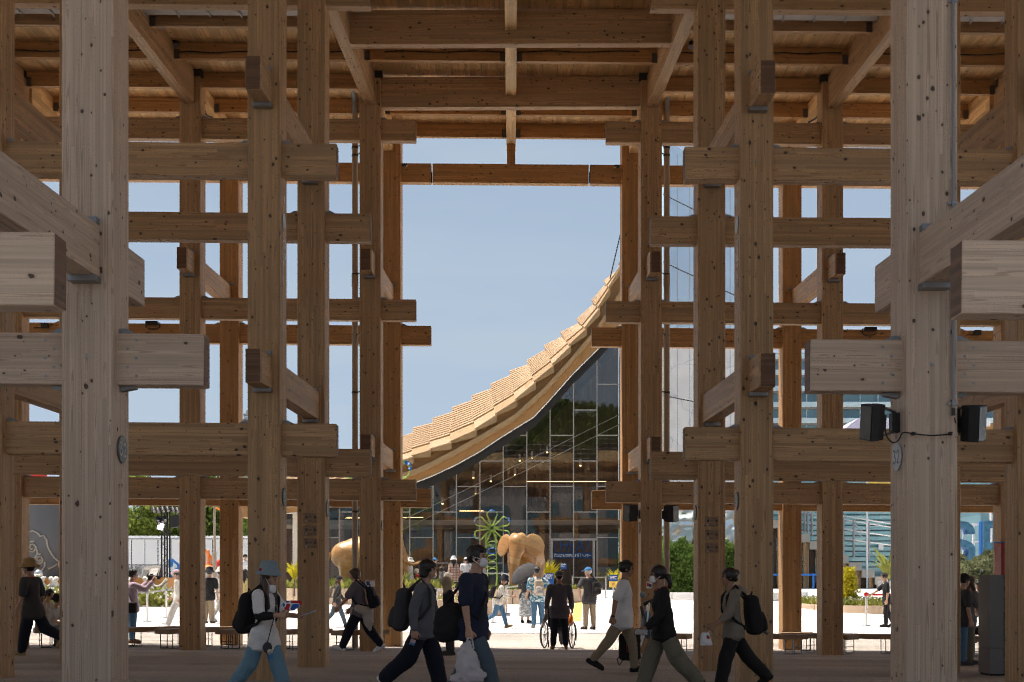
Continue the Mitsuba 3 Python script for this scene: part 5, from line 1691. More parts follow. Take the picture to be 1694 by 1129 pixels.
def speaker(label, px, py, d, w, dp, h, yaw, pitch, roll, wall, group='black loudspeakers on the posts'):
    k = thing('loudspeaker', label, 'loudspeaker', group)
    c = at(px, py, d)
    M = T().translate([float(v) for v in c]).rotate([0, 0, 1], yaw).rotate([1, 0, 0], pitch).rotate([0, 1, 0], roll)
    for nm, m, mt_ in (('cabinet', cabinet_mesh(w, dp, h), 'black'), ('grille', box(-w / 2 + .008, w / 2 - .008, -dp / 2 - .006, -dp / 2 - .001, -h / 2 + .01, h / 2 - .01), 'black_gloss'),
                       ('connector_panel', box(-w * .2, w * .2, dp / 2 + .001, dp / 2 + .03, -h * .25, h * .2), 'black_gloss')):
        part(k, nm, m, mt_)
        scene[list(scene)[-1]]['to_world'] = M
    wall = np.asarray(wall, float)
    bk = np.array((M @ mi.ScalarPoint3f(0, dp / 2, h * .42)))
    b2 = np.array((M @ mi.ScalarPoint3f(0, dp / 2, -h * .42)))
    part(k, 'bracket', cat([tube([bk, wall + [0, 0, h * .28]], .008 if h > .3 else .012, 6), tube([b2, wall - [0, 0, h * .28]], .008 if h > .3 else .012, 6), rod(wall - [0, 0, h * .34], wall + [0, 0, h * .34], .011, 8)]), 'steel')
    part(k, 'wall_plate', box(wall[0] - .035, wall[0] + .035, wall[1] - .05, wall[1] + .05, wall[2] - .09, wall[2] + .07), 'black')
    return k


xl = 3.39 - .21
speaker('large black loudspeaker tilted outwards on the left of the big near post at right', 1445, 699, 11.25, .15, .15, .285, -66, 6, 12, (xl - .035, 11.42, at(0, 698, 11.4)[2]))
speaker('large black loudspeaker tilted outwards on the right of the big near post at right', 1609, 701, 11.30, .16, .16, .29, 50, 6, -9, (xl + .42 + .045, 11.45, at(0, 690, 11.4)[2]))
kc = thing('speaker_cable', 'black cable looping round the post between the two large loudspeakers', 'cable')
pts = [(1464, 706), (1467, 722), (1474, 731), (1482, 732), (1488, 726), (1492, 718), (1498, 716), (1511, 718), (1540, 721), (1560, 720), (1572, 718), (1579, 710), (1581, 700), (1578, 690)]
C = np.array([at(a, b, 11.19 if 1492 <= a <= 1576 else 11.3) for a, b in pts])
from scipy.interpolate import CubicSpline
cs = CubicSpline(np.arange(len(C)), C)
part(kc, 'cable', tube(cs(np.linspace(0, len(C) - 1, 60)), .0055, 6), 'black')
part(kc, 'cable', tube([at(1579, 692, 11.2), at(1583, 706, 11.25), at(1587, 717, 11.3), at(1595, 706, 11.35)], .004, 6), 'black')
for px, py in ((1511, 718), (1572, 718)):
    part(kc, 'clip', box(*(lambda p: (p[0] - .012, p[0] + .012, 11.17, 11.215, p[2] - .012, p[2] + .012))(at(px, py, 11.19))), 'black')
speaker('small black loudspeaker on the left side of the right gateway post', 1044, 849, 27.5, .21, .24, .32, -55, 4, 8, (at(1058.5, 0, 27.8)[0], 27.75, at(0, 851, 27.8)[2]))
speaker('small black loudspeaker on the right side of the right gateway post', 1109.5, 850, 27.5, .21, .24, .32, 50, 4, -8, (at(1098, 0, 27.8)[0], 27.75, at(0, 852, 27.8)[2]))

# spot lamps under the ceiling
def spot(label, px, py, d, aim, arm, rad=.075):
    k = thing('spot_lamp', label, 'lamp', 'black spot lamps under the ceiling')
    c = at(px, py, d)
    aim = np.asarray(aim, float) / np.linalg.norm(aim)
    part(k, 'housing', cat([rod(c - aim * .13, c + aim * .11, rad, 16), rod(c + aim * .02, c + aim * .035, rad * 1.06, 16)]), 'black')
    part(k, 'bezel', rod(c + aim * .111, c + aim * .125, rad * 1.04, 16), 'steel')
    part(k, 'lens', rod(c + aim * .1255, c + aim * .127, rad * .85, 16), 'lens')
    part(k, 'yoke', tube([c - aim * .05, c + np.asarray(arm) * .5 + [0, 0, -.04], c + np.asarray(arm)], .022, 6), 'black')
    part(k, 'driver_box', box(*(lambda q: (q[0] - .09, q[0] + .05, q[1] - .06, q[1] + .06, q[2] - .07, q[2] + .07))(c + np.asarray(arm))), 'black')


spot('black spot lamp on the left girder, upper of the pair', 267, 36, 25.2, (.28, -.3, -1), (-.22, 0, .03))
spot('black spot lamp on the left girder, lower of the pair', 289, 68, 26.2, (.3, -.3, -1), (-.24, 0, .03))
spot('spot lamp just under the first cross beam at left, cut by the beam', 246, 10, 24.6, (.1, -.6, -1), (0, .1, .2))
spot('spot lamp near the left end of the deep beam at the top', 593, 9, 24.1, (.2, -.6, -1), (0, .1, .2))
spot('black spot lamp on the right gateway girder, upper of the pair', 1146, 70, 26.0, (-.25, -.3, -1), (-.05, 0, .13), .065)
spot('black spot lamp on the right gateway girder, lower of the pair', 1136, 97, 26.6, (.25, -.3, -1), (-.12, 0, .06), .065)
for lab, px, py in (('small floodlight standing on the far beam at left, wire bracket', 251, 536), ('small floodlight standing on the far beam at right, wire bracket', 1440, 546)):
    k = thing('floodlight', lab, 'lamp', 'floodlights on the far beam')
    c = at(px, py, 30.5)
    part(k, 'body', box(c[0] - .13, c[0] + .13, 30.45, 30.6, c[2] - .02, c[2] + .05), 'black')
    part(k, 'bracket', tube([c + [-.15, .1, .04], c + [-.15, .1, -.06], c + [-.09, .1, -.10], c + [.09, .1, -.10], c + [.15, .1, -.06], c + [.15, .1, .04]], .012, 6), 'dark_steel')
for lab, px, py in (('small box lamp on top of the far beam at far left', 74, 539), ('small box lamp on top of the far beam at far right', 1617, 551)):
    k = thing('beam_lamp', lab, 'lamp', 'box lamps on the far beam')
    c = at(px, py, 30.6)
    part(k, 'body', box(c[0] - .07, c[0] + .07, 30.55, 30.7, c[2] - .05, c[2] + .05), 'dark_steel')
    part(k, 'bracket', rod(c + [-.25, 0, -.05], c + [.06, 0, -.045], .012, 6), 'dark_steel')
for lab, px in (('small security camera on the lintel, left end', 669.5), ('small security camera on the lintel, right end', 1021)):
    k = thing('security_camera', lab, 'camera', 'security cameras on the lintel')
    c = at(px, 274 if px < 800 else 276.5, 30.5)
    part(k, 'body', box(c[0] - .06, c[0] + .05, 30.42, 30.52, c[2] - .02, c[2] + .02), 'black')
    part(k, 'lens', ball(c + [-.045 if px > 800 else .045, -.05, -.02], .022, 1), 'white_paint')
# black cables along the ceiling beams
for lab, pts in (('black cable running down beside the girder at left', [(330, 118, 28), (336, 130, 28.1), (338, 170, 28.1), (341, 190, 28.2), (352, 195, 28.4)]), ('black cable running down beside the girder at right', [(1360, 126, 28), (1355, 138, 28.1), (1354, 178, 28.1), (1350, 196, 28.2), (1338, 203, 28.4)])):
    k = thing('power_cable', lab, 'cable', 'black cables under the ceiling')
    C = np.array([at(*q) for q in pts])
    cs = CubicSpline(np.arange(len(C)), C)
    add(k + '__cable', tube(cs(np.linspace(0, len(C) - 1, 30)), .018, 6), 'black')
    add(k + '__tie', box(*(lambda p: (p[0] - .03, p[0] + .03, p[1] - .03, p[1] + .03, p[2] - .02, p[2] + .02))(C[2])), 'black')
k = thing('wiring', 'thin black wires clipped along the ceiling joists', 'cable')
for a, b, z in ((-11, -6.6, 10.09), (-6.3, -3.0, 10.06), (-2.4, 2.4, 10.07), (3.0, 6.2, 10.04), (6.5, 11, 10.02)):
    part(k, 'wire', tube([(a + (b - a) * t, 26.18, EYE + z - .10 + .012 * math.sin(t * 22)) for t in np.linspace(0, 1, 26)], .011, 5), 'black')
# grey cabinet and red standee at far right
kb = thing('grey_cabinet', 'tall dark grey metal cabinet standing beside the post at far right', 'cabinet')
d = 20.3
x0, x1 = at(1637.5, 0, d)[0], at(1672, 0, d)[0]
zb = gz(x0, d)
zt, zm = at(0, 951.5, d)[2], at(0, 1073.5, d)[2]
plain('cabinet_grey', (0.14, 0.14, 0.145), 0.4, 0.5)
part(kb, 'upper_body', box(x0, x1, d, d + .5, zm + .004, zt), 'cabinet_grey')
part(kb, 'lower_body', box(x0, x1, d, d + .5, zb + .03, zm), 'cabinet_grey')
part(kb, 'side_panel', box(x1 - .10, x1 + .004, d - .006, d - .001, zb + .03, zt - .004), 'black')
part(kb, 'plinth', box(x0 + .02, x1 - .02, d + .02, d + .48, zb, zb + .03), 'black')
rs = thing('red_panel', 'red panel with a blue loop standing on end behind the grey cabinet', 'panel')
d = 25.5
plain('panel_red', (0.30, 0.02, 0.02), 0.4)
part(rs, 'board', box(at(1656, 0, d)[0], at(1690, 0, d)[0], d, d + .35, gz(8, d), at(0, 899, d)[2]), 'panel_red')
part(rs, 'trim', box(at(1655, 0, d)[0], at(1690, 0, d)[0], d - .004, d + .36, at(0, 898.9, d)[2], at(0, 896.5, d)[2]), 'letter_edge')
t = np.linspace(0, 2 * math.pi, 30, endpoint=False)
c = at(1669, 913, d)
part(rs, 'loop', tube(np.stack([c[0] + .06 * np.cos(t), 0 * t + d - .01, c[2] + .15 * np.sin(t)], 1), .014, 6, closed=True), 'letter_edge')
bg = thing('holdall', 'limp black bag lying on the bench beside the grey cabinet', 'bag')
c = at(1619, 1044, 27.6)
bm = finish(union([ell(c, (.24, .16, .085)), ell(c + [-.12, 0, -.01], (.14, .15, .07)), ell(c + [.1, .02, .035], (.1, .1, .06))]), .03, 4)
part(bg, 'body', bm, 'black', smooth=40)
part(bg, 'strap', tube([c + [-.2, -.1, .02], c + [-.05, -.15, .1], c + [.15, -.12, .05]], .012, 6), 'black')
# ================================================================ people
def cloth(key, col, rough=0.85, sheen=0.3):
    def fn(p, n, uv):
        g = noise(p.x * 160, p.y * 160, p.z * 160)
        return mi.Color3f(*col) * (0.86 + 0.28 * g)
    scene[key] = {'type': 'twosided', 'bsdf': {'type': 'principled', 'base_color': proc(fn), 'roughness': rough, 'specular': 0.25, 'sheen': sheen}}
    return key


CLOTH = dict(white=(.72, .72, .74), offwhite=(.60, .59, .56), black=(.016, .016, .018), charcoal=(.05, .05, .055), grey=(.16, .16, .175), bluegrey=(.115, .125, .15), navy=(.018, .024, .05), dknavy=(.012, .015, .028),
             denim=(.075, .16, .27), paledenim=(.15, .27, .36), greydenim=(.07, .10, .13), khaki=(.27, .215, .15), olive=(.16, .15, .115), beige=(.40, .34, .27), taupe=(.20, .175, .145), purplegrey=(.135, .125, .16), plum=(.085, .08, .10),
             tan=(.33, .23, .11), red=(.42, .03, .02), yellow=(.52, .44, .20), pink=(.50, .36, .40), lilac=(.40, .33, .42), palegrey=(.42, .41, .40), hatblue=(.22, .29, .34), capblue=(.06, .20, .45), brown=(.13, .08, .045), darkbrown=(.05, .03, .02))
for k, v in CLOTH.items():
    cloth('cloth_' + k, v)
plain('cloth_plaid', proc(lambda p, n, uv: mix(mix((.50, .26, .18), (.55, .42, .36), smoothstep(.45, .55, dr.abs(p.x * 7 - dr.floor(p.x * 7) - .5) * 2)), (.12, .11, .13), .7 * smoothstep(.6, .7, dr.abs(p.z * 8 - dr.floor(p.z * 8) - .5) * 2))), 0.85)
plain('cloth_floral', proc(lambda p, n, uv: mix((.07, .22, .34), (.55, .62, .64), smoothstep(.52, .58, noise(p.x * 22, p.y * 22, p.z * 22)))), 0.85)
plain('cloth_print', proc(lambda p, n, uv: mix((.22, .24, .26), (.55, .56, .55), smoothstep(.5, .58, noise(p.x * 30, p.y * 30, p.z * 30)))), 0.85)
plain('skin', proc(lambda p, n, uv: mi.Color3f(.44, .265, .19) * (0.92 + 0.16 * noise(p.x * 30, p.y * 30, p.z * 30))), 0.5, 0.4)
plain('skin_dark', proc(lambda p, n, uv: mi.Color3f(.30, .165, .105) * (0.92 + 0.16 * noise(p.x * 30, p.y * 30, p.z * 30))), 0.5, 0.4)
plain('hair_black', proc(lambda p, n, uv: mi.Color3f(.012, .010, .010) * (0.6 + 0.9 * noise(p.x * 120, p.y * 120, p.z * 12))), 0.4, 0.5)
plain('hair_brown', proc(lambda p, n, uv: mi.Color3f(.065, .036, .020) * (0.6 + 0.9 * noise(p.x * 120, p.y * 120, p.z * 12))), 0.4, 0.5)
plain('hair_grey', (.50, .47, .43), 0.5)
plain('lip', (.30, .12, .10), 0.5)
plain('mask_white', (.74, .75, .78), 0.8)
plain('sole', (.55, .54, .52), 0.7)
plain('eye', (.02, .015, .012), 0.2)


def disc3(c, rx, ry, rz, R=None):
    m = m3.Manifold.sphere(1.0, 16).scale([rx, ry, rz])
    return m


class Body:
    """Joints of one figure in metres: first axis ahead, second to the figure's left, third up."""

    def __init__(s, H, pose, fem=False, build=1.0):
        s.H, s.pose, s.fem, s.b = H, pose, fem, build
        g = pose.get
        lean = math.radians(g('lean', 4))
        J = {}
        seat = g('seat')
        J['pelvis'] = np.array([0, 0, .53])
        Rt = np.array([[math.cos(lean), 0, math.sin(lean)], [0, 1, 0], [-math.sin(lean), 0, math.cos(lean)]])
        s.Rt = Rt
        tors = lambda a, l, u: J['pelvis'] + Rt @ np.array([a, l, u])
        s.tors = lambda a, l, u: (J['pelvis'] + Rt @ np.array([a, l, u])) * 1.0
        sw = (.098 if fem else .112) * build ** .5
        for side, l in (('L', 1), ('R', -1)):
            J['hip' + side] = np.array([0, l * .05, .515])
            h, k = (math.radians(v) for v in g('leg' + side, (0, 3)))
            out = math.radians(g('out' + side, 2))
            th = np.array([math.sin(h), l * math.sin(out), -math.cos(h)])
            J['knee' + side] = J['hip' + side] + th * .242
            h2 = h - k
            sh = np.array([math.sin(h2), l * math.sin(out) * .6, -math.cos(h2)])
            J['ank' + side] = J['knee' + side] + sh * .232
            ft = g('foot' + side, None)
            fa = math.radians(ft if ft is not None else max(-50, min(20, math.degrees(h2) * .8)))
            J['toe' + side] = J['ank' + side] + np.array([math.cos(fa) * .105, l * .012, math.sin(fa) * .105 - .028])
            J['heel' + side] = J['ank' + side] + np.array([-math.sin(fa) * -.02 - .03 * math.cos(fa), 0, -.03 - math.sin(fa) * .03])
            J['sho' + side] = tors(0, l * sw, .275)
            a, ab, e = (math.radians(v) for v in g('arm' + side, (0, 8, 12)))
            up = Rt @ np.array([math.sin(a) * math.cos(ab), l * math.sin(ab), -math.cos(a) * math.cos(ab)])
            J['elb' + side] = J['sho' + side] + up * .172
            tgt = g('hand' + side)
            if tgt is not None:
                J['wri' + side] = J['elb' + side] + (np.array(tgt) - J['elb' + side]) / max(1e-6, np.linalg.norm(np.array(tgt) - J['elb' + side])) * .142
            else:
                a2 = a + e
                tw = math.radians(g('turn' + side, 0))
                fo = Rt @ np.array([math.sin(a2) * math.cos(ab) * math.cos(tw), l * (math.sin(ab) * .6) - l * math.sin(tw) * math.sin(a2), -math.cos(a2) * math.cos(ab)])
                J['wri' + side] = J['elb' + side] + fo / np.linalg.norm(fo) * .142
            dv = J['wri' + side] - J['elb' + side]
            J['hand' + side] = J['wri' + side] + dv / np.linalg.norm(dv) * .05
        J['neck'] = tors(.005, 0, .305)
        nod = math.radians(g('nod', 5))
        J['head'] = tors(.012, 0, .345) + np.array([.02 * math.sin(nod) + .012, 0, .058])
        low = min(min(J['toe' + q][2] - .012, J['heel' + q][2] - .008) for q in 'LR')
        if seat is not None:
            low = .515 - seat - .035
        for q in J:
            J[q] = (J[q] - [0, 0, low]) * H
        s.J = J
        s.low = low
        s.top = J['head'][2] + .074 * H

    def t(s, a, l, u):
        """A point of the trunk, in fractions of the height from the pelvis."""
        return s.J['pelvis'] + s.Rt @ np.array([a, l, u]) * s.H


def ellipse(p, R, rx, ry, rz):
    m = m3.Manifold.sphere(1.0, 18).scale([float(rx), float(ry), float(rz)])
    A = np.zeros((3, 4))
    A[:, :3] = R
    A[:, 3] = p
    return m.transform(A)


def rings(bd, spec, extra=0.0):
    """Hulled stack of flattened spheres along the trunk: (ahead, up, half depth, half width)."""
    H = bd.H
    e = [ellipse(bd.t(a, 0, u), bd.Rt, (dp * bd.b + extra) * H, (wd * bd.b ** .7 + extra) * H, .02 * H) for a, u, dp, wd in spec]
    return [m3.Manifold.batch_hull([x, y]) for x, y in zip(e, e[1:])]


def hand(bd, side, curl=35, size=1.0):
    """Palm, four bent fingers of different lengths and a thumb from the side of the palm."""
    J, H = bd.J, bd.H
    w = J['wri' + side]
    d = w - J['elb' + side]
    d /= np.linalg.norm(d)
    l = 1 if side == 'L' else -1
    inw = np.array([0, -l, 0.0])
    n = inw - d * np.dot(inw, d)
    n /= np.linalg.norm(n)
    s = np.cross(d, n)
    if np.dot(s, [1, 0, 0.2]) < 0:
        s = -s
    k = .0098 * H * .55 * size
    L = .052 * H * size
    p1 = w + d * L
    out = [chain([(w, .0165 * H), (w + d * L * .35 + s * L * .22, .0135 * H * size), (p1 + s * L * .33, .0095 * H * size)]),
           chain([(w, .0165 * H), (w + d * L * .35 - s * L * .22, .0135 * H * size), (p1 - s * L * .33, .0095 * H * size)]),
           m3.Manifold.batch_hull([sph(p1 + s * L * .33, .009 * H), sph(p1 - s * L * .33, .009 * H), sph(w + d * L * .3, .014 * H)])]
    for i, (o, fl) in enumerate(((.36, .80), (.12, .92), (-.12, .86), (-.36, .66))):
        a = math.radians(curl * (0.8 + .12 * i))
        q0 = p1 + s * L * o
        q1 = q0 + (d * math.cos(a) + n * math.sin(a)) * L * fl * .5
        a2 = a * 2.1
        q2 = q1 + (d * math.cos(a2) + n * math.sin(a2)) * L * fl * .45
        out.append(chain([(q0, k * 1.12), (q1, k), (q2, k * .8)]))
    t0 = w + d * L * .35 + s * L * .3
    t1 = t0 + (d * .6 + s * .7 + n * .35) * L * .45
    t2 = t1 + (d * .85 + s * .15 + n * .5) * L * .42
    out.append(chain([(t0, k * 1.5), (t1, k * 1.2), (t2, k * .95)]))
    return union(out)


def wrinkle(t, amp, f, seed):
    if amp:
        v = np.array(t.vertices)
        n = np.array(t.vertex_normals)
        q = v * np.array([f, f, f * .55]) + seed
        w = (meshkit.fbm(q, 3, seed) - .5) + .6 * (meshkit.noise(v * np.array([f * .5, f * .5, f * 1.6]) + v[:, [2, 0, 1]] * f * .7 + seed, seed) - .5)
        t.vertices = v + n * (w * amp)[:, None]
    return t


def person(label, px, d, top, yaw, pose, wear, fem=False, build=1.0, fine=False, skin='skin', hat_rise=0.03, group=None, world=None, zbase=None):
    """Returns (key, body, function from the figure's frame to the place)."""
    probe = Body(1.0, pose, fem, build)
    X = at(px, 0, d)[0]
    zb = gz(X, d) if zbase is None else zbase
    ztop = EYE + (HOR - top) * d / F - hat_rise
    H = (ztop - zb) / probe.top
    bd = Body(H, pose, fem, build)
    J = bd.J
    a = math.radians(yaw)
    A = np.array([[math.cos(a), -math.sin(a), 0], [math.sin(a), math.cos(a), 0], [0, 0, 1]])
    O = np.array([X, d, zb])
    place = lambda v: np.asarray(v, float) @ A.T + O
    key = thing('person', label, 'person', group)
    ed = .016 if fine else .034
    seed = len(labels)

    def put(nm, m, mat, edge=None, rounds=4, wr=0.0, smooth=50, parent=None, fq=9):
        t = m if isinstance(m, trimesh.Trimesh) else finish(m, edge or ed, rounds)
        wrinkle(t, wr, fq, seed % 17)
        t = t.copy()
        t.vertices = place(t.vertices)
        return part(parent or key, nm, t, mat, smooth=smooth)
    b7 = build ** .6
    # ---- the body, one continuous surface
    hd = J['head']
    S = H / 1.7 * 1.07
    tn = math.radians(pose.get('look', 0))
    Hr = np.array([[math.cos(tn), -math.sin(tn), 0], [math.sin(tn), math.cos(tn), 0], [0, 0, 1]])
    nod = math.radians(pose.get('nod', 5))
    Nr = np.array([[math.cos(nod), 0, math.sin(nod)], [0, 1, 0], [-math.sin(nod), 0, math.cos(nod)]])
    HR = Hr @ Nr
    hp = lambda f, l, u: hd + HR @ np.array([f, l, u]) * S
    e3 = lambda p, rx, ry, rz: ellipse(p, HR, rx * S, ry * S, rz * S)
    head = [e3(hp(-.010, 0, .020), .092, .074, .092), m3.Manifold.batch_hull([e3(hp(.022, 0, -.02), .066, .062, .06), e3(hp(.048, 0, -.088), .026, .030, .020)]),
            m3.Manifold.batch_hull([e3(hp(.078, 0, .012), .010, .008, .008), e3(hp(.100, 0, -.022), .011, .014, .010)]),
            e3(hp(.074, 0, .026), .014, .048, .012), e3(hp(.076, 0, -.062), .014, .022, .009)]
    for l in (-1, 1):
        head.append(e3(hp(-.005, l * .074, -.010), .015, .009, .027))
    bm = head + [chain([(J['neck'] - [0, 0, .03 * H], .036 * H * b7), (hp(-.012, 0, -.06), .031 * H)])]
    bm += rings(bd, [(0, -.02, .062, .085), (.004, .09, .052, .072), (.004, .2, .058, .088), (0, .27, .042, .092), (.002, .31, .03, .04)])
    for q in 'LR':
        bm.append(chain([(J['sho' + q], .030 * H * b7), (J['elb' + q], .0235 * H * b7), (J['wri' + q], .0165 * H)]))
        bm.append(chain([(J['sho' + q], .030 * H * b7), (bd.t(0, 0, .25), .04 * H)]))
        if fine or not wear.get('nohands'):
            bm.append(hand(bd, q, pose.get('curl' + q, 35)))
        bm.append(chain([(J['hip' + q], .055 * H * b7), (J['knee' + q], .036 * H * b7), (J['ank' + q], .024 * H)]))
    put('body', union(bm), skin, ed * .75, 3)
    # ---- face
    if fine:
        for l in (-1, 1):
            put('eye', ball(hp(.082, l * .030, .010), .0095 * S, 2), 'eye')
            put('brow', tube([hp(.086, l * .012, .031), hp(.086, l * .030, .036), hp(.076, l * .048, .031)], .0035 * S, 6), wear.get('haircol', 'hair_black'))
        if not wear.get('mask'):
            put('mouth', cat([tube([hp(.086, -.022, -.060), hp(.0925, 0, -.058), hp(.086, .022, -.060)], .0045 * S, 6)]), 'lip')
    # ---- hair
    hc = wear.get('haircol', 'hair_black')
    hs = wear.get('hair', 'short')
    if hs:
        cap = e3(hp(-.016, 0, .028), .103, .086 if hs == 'short' else .093, .098)
        cutbox = lambda x, y, z, f, l, u: ellipse_box(hp(f, l, u), HR, x * S, y * S, z * S)
        face = cutbox(.12, .19, .2, .112, 0, -.055)
        low = cutbox(.3, .3, .1, 0, 0, -.095 if hs == 'short' else -.13)
        hair = cap - face - low
        more = []
        if hs == 'short':
            rt = np.random.default_rng(len(labels))
            more += [] if wear.get('hat') else [e3(hp(-.014 + .088 * math.cos(u) * math.cos(w), .074 * math.sin(u) * math.cos(w), .042 + .078 * math.sin(w)), .026, .022, .02) for u, w in zip(rt.uniform(-math.pi, math.pi, 26), rt.uniform(.25, 1.4, 26))]
            more += [] if wear.get('hat') else [e3(hp(.055, q_, .078), .034, .02, .022) for q_ in (-.04, -.01, .025, .045)]
        if hs in ('bob',):
            more += [m3.Manifold.batch_hull([e3(hp(-.03, l * .05, .03), .07, .04, .06), e3(hp(-.035, l * .058, -.07), .05, .026, .03)]) for l in (-1, 1)]
            more += [m3.Manifold.batch_hull([e3(hp(-.06, 0, .0), .05, .06, .06), e3(hp(-.07, 0, -.075), .03, .055, .02)]), e3(hp(.056, 0, .062), .036, .066, .028)] + [e3(hp(.066, q_, .052 - abs(q_) * .2), .018, .018, .026) for q_ in (-.055, -.03, 0, .03, .055)]
        if hs == 'long':
            more += [chain([(hp(-.03, l * .068, .0), .034 * S), (hp(.02, l * .085, -.14), .034 * S), (hp(.065, l * .072, -.36), .028 * S)]) for l in (-1, 1)]
            more += [chain([(hp(-.06, 0, 0), .055 * S), (hp(-.085, 0, -.2), .05 * S), (hp(-.09, 0, -.32), .03 * S)])]
        if hs == 'ponytail':
            more += [ball_m(hp(-.115, 0, -.035), .04 * S), chain([(hp(-.12, 0, -.04), .036 * S), (hp(-.135, .01, -.11), .03 * S), (hp(-.12, .01, -.17), .016 * S)])]
        if hs == 'bun':
            more += [ball_m(hp(-.098, 0, .055), .042 * S), ball_m(hp(-.08, .02, -.03), .035 * S)]
        t = finish(union([hair] + more), ed * .7, 2)
        put('hair', wrinkle(t, .006 * S, 60, 3), hc)
    if wear.get('mask'):
        mk = m3.Manifold.batch_hull([e3(hp(.058, 0, -.012), .042, .052, .014), e3(hp(.062, 0, -.075), .040, .048, .02), e3(hp(.098, 0, -.035), .012, .022, .02)])
        dz = -.095 if wear['mask'] == 'chin' else 0
        if dz:
            mk = mk.translate([float(v) for v in (HR @ np.array([-.006, 0, dz])) * S])
        k = put('face_mask', mk, 'mask_white', .012, 3)
        for l in (-1, 1):
            put('ear_loop', tube([hp(.055, l * .058, -.01 + dz), hp(-.008, l * .086, .012)], .0035 * S, 5), 'mask_white', parent=k)
            put('ear_loop', tube([hp(.055, l * .055, -.07 + dz), hp(-.008, l * .086, -.02)], .0035 * S, 5), 'mask_white', parent=k)
    # ---- hats
    ht = wear.get('hat')
    if ht:
        kind, hm = ht
        up = lambda f, l, u: hp(f, l, u)
        crown = e3(hp(-.012, 0, .045), .108, .092, .088) - ellipse_box(hp(0, 0, -.06), HR, .4 * S, .4 * S, .18 * S)
        if kind in ('bucket', 'sun'):
            wd = 1.0 if kind == 'bucket' else 1.22
            pr = [(.086, .105), (.100, .03), (.150 * wd, -.035), (.153 * wd, -.032), (.104, .045), (.092, .115), (.05, .135), (0, .138)]
            m = lathe([(r, z) for r, z in pr], 28)
            v = m.vertices * np.array([1.1, .98, 1.0])
            m = mesh_of(hd + ((v + [-.012, 0, .052]) * S) @ HR.T, m.faces)
            put('hat', m, hm, smooth=40)
            if kind == 'bucket' and fine:
                put('hat_badge', ball(hp(-.05, -.105, .07), .022 * S, 1), 'cloth_red')
        elif kind == 'cap':
            k = put('cap', crown, hm, .02, 3)
            dirn = -1 if wear.get('capback') else 1
            m = m3.Manifold.batch_hull([e3(hp(dirn * .075, 0, .034), .03, .07, .008), e3(hp(dirn * .155, 0, .022), .022, .052, .007)])
            put('peak', m, hm, .02, 2, parent=k)
        elif kind == 'scarf':
            m = union([e3(hp(-.012, 0, .02), .112, .098, .108) - ellipse_box(hp(.135, 0, -.03), HR, .10 * S, .13 * S, .15 * S), chain([(hp(-.02, 0, -.06), .085 * S), (hp(-.02, 0, -.16), .10 * S)])])
            put('head_scarf', m, hm, .025, 3)
    # ---- clothes
    ex = .012
    sl = wear.get('sleeve', 'short')
    hem = wear.get('hem', -.07)
    topm = wear['top']
    hem -= .025
    sp = [(0, hem, .088, .106 + wear.get('flare', 0)), (.004, .0, .083, .102), (.004, .05, .074, .094), (.006, .11, .066, .088), (.006, .2, .068, .100), (0, .268, .052, .104), (.002, .297, .040, .058)]
    if fem:
        sp = [(0, hem, .088, .104 + wear.get('flare', 0)), (.004, .0, .082, .100), (.004, .05, .070, .086), (.006, .11, .064, .080), (.012, .19, .070, .090), (0, .268, .050, .094), (.002, .297, .038, .052)]
    tm = rings(bd, sp)
    for q in 'LR':
        h, k = J['hip' + q], J['knee' + q]
        tm.append(m3.Manifold.batch_hull([ellipse(bd.t(0, 0, .02), bd.Rt, .07 * H, .09 * H, .02 * H), sph(h, .076 * H * b7), sph(h + (k - h) * max(.05, min(.34, (-hem - .02) * 3.0)), .072 * H * b7)]))
    se = {'short': .62, 'long': .96, 'three': .5, 'none': 0}[sl]
    for q in 'LR':
        if sl == 'none':
            continue
        sh_, el, wr_ = J['sho' + q], J['elb' + q], J['wri' + q]
        if sl == 'short':
            tm.append(chain([(bd.t(0, (.06 if q == 'L' else -.06), .262), .042 * H * b7), (sh_ - [0, 0, .006 * H], .044 * H * b7), (sh_ + (el - sh_) * .80, .043 * H * b7)]))
        else:
            fr = .55 if sl == 'three' else .93
            tm.append(chain([(bd.t(0, (.06 if q == 'L' else -.06), .262), .042 * H * b7), (sh_ - [0, 0, .006 * H], .043 * H * b7), (el, .036 * H * b7), (el + (wr_ - el) * fr, .0285 * H * b7)]))
    put('top', union(tm), topm, ed, 3, .016 * S if fine else .010, fq=11)
    if wear.get('collar'):
        put('collar', tube([bd.t(.045 * math.cos(t), .052 * math.sin(t), .298 - .012 * math.cos(t)) for t in np.linspace(0, 2 * math.pi, 16, endpoint=False)], .010 * S, 6, closed=True), wear['collar'])
    low_ = wear.get('low', 'trousers')
    wide = wear.get('wide', 1.0)
    lm = rings(bd, [(0, -.05, .064, .084), (.002, .03, .056, .078)])
    if low_ == 'skirt':
        e = [ellipse(bd.t(0, 0, u), np.eye(3), r * H, r * H * 1.05, .02 * H) for u, r in ((.06, .07), (-.05, .10), (-.25, .115), (-.40, .125))]
        lm += [m3.Manifold.batch_hull([x, y]) for x, y in zip(e, e[1:])]
    for q in 'LR':
        if low_ == 'skirt':
            break
        h, k, n = J['hip' + q], J['knee' + q], J['ank' + q]
        lm.append(chain([(h, .057 * H * b7), (h + (k - h) * .45, .053 * H * b7 * wide ** .5), (k, .046 * H * b7 * wide), (k + (n - k) * .92, .038 * H * wide)]))
    put(low_, union(lm), wear['bottom'], ed, 3, .016 * S if fine else .010, fq=10)
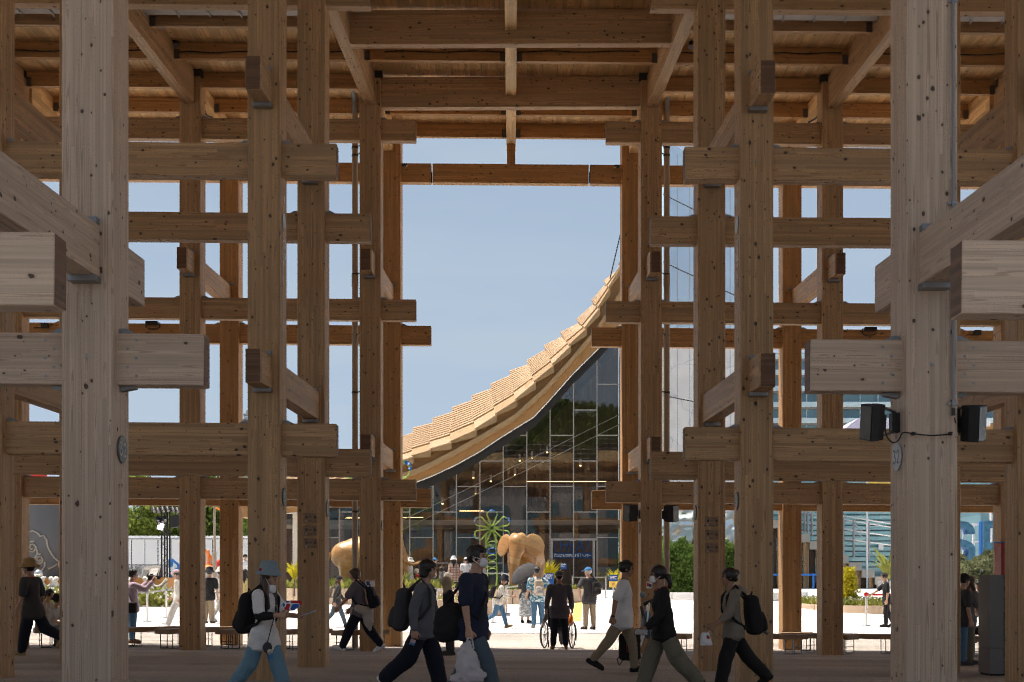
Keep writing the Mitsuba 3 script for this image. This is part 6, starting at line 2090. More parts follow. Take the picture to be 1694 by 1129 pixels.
    for q in 'LR':
        n, t_, h = J['ank' + q], J['toe' + q], J['heel' + q]
        sh_ = union([m3.Manifold.batch_hull([sph(n, .026 * H), sph(h + [0, 0, .012 * H], .022 * H), sph(t_ + [0, 0, .012 * H], .020 * H)]),
                     m3.Manifold.batch_hull([sph(h + [.0, 0, .004 * H], .017 * H), sph(t_ + [0, .012 * H, .001 * H], .014 * H), sph(t_ + [0, -.012 * H, .001 * H], .014 * H)])])
        put('shoe', sh_, wear.get('shoe', 'cloth_charcoal'), .025, 2)
    return key, bd, place, A


def ball_m(p, r):
    return sph(p, r)


def ellipse_box(p, R, x, y, z):
    A = np.zeros((3, 4))
    A[:, :3] = R
    A[:, 3] = p
    return m3.Manifold.cube([float(x), float(y), float(z)], True).transform(A)


def backpack(label, fig, mat, size=(.30, .17, .44), side=None, up=.16, back=-.105, pocket=None, tilt=0):
    """A rucksack on a figure's back, with its shoulder straps."""
    key, bd, place, A = fig
    H = bd.H
    w, dp, h = size
    k = thing('backpack', label, 'backpack')
    lx = 0 if side is None else side * .05 * H
    c = bd.t(back, 0, up) + np.array([-dp / 2, lx, 0])
    r = .062
    w, dp, h = w * .95, dp * .85, h * .92
    up_c = 0

    def rbox(c, w, dp, h, r, top=.8):
        pts = []
        for a in (-1, 1):
            for l in (-1, 1):
                pts.append(sph(c + bd.Rt @ np.array([a * max(.005, dp / 2 - r), l * max(.01, w / 2 - r), -h / 2 + r]), r))
                pts.append(sph(c + bd.Rt @ np.array([a * max(.004, dp / 2 - r) * .7 + .03, l * (w / 2 - r) * top, h / 2 - r]), r))
        return m3.Manifold.batch_hull(pts)

    def put(nm, m, mt_, parent=k):
        t = m if isinstance(m, trimesh.Trimesh) else wrinkle(finish(m, .03, 3), .014, 12, 5)
        t = t.copy()
        t.vertices = place(t.vertices)
        part(parent, nm, t, mt_, smooth=45)
    put('body', rbox(c, w, dp, h, r), mat)
    put('front_pocket', rbox(c + bd.Rt @ np.array([-dp / 2 - .01, 0, -h * .17]), w * .78, .09, h * .5, .042), pocket or mat)
    for l in (-1, 1):
        if side is not None and l != side:
            continue
        put('strap', tube([c + bd.Rt @ np.array([dp / 2, l * w * .3 - lx * 0, h * .42]), bd.t(-.01, l * .065, .335), bd.t(.062, l * .075, .25), bd.t(.066, l * .082, .14), bd.t(.01, l * .108, .06), c + bd.Rt @ np.array([dp / 2, l * w * .35, -h * .38])], .016, 8), mat)
    put('handle', tube([c + bd.Rt @ np.array([dp * .2, -.03, h / 2 - .01]), c + bd.Rt @ np.array([dp * .1, 0, h / 2 + .04]), c + bd.Rt @ np.array([dp * .2, .03, h / 2 - .01])], .008, 6), mat)
    return k


def held(name, label, catg, meshes, group=None):
    k = thing(name, label, catg, group)
    for nm, m, mt_ in meshes:
        part(k, nm, m, mt_, smooth=40)
    return k


WALK = dict(legL=(24, 6), legR=(-20, 22), armL=(-16, 10, 18), armR=(20, 10, 25))
WALK2 = dict(legL=(-20, 22), legR=(24, 6), armL=(20, 10, 25), armR=(-16, 10, 18))
STAND = dict(legL=(0, 2), legR=(0, 2), armL=(2, 10, 12), armR=(2, 10, 12))

# 1 bucket hat woman in the foreground
f = person('woman in pale blue bucket hat and white shirt, with phone and fan, walking right', 437, 14.1, 925, 335, dict(legL=(20, 5), legR=(-22, 20), lean=3, nod=5, armR=(18, 14, 78), armL=(30, 6, 60), turnR=25, turnL=15, curlR=70, curlL=55),
           dict(top='cloth_white', bottom='cloth_paledenim', shoe='cloth_white', hair='long', haircol='hair_brown', hat=('bucket', 'cloth_hatblue'), mask='chin', hem=-.10, flare=.012, wide=1.35), fem=True, fine=True, hat_rise=.075)
key, bd, place, A = f
el, wr = bd.J['elbR'], bd.J['wriR']
up_ = bd.J['shoR'] + (el - bd.J['shoR']) * .82
sv = finish(chain([(up_, .037 * bd.H), (el, .034 * bd.H), (el + (wr - el) * .62, .029 * bd.H)]), .02, 2)
sv.vertices = place(sv.vertices)
part(key, 'arm_sleeve', sv, 'cloth_black', smooth=40)
backpack('black rucksack worn by the woman in the pale bucket hat', f, 'cloth_black', (.30, .16, .46), up=.13)
h1 = place(bd.J['handR'][None])[0]
h2 = place(bd.J['handL'][None])[0]
n = 28
a = np.linspace(0, 2 * math.pi, n, endpoint=False)


def fan_fn(p, nn, uv):
    w = noise(p.x * 22 + 4, p.z * 26, p.y * 6)
    return mix(mix((.75, .75, .77), (.50, .02, .03), smoothstep(.56, .60, w)), (.02, .10, .42), smoothstep(.42, .38, w))


plain('fan_print', proc(fan_fn), 0.5)
fc = h1 + np.array([.075, -.03, .105])
fpoly = Polygon([(fc[0] + .095 * math.cos(t) + .02 * math.sin(t), fc[2] + .052 * math.sin(t) + .012 * math.cos(2 * t)) for t in a])
held('hand_fan', 'red, white and blue paper fan held up by the woman in the bucket hat', 'fan', [('blade', prism(fpoly, fc[1] - .002, fc[1] + .002), 'fan_print'), ('handle', rod(h1 + [0, -.01, -.02], fc + [-.03, 0.004, -.045], .009, 8), 'tan_wood' if False else 'cloth_tan')])
ph = rot(box(-.085, .085, -.04, .04, -.006, .006), (0, 1, 0), -18)
held('phone', 'phone in a pale case held flat by the woman in the bucket hat', 'phone', [('case', move(ph, *(h2 + [.05, -.01, .028])), 'plate_pale'), ('screen', move(rot(box(-.08, .08, -.036, .036, .0065, .008), (0, 1, 0), -18), *(h2 + [.05, -.01, .028])), 'black_gloss')])
q0 = place(np.array([bd.t(.05, .06, .29), bd.t(.09, .0, .15), bd.t(.10, -.07, .0), bd.t(.095, -.09, -.07)]))
pc = q0[-1]
held('pouch', 'small dark pouch with trinkets hanging at the hip of the bucket hat woman', 'pouch', [('strap', tube(q0, .005, 6), 'black'), ('pouch', finish(ell(pc - [0, 0, .05], (.05, .03, .06)), .02, 2), 'cloth_charcoal'), ('charm', ball(pc + [.03, -.03, -.09], .028, 2), 'cloth_palegrey'), ('ticket', box(pc[0] + .02, pc[0] + .06, pc[1] - .035, pc[1] - .03, pc[2] - .17, pc[2] - .11), 'cloth_capblue')])

# 2 short-haired person in grey shirt
f = person('person with black bobbed hair in open grey shirt and wide dark trousers, walking right', 700, 15.1, 926, 350, dict(legL=(17, 4), legR=(-24, 26), lean=2, nod=4, armL=(14, 8, 25), armR=(-14, 10, 20), curlR=60, curlL=50),
           dict(top='cloth_bluegrey', sleeve='long', bottom='cloth_dknavy', hair='bob', shoe='cloth_white', wide=1.5, hem=-.06), fine=True, hat_rise=0)
key, bd, place, A = f
sv = finish(union(rings(bd, [(.02, -.06, .070, .05), (.026, .11, .056, .048), (.028, .2, .058, .05), (.01, .28, .05, .03)])), .02, 3)
sv.vertices = place(wrinkle(sv, .01, 12, 2).vertices)
part(key, 'undershirt', sv, 'cloth_grey', smooth=40)
backpack('large black rucksack on the person with bobbed hair', f, 'cloth_charcoal', (.31, .19, .52), up=.11)
h1 = place(bd.J['handR'][None])[0]
held('drink_carton', 'small pink and blue carton in the hand of the person with bobbed hair', 'carton', [('box', rot(box(h1[0] - .025, h1[0] + .03, h1[1] - .05, h1[1] - .01, h1[2] - .09, h1[2] - .03), (0, 1, 0), 20, h1), 'cloth_pink'), ('label', rot(box(h1[0] - .02, h1[0] + .031, h1[1] - .053, h1[1] - .0505, h1[2] - .09, h1[2] - .065), (0, 1, 0), 20, h1), 'cloth_capblue')])
# 3 masked man with plastic bag
f = person('tall man in navy T-shirt and white face mask carrying a plastic bag, walking right', 783, 13.5, 902, 338, dict(legL=(-16, 16), legR=(27, 10), lean=1, nod=-2, look=-4, armR=(2, 8, 10), armL=(-4, 12, 12), curlR=95),
           dict(top='cloth_navy', bottom='cloth_greydenim', hair='short', mask='on', hem=-.075, flare=.006, wide=1.15, shoe='cloth_charcoal'), build=1.1, fine=True, hat_rise=.012)
key, bd, place, A = f
h1 = place(bd.J['handR'][None])[0]
scene['bag_film'] = {'type': 'principledthin', 'base_color': rgb(.80, .80, .83), 'roughness': .35, 'spec_trans': 0.12, 'diff_trans': 0.9}
rr = np.random.default_rng(3)
bagp = [(h1 + [0, 0, -.03], .012), (h1 + [-.035, .0, -.12], .075), (h1 + [-.02, 0, -.26], .125), (h1 + [-.02, 0, -.36], .115)]
bm = finish(union([chain(bagp), ell(h1 + [.03, -.02, -.36], (.13, .10, .09)), ell(h1 + [-.12, 0, -.40], (.08, .08, .05))]), .022, 2)
v = np.array(bm.vertices)
nn_ = np.array(bm.vertex_normals)
cre = np.abs(meshkit.noise(v * 24 + v[:, [2, 0, 1]] * 9, 4) - .5) + .6 * np.abs(meshkit.noise(v * 55, 9) - .5)
bm.vertices = v + nn_ * ((cre - .35) * .055)[:, None]
held('plastic_bag', 'crumpled translucent white plastic bag carried by the masked man', 'bag', [('film', bm, 'bag_film'), ('handles', cat([tube([h1 + [-.05, 0, -.10], h1 + [-.015, -.02, -.01], h1 + [.02, -.02, .0], h1 + [.04, 0, -.11]], .009, 6)]), 'bag_film'),
     ('contents', finish(union([ell(h1 + [0, .0, -.38], (.11, .08, .055)), ell(h1 + [-.03, 0, -.28], (.07, .06, .08))]), .03, 2), 'cloth_pink')])
sb = place(np.array([bd.t(-.02, .085, .31), bd.t(.085, .0, .18), bd.t(.08, -.10, .03)]))
cb = place(bd.t(-.13, -.06, .0)[None])[0]
held('shoulder_bag', 'big soft black shoulder bag slung behind the masked man', 'bag', [('body', wrinkle(finish(union([ell(cb, (.17, .10, .19)), ell(cb + [.05, 0, .10], (.13, .09, .10)), ell(cb + [-.04, 0, -.08], (.13, .10, .12))]), .025, 3), .03, 10, 2), 'cloth_black'),
     ('strap', tube([cb + [.12, -.06, .13], sb[2], sb[1], sb[0], place(bd.t(-.09, .03, .25)[None])[0], cb + [-.05, .03, .18]], .015, 8), 'cloth_black')])
# 4 white T-shirt man
f = person('man in white T-shirt and beige trousers striding right with a rucksack in his hand', 1030, 20.4, 927, 356, dict(legL=(20, 14), legR=(-29, 12), lean=2, nod=2, armR=(-24, 16, 16), armL=(4, 6, 6), curlL=95, curlR=55, footR=-30),
           dict(top='cloth_white', bottom='cloth_khaki', hair='short', hem=-.085, flare=.006, shoe='cloth_black'), skin='skin_dark', build=1.12, fine=True, hat_rise=.012)
key, bd, place, A = f
h1 = place(bd.J['handL'][None])[0]
w1 = place(bd.J['wriR'][None])[0]
held('wristwatch', 'dark watch on the trailing wrist of the man in white', 'watch', [('strap', ball(w1, (.032, .032, .022), 2), 'black'), ('dial', ball(w1 + [-.01, -.03, 0], (.016, .008, .016), 1), 'black_gloss')])
cb = h1 + [.03, -.06, -.32]
held('hand_rucksack', 'black rucksack dangling from the hand of the man in white', 'backpack', [('body', wrinkle(finish(m3.Manifold.batch_hull([sph(cb + [a_ * .11, b_ * .05, c_ * .17], .05) for a_ in (-1, 1) for b_ in (-1, 1) for c_ in (-1, .8)]), .028, 3), .022, 12, 1), 'cloth_black'),
     ('front_pocket', finish(ell(cb + [0, -.09, -.05], (.10, .05, .13)), .03, 2), 'cloth_black'), ('handle', tube([cb + [-.04, 0, .19], h1 + [0, 0, -.015], cb + [.05, 0, .19]], .010, 6), 'black'),
     ('strap', cat([tube([cb + [s * .12, -.05, -.14], cb + [s * .19, -.06, -.20], cb + [s * .16, -.07, -.29], cb + [s * .10, -.06, -.21]], .010, 6) for s in (-1, 1)] + [rod(cb + [.03, -.06, -.2], cb + [.04, -.06, -.33], .006, 6)]), 'black'), ('piping', tube([cb + [-.06, -.145, .03], cb + [-.05, -.15, -.08], cb + [0, -.15, -.12]], .005, 6), 'cloth_red')])
# 5 black jacket woman
f = person('woman with white face mask, black jacket and olive trousers walking left', 1098, 15.8, 935, 184, dict(legR=(22, 5), legL=(-24, 18), lean=3, nod=6, armL=(14, 8, 34), armR=(-22, 12, 14), curlL=70, curlR=45),
           dict(top='cloth_black', sleeve='long', bottom='cloth_olive', hair='ponytail', mask='on', hem=-.055, flare=.012, wide=1.5, collar='cloth_red'), fem=True, build=1.06, fine=True, skin='skin_dark', hat_rise=.005)
key, bd, place, A = f
h1 = place(bd.J['handL'][None])[0]
held('phone', 'dark phone held low by the woman in the black jacket', 'phone', [('case', rot(box(h1[0] - .10, h1[0] + .05, h1[1] - .05, h1[1] - .035, h1[2] - .035, h1[2] + .035), (0, 1, 0), 4, h1), 'black'), ('screen', rot(box(h1[0] - .095, h1[0] + .045, h1[1] - .053, h1[1] - .0505, h1[2] - .03, h1[2] + .03), (0, 1, 0), 4, h1), 'lens')])
kn = bd.J['hipL'] + (bd.J['kneeL'] - bd.J['hipL']) * .72
pk_ = finish(ellipse(kn + np.array([.0, .062 * bd.H, .0]), np.eye(3), .05 * bd.H, .022 * bd.H, .06 * bd.H), .02, 1)
pk_.vertices = place(pk_.vertices)
part(key, 'cargo_pocket', pk_, 'cloth_olive', smooth=40)
# 6 beige jacket woman
f = person('woman with hair bun in taupe hooded jacket and black trousers, striding left', 1213, 16.0, 938, 186, dict(legL=(19, 8), legR=(-31, 14), lean=2, nod=2, armL=(22, 10, 34), armR=(-6, 8, 20), curlL=60, footL=10),
           dict(top='cloth_taupe', sleeve='three', bottom='cloth_black', hair='bun', hem=-.045, flare=.016, wide=1.3, shoe='cloth_black'), fem=True, fine=True, skin='skin_dark', hat_rise=.012)
key, bd, place, A = f
hd_ = finish(union([chain([(bd.t(-.045, -.05, .30), .035 * bd.H), (bd.t(-.075, 0, .285), .045 * bd.H), (bd.t(-.045, .05, .30), .035 * bd.H)])]), .025, 3)
hd_.vertices = place(wrinkle(hd_, .02, 12, 3).vertices)
part(key, 'hood', hd_, 'cloth_taupe', smooth=40)
bp = backpack('large black rucksack with bottle on the woman with the hair bun', f, 'cloth_black', (.32, .20, .50), up=.10)
c = place(bd.t(-.24, -.1, -.01)[None])[0]
part(bp, 'bottle', rod(c, c + np.array([.10, -.02, -.07]), .022, 10), 'plate_grey')
h1 = place(bd.J['handL'][None])[0]
cb = h1 + [-.04, -.01, -.12]
held('paper_bag', 'small white bag with a red dot dangling from the hand of the bun-haired woman', 'bag', [('bag', wrinkle(finish(m3.Manifold.batch_hull([sph(cb + [a_ * .03 - .02 * c_, b_ * .015, c_ * .06], .014) for a_ in (-1, 1) for b_ in (-1, 1) for c_ in (-1, 1)] + [sph(cb + [-.07, 0, -.07], .01)]), .02, 1), .01, 20, 1), 'cloth_white'),
     ('handle', tube([cb + [.02, 0, .07], h1 + [.0, 0, -.01], cb + [.05, 0, .06]], .004, 6), 'cloth_white'), ('dot', ball(cb + [.01, -.034, .02], (.018, .006, .018), 2), 'cloth_red'), ('print', ball(cb + [-.0, -.034, .035], (.012, .005, .012), 1), 'cloth_capblue')])

# 7.. middle distance
f = person('man in brown sun hat, dark polo shirt and navy trousers, walking left', 54, 24.4, 925, 166, dict(legL=(12, 2), legR=(-26, 40), lean=4, nod=4, armL=(6, 8, 22), armR=(-8, 10, 20), footR=-48), dict(top='cloth_charcoal', bottom='cloth_dknavy', hat=('sun', 'cloth_tan'), shoe='cloth_tan', hem=-.10, collar='cloth_red', wide=1.25), build=1.2, hat_rise=.05)
SIT = dict(seat=.285, legL=(84, 84), legR=(82, 82), lean=14, nod=10, armL=(28, 8, 50), armR=(28, 8, 50), footL=0, footR=0)
f = person('seated woman in beige coat with dark tied hair, behind the man in the brown hat', 70, 28.2, 975, 350, SIT, dict(top='cloth_beige', sleeve='long', bottom='cloth_grey', hair='ponytail', low='trousers'), fem=True, hat_rise=0)
f = person('seated man in black bucket hat and striped grey shirt, beside the near post', 84, 27.8, 983, 352, SIT, dict(top='cloth_palegrey', bottom='cloth_grey', hat=('bucket', 'cloth_black'), shoe='cloth_black'), hat_rise=.05)
f = person('man in pink-grey shirt and jeans raising a black camera to his face', 219, 31.0, 942, 30, dict(legL=(2, 2), legR=(-2, 2), lean=-2, nod=-2, armL=(60, 10, 75), armR=(62, 14, 80)), dict(top='cloth_lilac', sleeve='long', bottom='cloth_denim', hair='short', shoe='cloth_brown'), build=1.1, hat_rise=.012)
key, bd, place, A = f
hh = (place(bd.J['handL'][None])[0] + place(bd.J['handR'][None])[0]) / 2
held('photo_camera', 'black camera raised by the man in the pink-grey shirt', 'camera', [('body', box(hh[0] - .07, hh[0] + .07, hh[1] - .05, hh[1] + .05, hh[2] - .02, hh[2] + .09), 'black'), ('lens', rod(hh + [.05, .03, .04], hh + [.17, .09, .04], .045, 14), 'black_gloss'), ('viewfinder', box(hh[0] - .03, hh[0] + .03, hh[1] - .03, hh[1] + .03, hh[2] + .093, hh[2] + .12), 'black')])
cb = place(bd.t(-.04, -.13, -.04)[None])[0]
held('camera_bag', 'small black bag at the hip of the man with the camera', 'bag', [('body', finish(m3.Manifold.batch_hull([sph(cb + [a_ * .08, b_ * .05, c_ * .09], .03) for a_ in (-1, 1) for b_ in (-1, 1) for c_ in (-1, 1)]), .04, 1), 'cloth_black'), ('strap', tube([cb + [0, 0, .1], place(bd.t(-.06, .0, .2)[None])[0], place(bd.t(-.02, .08, .31)[None])[0]], .012, 6), 'cloth_black')])
person('person in white with a pink cap walking left, half behind the second post', 296, 41.0, 942, 180, WALK, dict(top='cloth_offwhite', sleeve='long', bottom='cloth_palegrey', hat=('cap', 'cloth_pink'), shoe='cloth_white', wide=1.4), hat_rise=.02)
f = person('man in dark bucket hat and black vest seen from behind, khaki trousers', 345, 43.0, 939, 80, STAND, dict(top='cloth_black', bottom='cloth_khaki', hat=('bucket', 'cloth_dknavy'), hair='short', wide=1.2), build=1.15, hat_rise=.05)
person('person in white hat and white shirt beside the man in the black vest', 362, 44.0, 939, 60, WALK, dict(top='cloth_white', sleeve='long', bottom='cloth_palegrey', hat=('bucket', 'cloth_offwhite'), shoe='cloth_white'), fem=True, hat_rise=.05)
person('long-haired woman in yellow top, partly behind the bucket hat woman\'s post', 404.5, 43.0, 942, 95, STAND, dict(top='cloth_yellow', sleeve='long', bottom='cloth_charcoal', hair='long', hem=-.1), fem=True, hat_rise=0)
person('far person in white shirt and black cap between two posts', 404.5, 70, 917, 300, STAND, dict(top='cloth_white', bottom='cloth_charcoal', hat=('cap', 'cloth_black'), nohands=True), hat_rise=.02)
f = person('woman in black cap and dark jacket walking right behind the post', 557, 40.5, 953, 8, WALK2, dict(top='cloth_charcoal', sleeve='long', bottom='cloth_greydenim', hat=('cap', 'cloth_dknavy'), hair='long', haircol='hair_brown', hem=-.05), fem=True, hat_rise=.02)
backpack('grey rucksack on the woman in the black cap', f, 'cloth_taupe', (.27, .15, .38))
f = person('woman with dark bob and pale jacket tied round her waist, walking left', 596, 26.6, 940, 170, dict(legL=(27, 4), legR=(-22, 16), lean=7, nod=4, armL=(36, 10, 12), armR=(22, 8, 22), footL=12), dict(top='cloth_purplegrey', bottom='cloth_dknavy', hair='bob', haircol='hair_brown', shoe='cloth_white', hem=-.03, wide=1.15), fem=True, build=1.25, fine=False, skin='skin', hat_rise=.0)
key, bd, place, A = f
jk = finish(union([chain([(bd.t(-.03, -.12, .0), .05 * bd.H), (bd.t(-.085, -.06, -.04), .055 * bd.H), (bd.t(-.085, .06, -.04), .055 * bd.H), (bd.t(-.02, .12, .0), .05 * bd.H)]), chain([(bd.t(-.08, .02, -.05), .075 * bd.H), (bd.t(-.095, .05, -.16), .06 * bd.H), (bd.t(-.10, .06, -.25), .02 * bd.H)]), chain([(bd.t(.07, .07, .0), .035 * bd.H), (bd.t(.085, .06, -.11), .028 * bd.H)]),
                   chain([(bd.t(-.02, .12, .0), .03 * bd.H), (bd.t(.075, .06, .0), .03 * bd.H)])]), .03, 3)
jk.vertices = place(wrinkle(jk, .03, 10, 4).vertices)
part(key, 'tied_jacket', jk, 'cloth_palegrey', smooth=45)
backpack('navy and black rucksack on the woman with the tied jacket', f, 'cloth_dknavy', (.29, .19, .46), up=.12)
f = person('walker almost wholly hidden behind a gateway post, only pack and shoe showing', 625, 33.0, 958, 176, WALK, dict(top='cloth_hatblue', bottom='cloth_black', shoe='cloth_black'), hat_rise=0)
backpack('black rucksack sticking out behind the left gateway post', f, 'cloth_black', (.30, .20, .48), back=-.15, up=.12)
f = person('person in beige head scarf and dark coat behind the masked man', 744, 26.0, 952, 200, STAND, dict(top='cloth_dknavy', sleeve='long', bottom='cloth_charcoal', hat=('scarf', 'cloth_beige'), hair=None, hem=-.2), fem=True, hat_rise=.03)
f = person('woman in white sun hat and white jacket with round fan on the raised edge', 676, 62, 923, 330, STAND, dict(top='cloth_white', sleeve='long', bottom='cloth_denim', hat=('sun', 'cloth_offwhite'), nohands=True, wide=1.3), fem=True, hat_rise=.06)
key, bd, place, A = f
h1 = place(bd.J['elbL'][None])[0] + [.22, -.12, .1]
held('round_fan', 'round pale fan held by the woman in the white sun hat', 'fan', [('blade', rot(move(lathe([(0, .004), (.13, .004), (.13, -.004), (0, -.004)], 18), *h1), (1, 0, 0), 70, h1), 'cloth_beige'), ('handle', rod(h1, h1 - [.05, 0, .2], .012, 6), 'cloth_tan')])
held('tote_bag', 'red bag at the side of the woman in the white sun hat', 'bag', [('body', finish(m3.Manifold.batch_hull([sph(h1 + [a_ * .05 + .02, .05, c_ * .18 - .38], .05) for a_ in (-1, 1) for c_ in (-1, 1)]), .05, 1), 'cloth_red'), ('strap', rod(h1 + [0, .05, -.2], h1 + [-.08, .05, .1], .01, 6), 'cloth_red')])
f = person('woman in white cap and orange plaid shirt seen from behind at the rail', 750.5, 66, 921, 95, STAND, dict(top='cloth_plaid', sleeve='long', bottom='cloth_charcoal', hat=('bucket', 'cloth_white'), hair='long', hem=-.14, flare=.03, nohands=True), fem=True, hat_rise=.05)
held('shoulder_tote', 'cream tote bag beside the plaid shirt', 'bag', [('body', finish(ell(at(740.5, 954, 65.6), (.17, .08, .2)), .06, 1), 'cloth_beige'), ('strap', tube([at(742, 948, 65.6), at(745, 936, 65.7), at(746.5, 930, 65.8)], .02, 6), 'cloth_beige')])
person('person in white shirt and pale cap seen from behind, right of the plaid shirt', 771, 66, 922, 95, STAND, dict(top='cloth_white', bottom='cloth_denim', hat=('cap', 'cloth_white'), nohands=True), hat_rise=.02)
person('person in bright blue cap near the glass, behind the bob-haired walker', 717, 69, 923, 20, STAND, dict(top='cloth_grey', bottom='cloth_charcoal', hat=('cap', 'cloth_capblue'), nohands=True), hat_rise=.02)
person('far person in grey with pale hat beside the ribbon flower', 803, 70.5, 934, 200, STAND, dict(top='cloth_grey', sleeve='long', bottom='cloth_dknavy', hat=('bucket', 'cloth_palegrey'), nohands=True), hat_rise=.05)
f = person('woman in dark cap, white top and jeans looking at a leaflet', 825, 40.2, 952, 0, dict(legL=(22, 8), legR=(-18, 40), lean=12, nod=22, armL=(30, 8, 62), armR=(32, 8, 60), footR=-50), dict(top='cloth_offwhite', sleeve='three', bottom='cloth_denim', hat=('bucket', 'cloth_dknavy'), hair='short', shoe='cloth_tan', hem=-.02), fem=True, hat_rise=.04)
backpack('black rucksack on the woman looking at a leaflet', f, 'cloth_black', (.30, .18, .42))
key, bd, place, A = f
h1 = place(bd.J['handL'][None])[0]
held('leaflet', 'folded white leaflet in the hands of the woman in the dark cap', 'leaflet', [('sheet', rot(box(h1[0] - .02, h1[0] + .16, h1[1] - .08, h1[1] + .08, h1[2] - .004, h1[2] + .004), (0, 1, 0), 40, h1), 'cloth_white'), ('cover', rot(box(h1[0] + .0, h1[0] + .14, h1[1] - .084, h1[1] - .0805, h1[2] - .003, h1[2] + .0035), (0, 1, 0), 40, h1), 'cloth_lilac')])
f = person('woman in patterned long dress under the dark umbrella', 869, 43.2, 945, 70, dict(STAND, armL=(30, 15, 100)), dict(top='cloth_charcoal', low='skirt', bottom='cloth_print', hair='long', shoe='cloth_black'), fem=True, hat_rise=0)
key, bd, place, A = f
h1 = place(bd.J['handL'][None])[0]
cu = at(866, 949, 43.0)
tilt_v = np.array([-.55, -.45, .72])
tilt_v /= np.linalg.norm(tilt_v)
um = thing('umbrella', 'open dark grey umbrella tilted towards the left', 'umbrella')
pr = [(.0, .20), (.15, .185), (.30, .13), (.42, .04), (.46, -.02)]
dome = lathe(pr + [(r - .006, z - .012) for r, z in pr[::-1]], 16)
t_, s_, n_ = frame_of(tilt_v)
Rm = np.stack([s_, n_, t_], 1)
part(um, 'canopy', mesh_of(cu + dome.vertices @ Rm.T, dome.faces), 'cloth_charcoal', smooth=30)
part(um, 'shaft', rod(cu + t_ * .24, cu - t_ * .52, .012, 8), 'steel')
part(um, 'handle', tube([cu - t_ * .5, cu - t_ * .6, cu - t_ * .62 + s_ * .04], .018, 8), 'black')
for i in range(8):
    a_ = i * math.pi / 4
    e_ = s_ * math.cos(a_) + n_ * math.sin(a_)
    part(um, 'rib', tube([cu + t_ * .16, cu + e_ * .29 + t_ * .10, cu + e_ * .44 - t_ * .02], .006, 5), 'steel')
f = person('man in blue floral shirt and jeans seen from behind, hand on hip', 889, 40.2, 938.5, 98, dict(legL=(0, 2), legR=(6, 4), outR=6, lean=0, nod=2, armR=(-12, 32, 60), turnR=50, armL=(10, 10, 30)), dict(top='cloth_floral', bottom='cloth_denim', hair='short', shoe='cloth_taupe', hem=-.04), build=1.1, hat_rise=.012)
backpack('grey and black rucksack on the man in the floral shirt', f, 'cloth_beige', (.32, .19, .50), up=.14, pocket='cloth_palegrey')
# wheelchair group
f = person('attendant in plum-grey shirt and cap standing behind the wheelchair', 925.5, 29.6, 944, 93, dict(legL=(0, 2), legR=(2, 3), outL=5, outR=5, lean=2, nod=2, armL=(14, 10, 20), armR=(14, 12, 20)), dict(top='cloth_plum', sleeve='long', bottom='cloth_dknavy', hat=('cap', 'cloth_plum'), capback=True, hair='short', shoe='cloth_brown', hem=-.09, flare=.01), build=1.12, skin='skin_dark', hat_rise=.02)
wc = thing('wheelchair', 'black wheelchair seen from behind, pushed by the attendant in plum grey', 'wheelchair')
cw_ = np.array([at(924, 0, 30.1)[0], 30.15, gz(1.0, 30.1)])
for s in (-1, 1):
    c = cw_ + [s * .30, .05, .30]
    ax = np.array([math.cos(math.radians(17)), -math.sin(math.radians(17)), 0]) if s < 0 else np.array([math.cos(math.radians(17)), -math.sin(math.radians(17)), 0])
    e1 = np.array([-ax[1], ax[0], 0])
    a = np.linspace(0, 2 * math.pi, 36, endpoint=False)
    ringp = lambda r, o=0: [c + ax * o + (e1 * math.cos(t) + np.array([0, 0, 1]) * math.sin(t)) * r for t in a]
    w = part(wc, 'wheel', tube(ringp(.285), .016, 8, closed=True), 'black')
    part(w, 'hand_rim', tube(ringp(.25, s * .035), .009, 6, closed=True), 'steel')
    part(w, 'spokes', cat([rod(c, c + (e1 * math.cos(t) + np.array([0, 0, 1]) * math.sin(t)) * .28, .004, 4) for t in a[::3]]), 'steel', kind='stuff')
    part(w, 'hub', rod(c - ax * .03, c + ax * .03, .03, 10), 'steel')
    part(wc, 'frame_tube', tube([cw_ + [s * .22, -.12, .92], cw_ + [s * .22, 0, .90], cw_ + [s * .22, .02, .5], cw_ + [s * .22, .5, .48], cw_ + [s * .22, .62, .1]], .014, 8), 'dark_steel')
    part(wc, 'frame_tube', tube([cw_ + [s * .22, .0, .28], cw_ + [s * .22, .45, .26]], .013, 8), 'dark_steel')
    part(wc, 'grip', rod(cw_ + [s * .22, -.2, .92], cw_ + [s * .22, -.10, .92], .02, 8), 'black')
    part(wc, 'castor', rod(cw_ + [s * .2 - .015, .5, .08], cw_ + [s * .2 + .015, .5, .08], .08, 14), 'black')
part(wc, 'back_rest', box(cw_[0] - .21, cw_[0] + .21, cw_[1] + .0, cw_[1] + .03, cw_[2] + .48, cw_[2] + .88), 'cloth_black')
part(wc, 'seat', box(cw_[0] - .21, cw_[0] + .21, cw_[1] + .03, cw_[1] + .46, cw_[2] + .46, cw_[2] + .50), 'cloth_black')
f = person('wheelchair user in dark jacket, mostly hidden by the attendant', 923, 30.5, 985, 90, dict(SIT, seat=.29, legL=(84, 70), legR=(84, 70), armL=(20, 22, 55), armR=(20, 22, 55)), dict(top='cloth_charcoal', sleeve='long', bottom='cloth_grey', hair='short'), build=1.15, hat_rise=0)
held('orange_bag', 'orange bag hanging at the right side of the wheelchair', 'bag', [('body', finish(ell(cw_ + [.26, -.02, .62], (.06, .09, .15)), .05, 1), 'orange_paint'), ('strap', rod(cw_ + [.25, -.05, .75], cw_ + [.23, -.1, .9], .008, 6), 'orange_paint')])
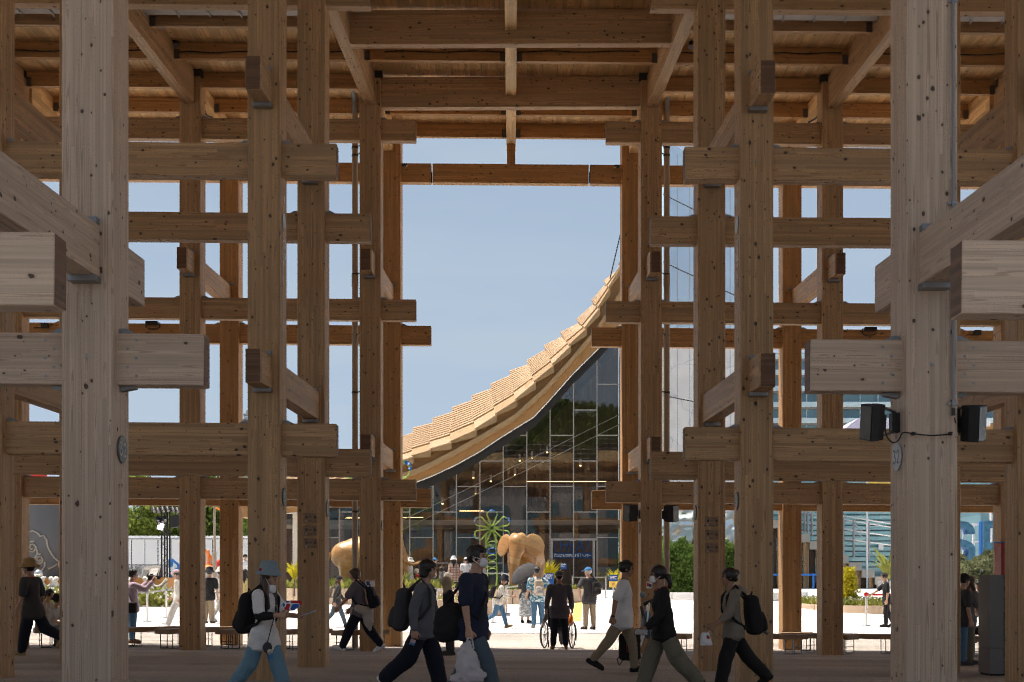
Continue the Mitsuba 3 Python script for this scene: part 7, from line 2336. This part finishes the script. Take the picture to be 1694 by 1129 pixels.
f = person('older man in blue cap and dark T-shirt, hands on hips, facing away', 975, 39.4, 938, 118, dict(STAND, nod=0, look=28, armL=(-14, 34, 62), armR=(-14, 34, 62), turnL=55, turnR=55, outL=4, outR=4), dict(top='cloth_charcoal', bottom='cloth_khaki', hat=('cap', 'cloth_capblue'), hair='short', haircol='hair_grey', shoe='cloth_black', hem=-.08), build=1.1, hat_rise=.02)
backpack('black one-shoulder rucksack on the man in the blue cap', f, 'cloth_black', (.28, .16, .40), up=.13, side=-1)
# pushchair between the two walkers
pu = thing('pushchair', 'folded pushchair standing between the white-shirted man and the masked woman', 'pushchair')
c = at(1066, 0, 25.0)
zb = gz(c[0], 25)
for s in (-1, 1):
    part(pu, 'tube', tube([(c[0] - .14, 25 + s * .16, zb + .06), (c[0] + .02, 25 + s * .16, zb + .55), (c[0] + .07, 25 + s * .16, zb + 1.02)], .014, 8), 'bright_steel')
    part(pu, 'tube', tube([(c[0] + .2, 25 + s * .16, zb + .06), (c[0] + .06, 25 + s * .15, zb + .5), (c[0] - .06, 25 + s * .15, zb + .95)], .014, 8), 'dark_steel')
    for dx in (-.15, .2):
        part(pu, 'wheel', rod((c[0] + dx, 25 + s * .17 - .02, zb + .07), (c[0] + dx, 25 + s * .17 + .02, zb + .07), .07, 14), 'black')
part(pu, 'seat', finish(union([ell((c[0] + .05, 25, zb + .62), (.09, .16, .26))]), .05, 1), 'cloth_denim')
part(pu, 'handle', finish(chain([((c[0] + .0, 24.9, zb + 1.0), .035), ((c[0] + .16, 24.95, zb + 1.06), .03)]), .04, 1), 'black')
part(pu, 'toy_knob', ball((c[0] - .04, 24.9, zb + 1.16), .055, 2), 'cloth_hatblue')
# right side people
f = person('young man in black with arm stretched left, left of the big near post', 1467, 40.5, 948, 176, dict(STAND, legL=(8, 10), legR=(-6, 22), armR=(48, 8, 14), armL=(0, 10, 14)), dict(top='cloth_black', bottom='cloth_black', hair='short', shoe='cloth_black', collar='cloth_white'), hat_rise=.012)
f = person('woman with very long dark hair and grey shirt right of the big near post', 1600, 24.0, 953, 20, dict(STAND, armR=(14, 8, 22)), dict(top='cloth_grey', bottom='cloth_olive', hair='long', haircol='hair_brown', shoe='cloth_charcoal', hem=-.1), fem=True, hat_rise=0)
f = person('person in black cap and grey T-shirt half behind the big near post', 1589, 23.6, 948, 10, STAND, dict(top='cloth_charcoal', bottom='cloth_denim', hat=('cap', 'cloth_black'), shoe='cloth_charcoal'), hat_rise=.02)
f = person('woman in white cap beyond the long-haired woman', 1607, 34.0, 957, 200, STAND, dict(top='cloth_charcoal', bottom='cloth_offwhite', hat=('cap', 'cloth_white'), hair='long', hem=-.1), fem=True, hat_rise=.02)
f = person('person in black jacket bending beside the grey cabinet', 1640, 31.0, 962, 170, dict(STAND, lean=22, armL=(50, 8, 20), armR=(45, 8, 30)), dict(top='cloth_black', sleeve='long', bottom='cloth_charcoal', hair='short'), hat_rise=0)
held('tan_rucksack', 'tan rucksack carried by the person beside the grey cabinet', 'backpack', [('body', wrinkle(finish(m3.Manifold.batch_hull([sph(at(1626, 1004, 30.7) + [a_ * .11 + .03 * c_, b_ * .05, c_ * .13], .05) for a_ in (-1, 1) for b_ in (-1, 1) for c_ in (-1, 1)]), .04, 2), .02, 10, 2), 'cloth_beige'), ('flap', finish(ell(at(1627, 996, 30.62), (.14, .06, .06)), .04, 1), 'cloth_taupe'), ('strap', tube([at(1626, 994, 30.7), at(1629, 985, 30.7), at(1634, 978, 30.8)], .014, 6), 'cloth_brown')])
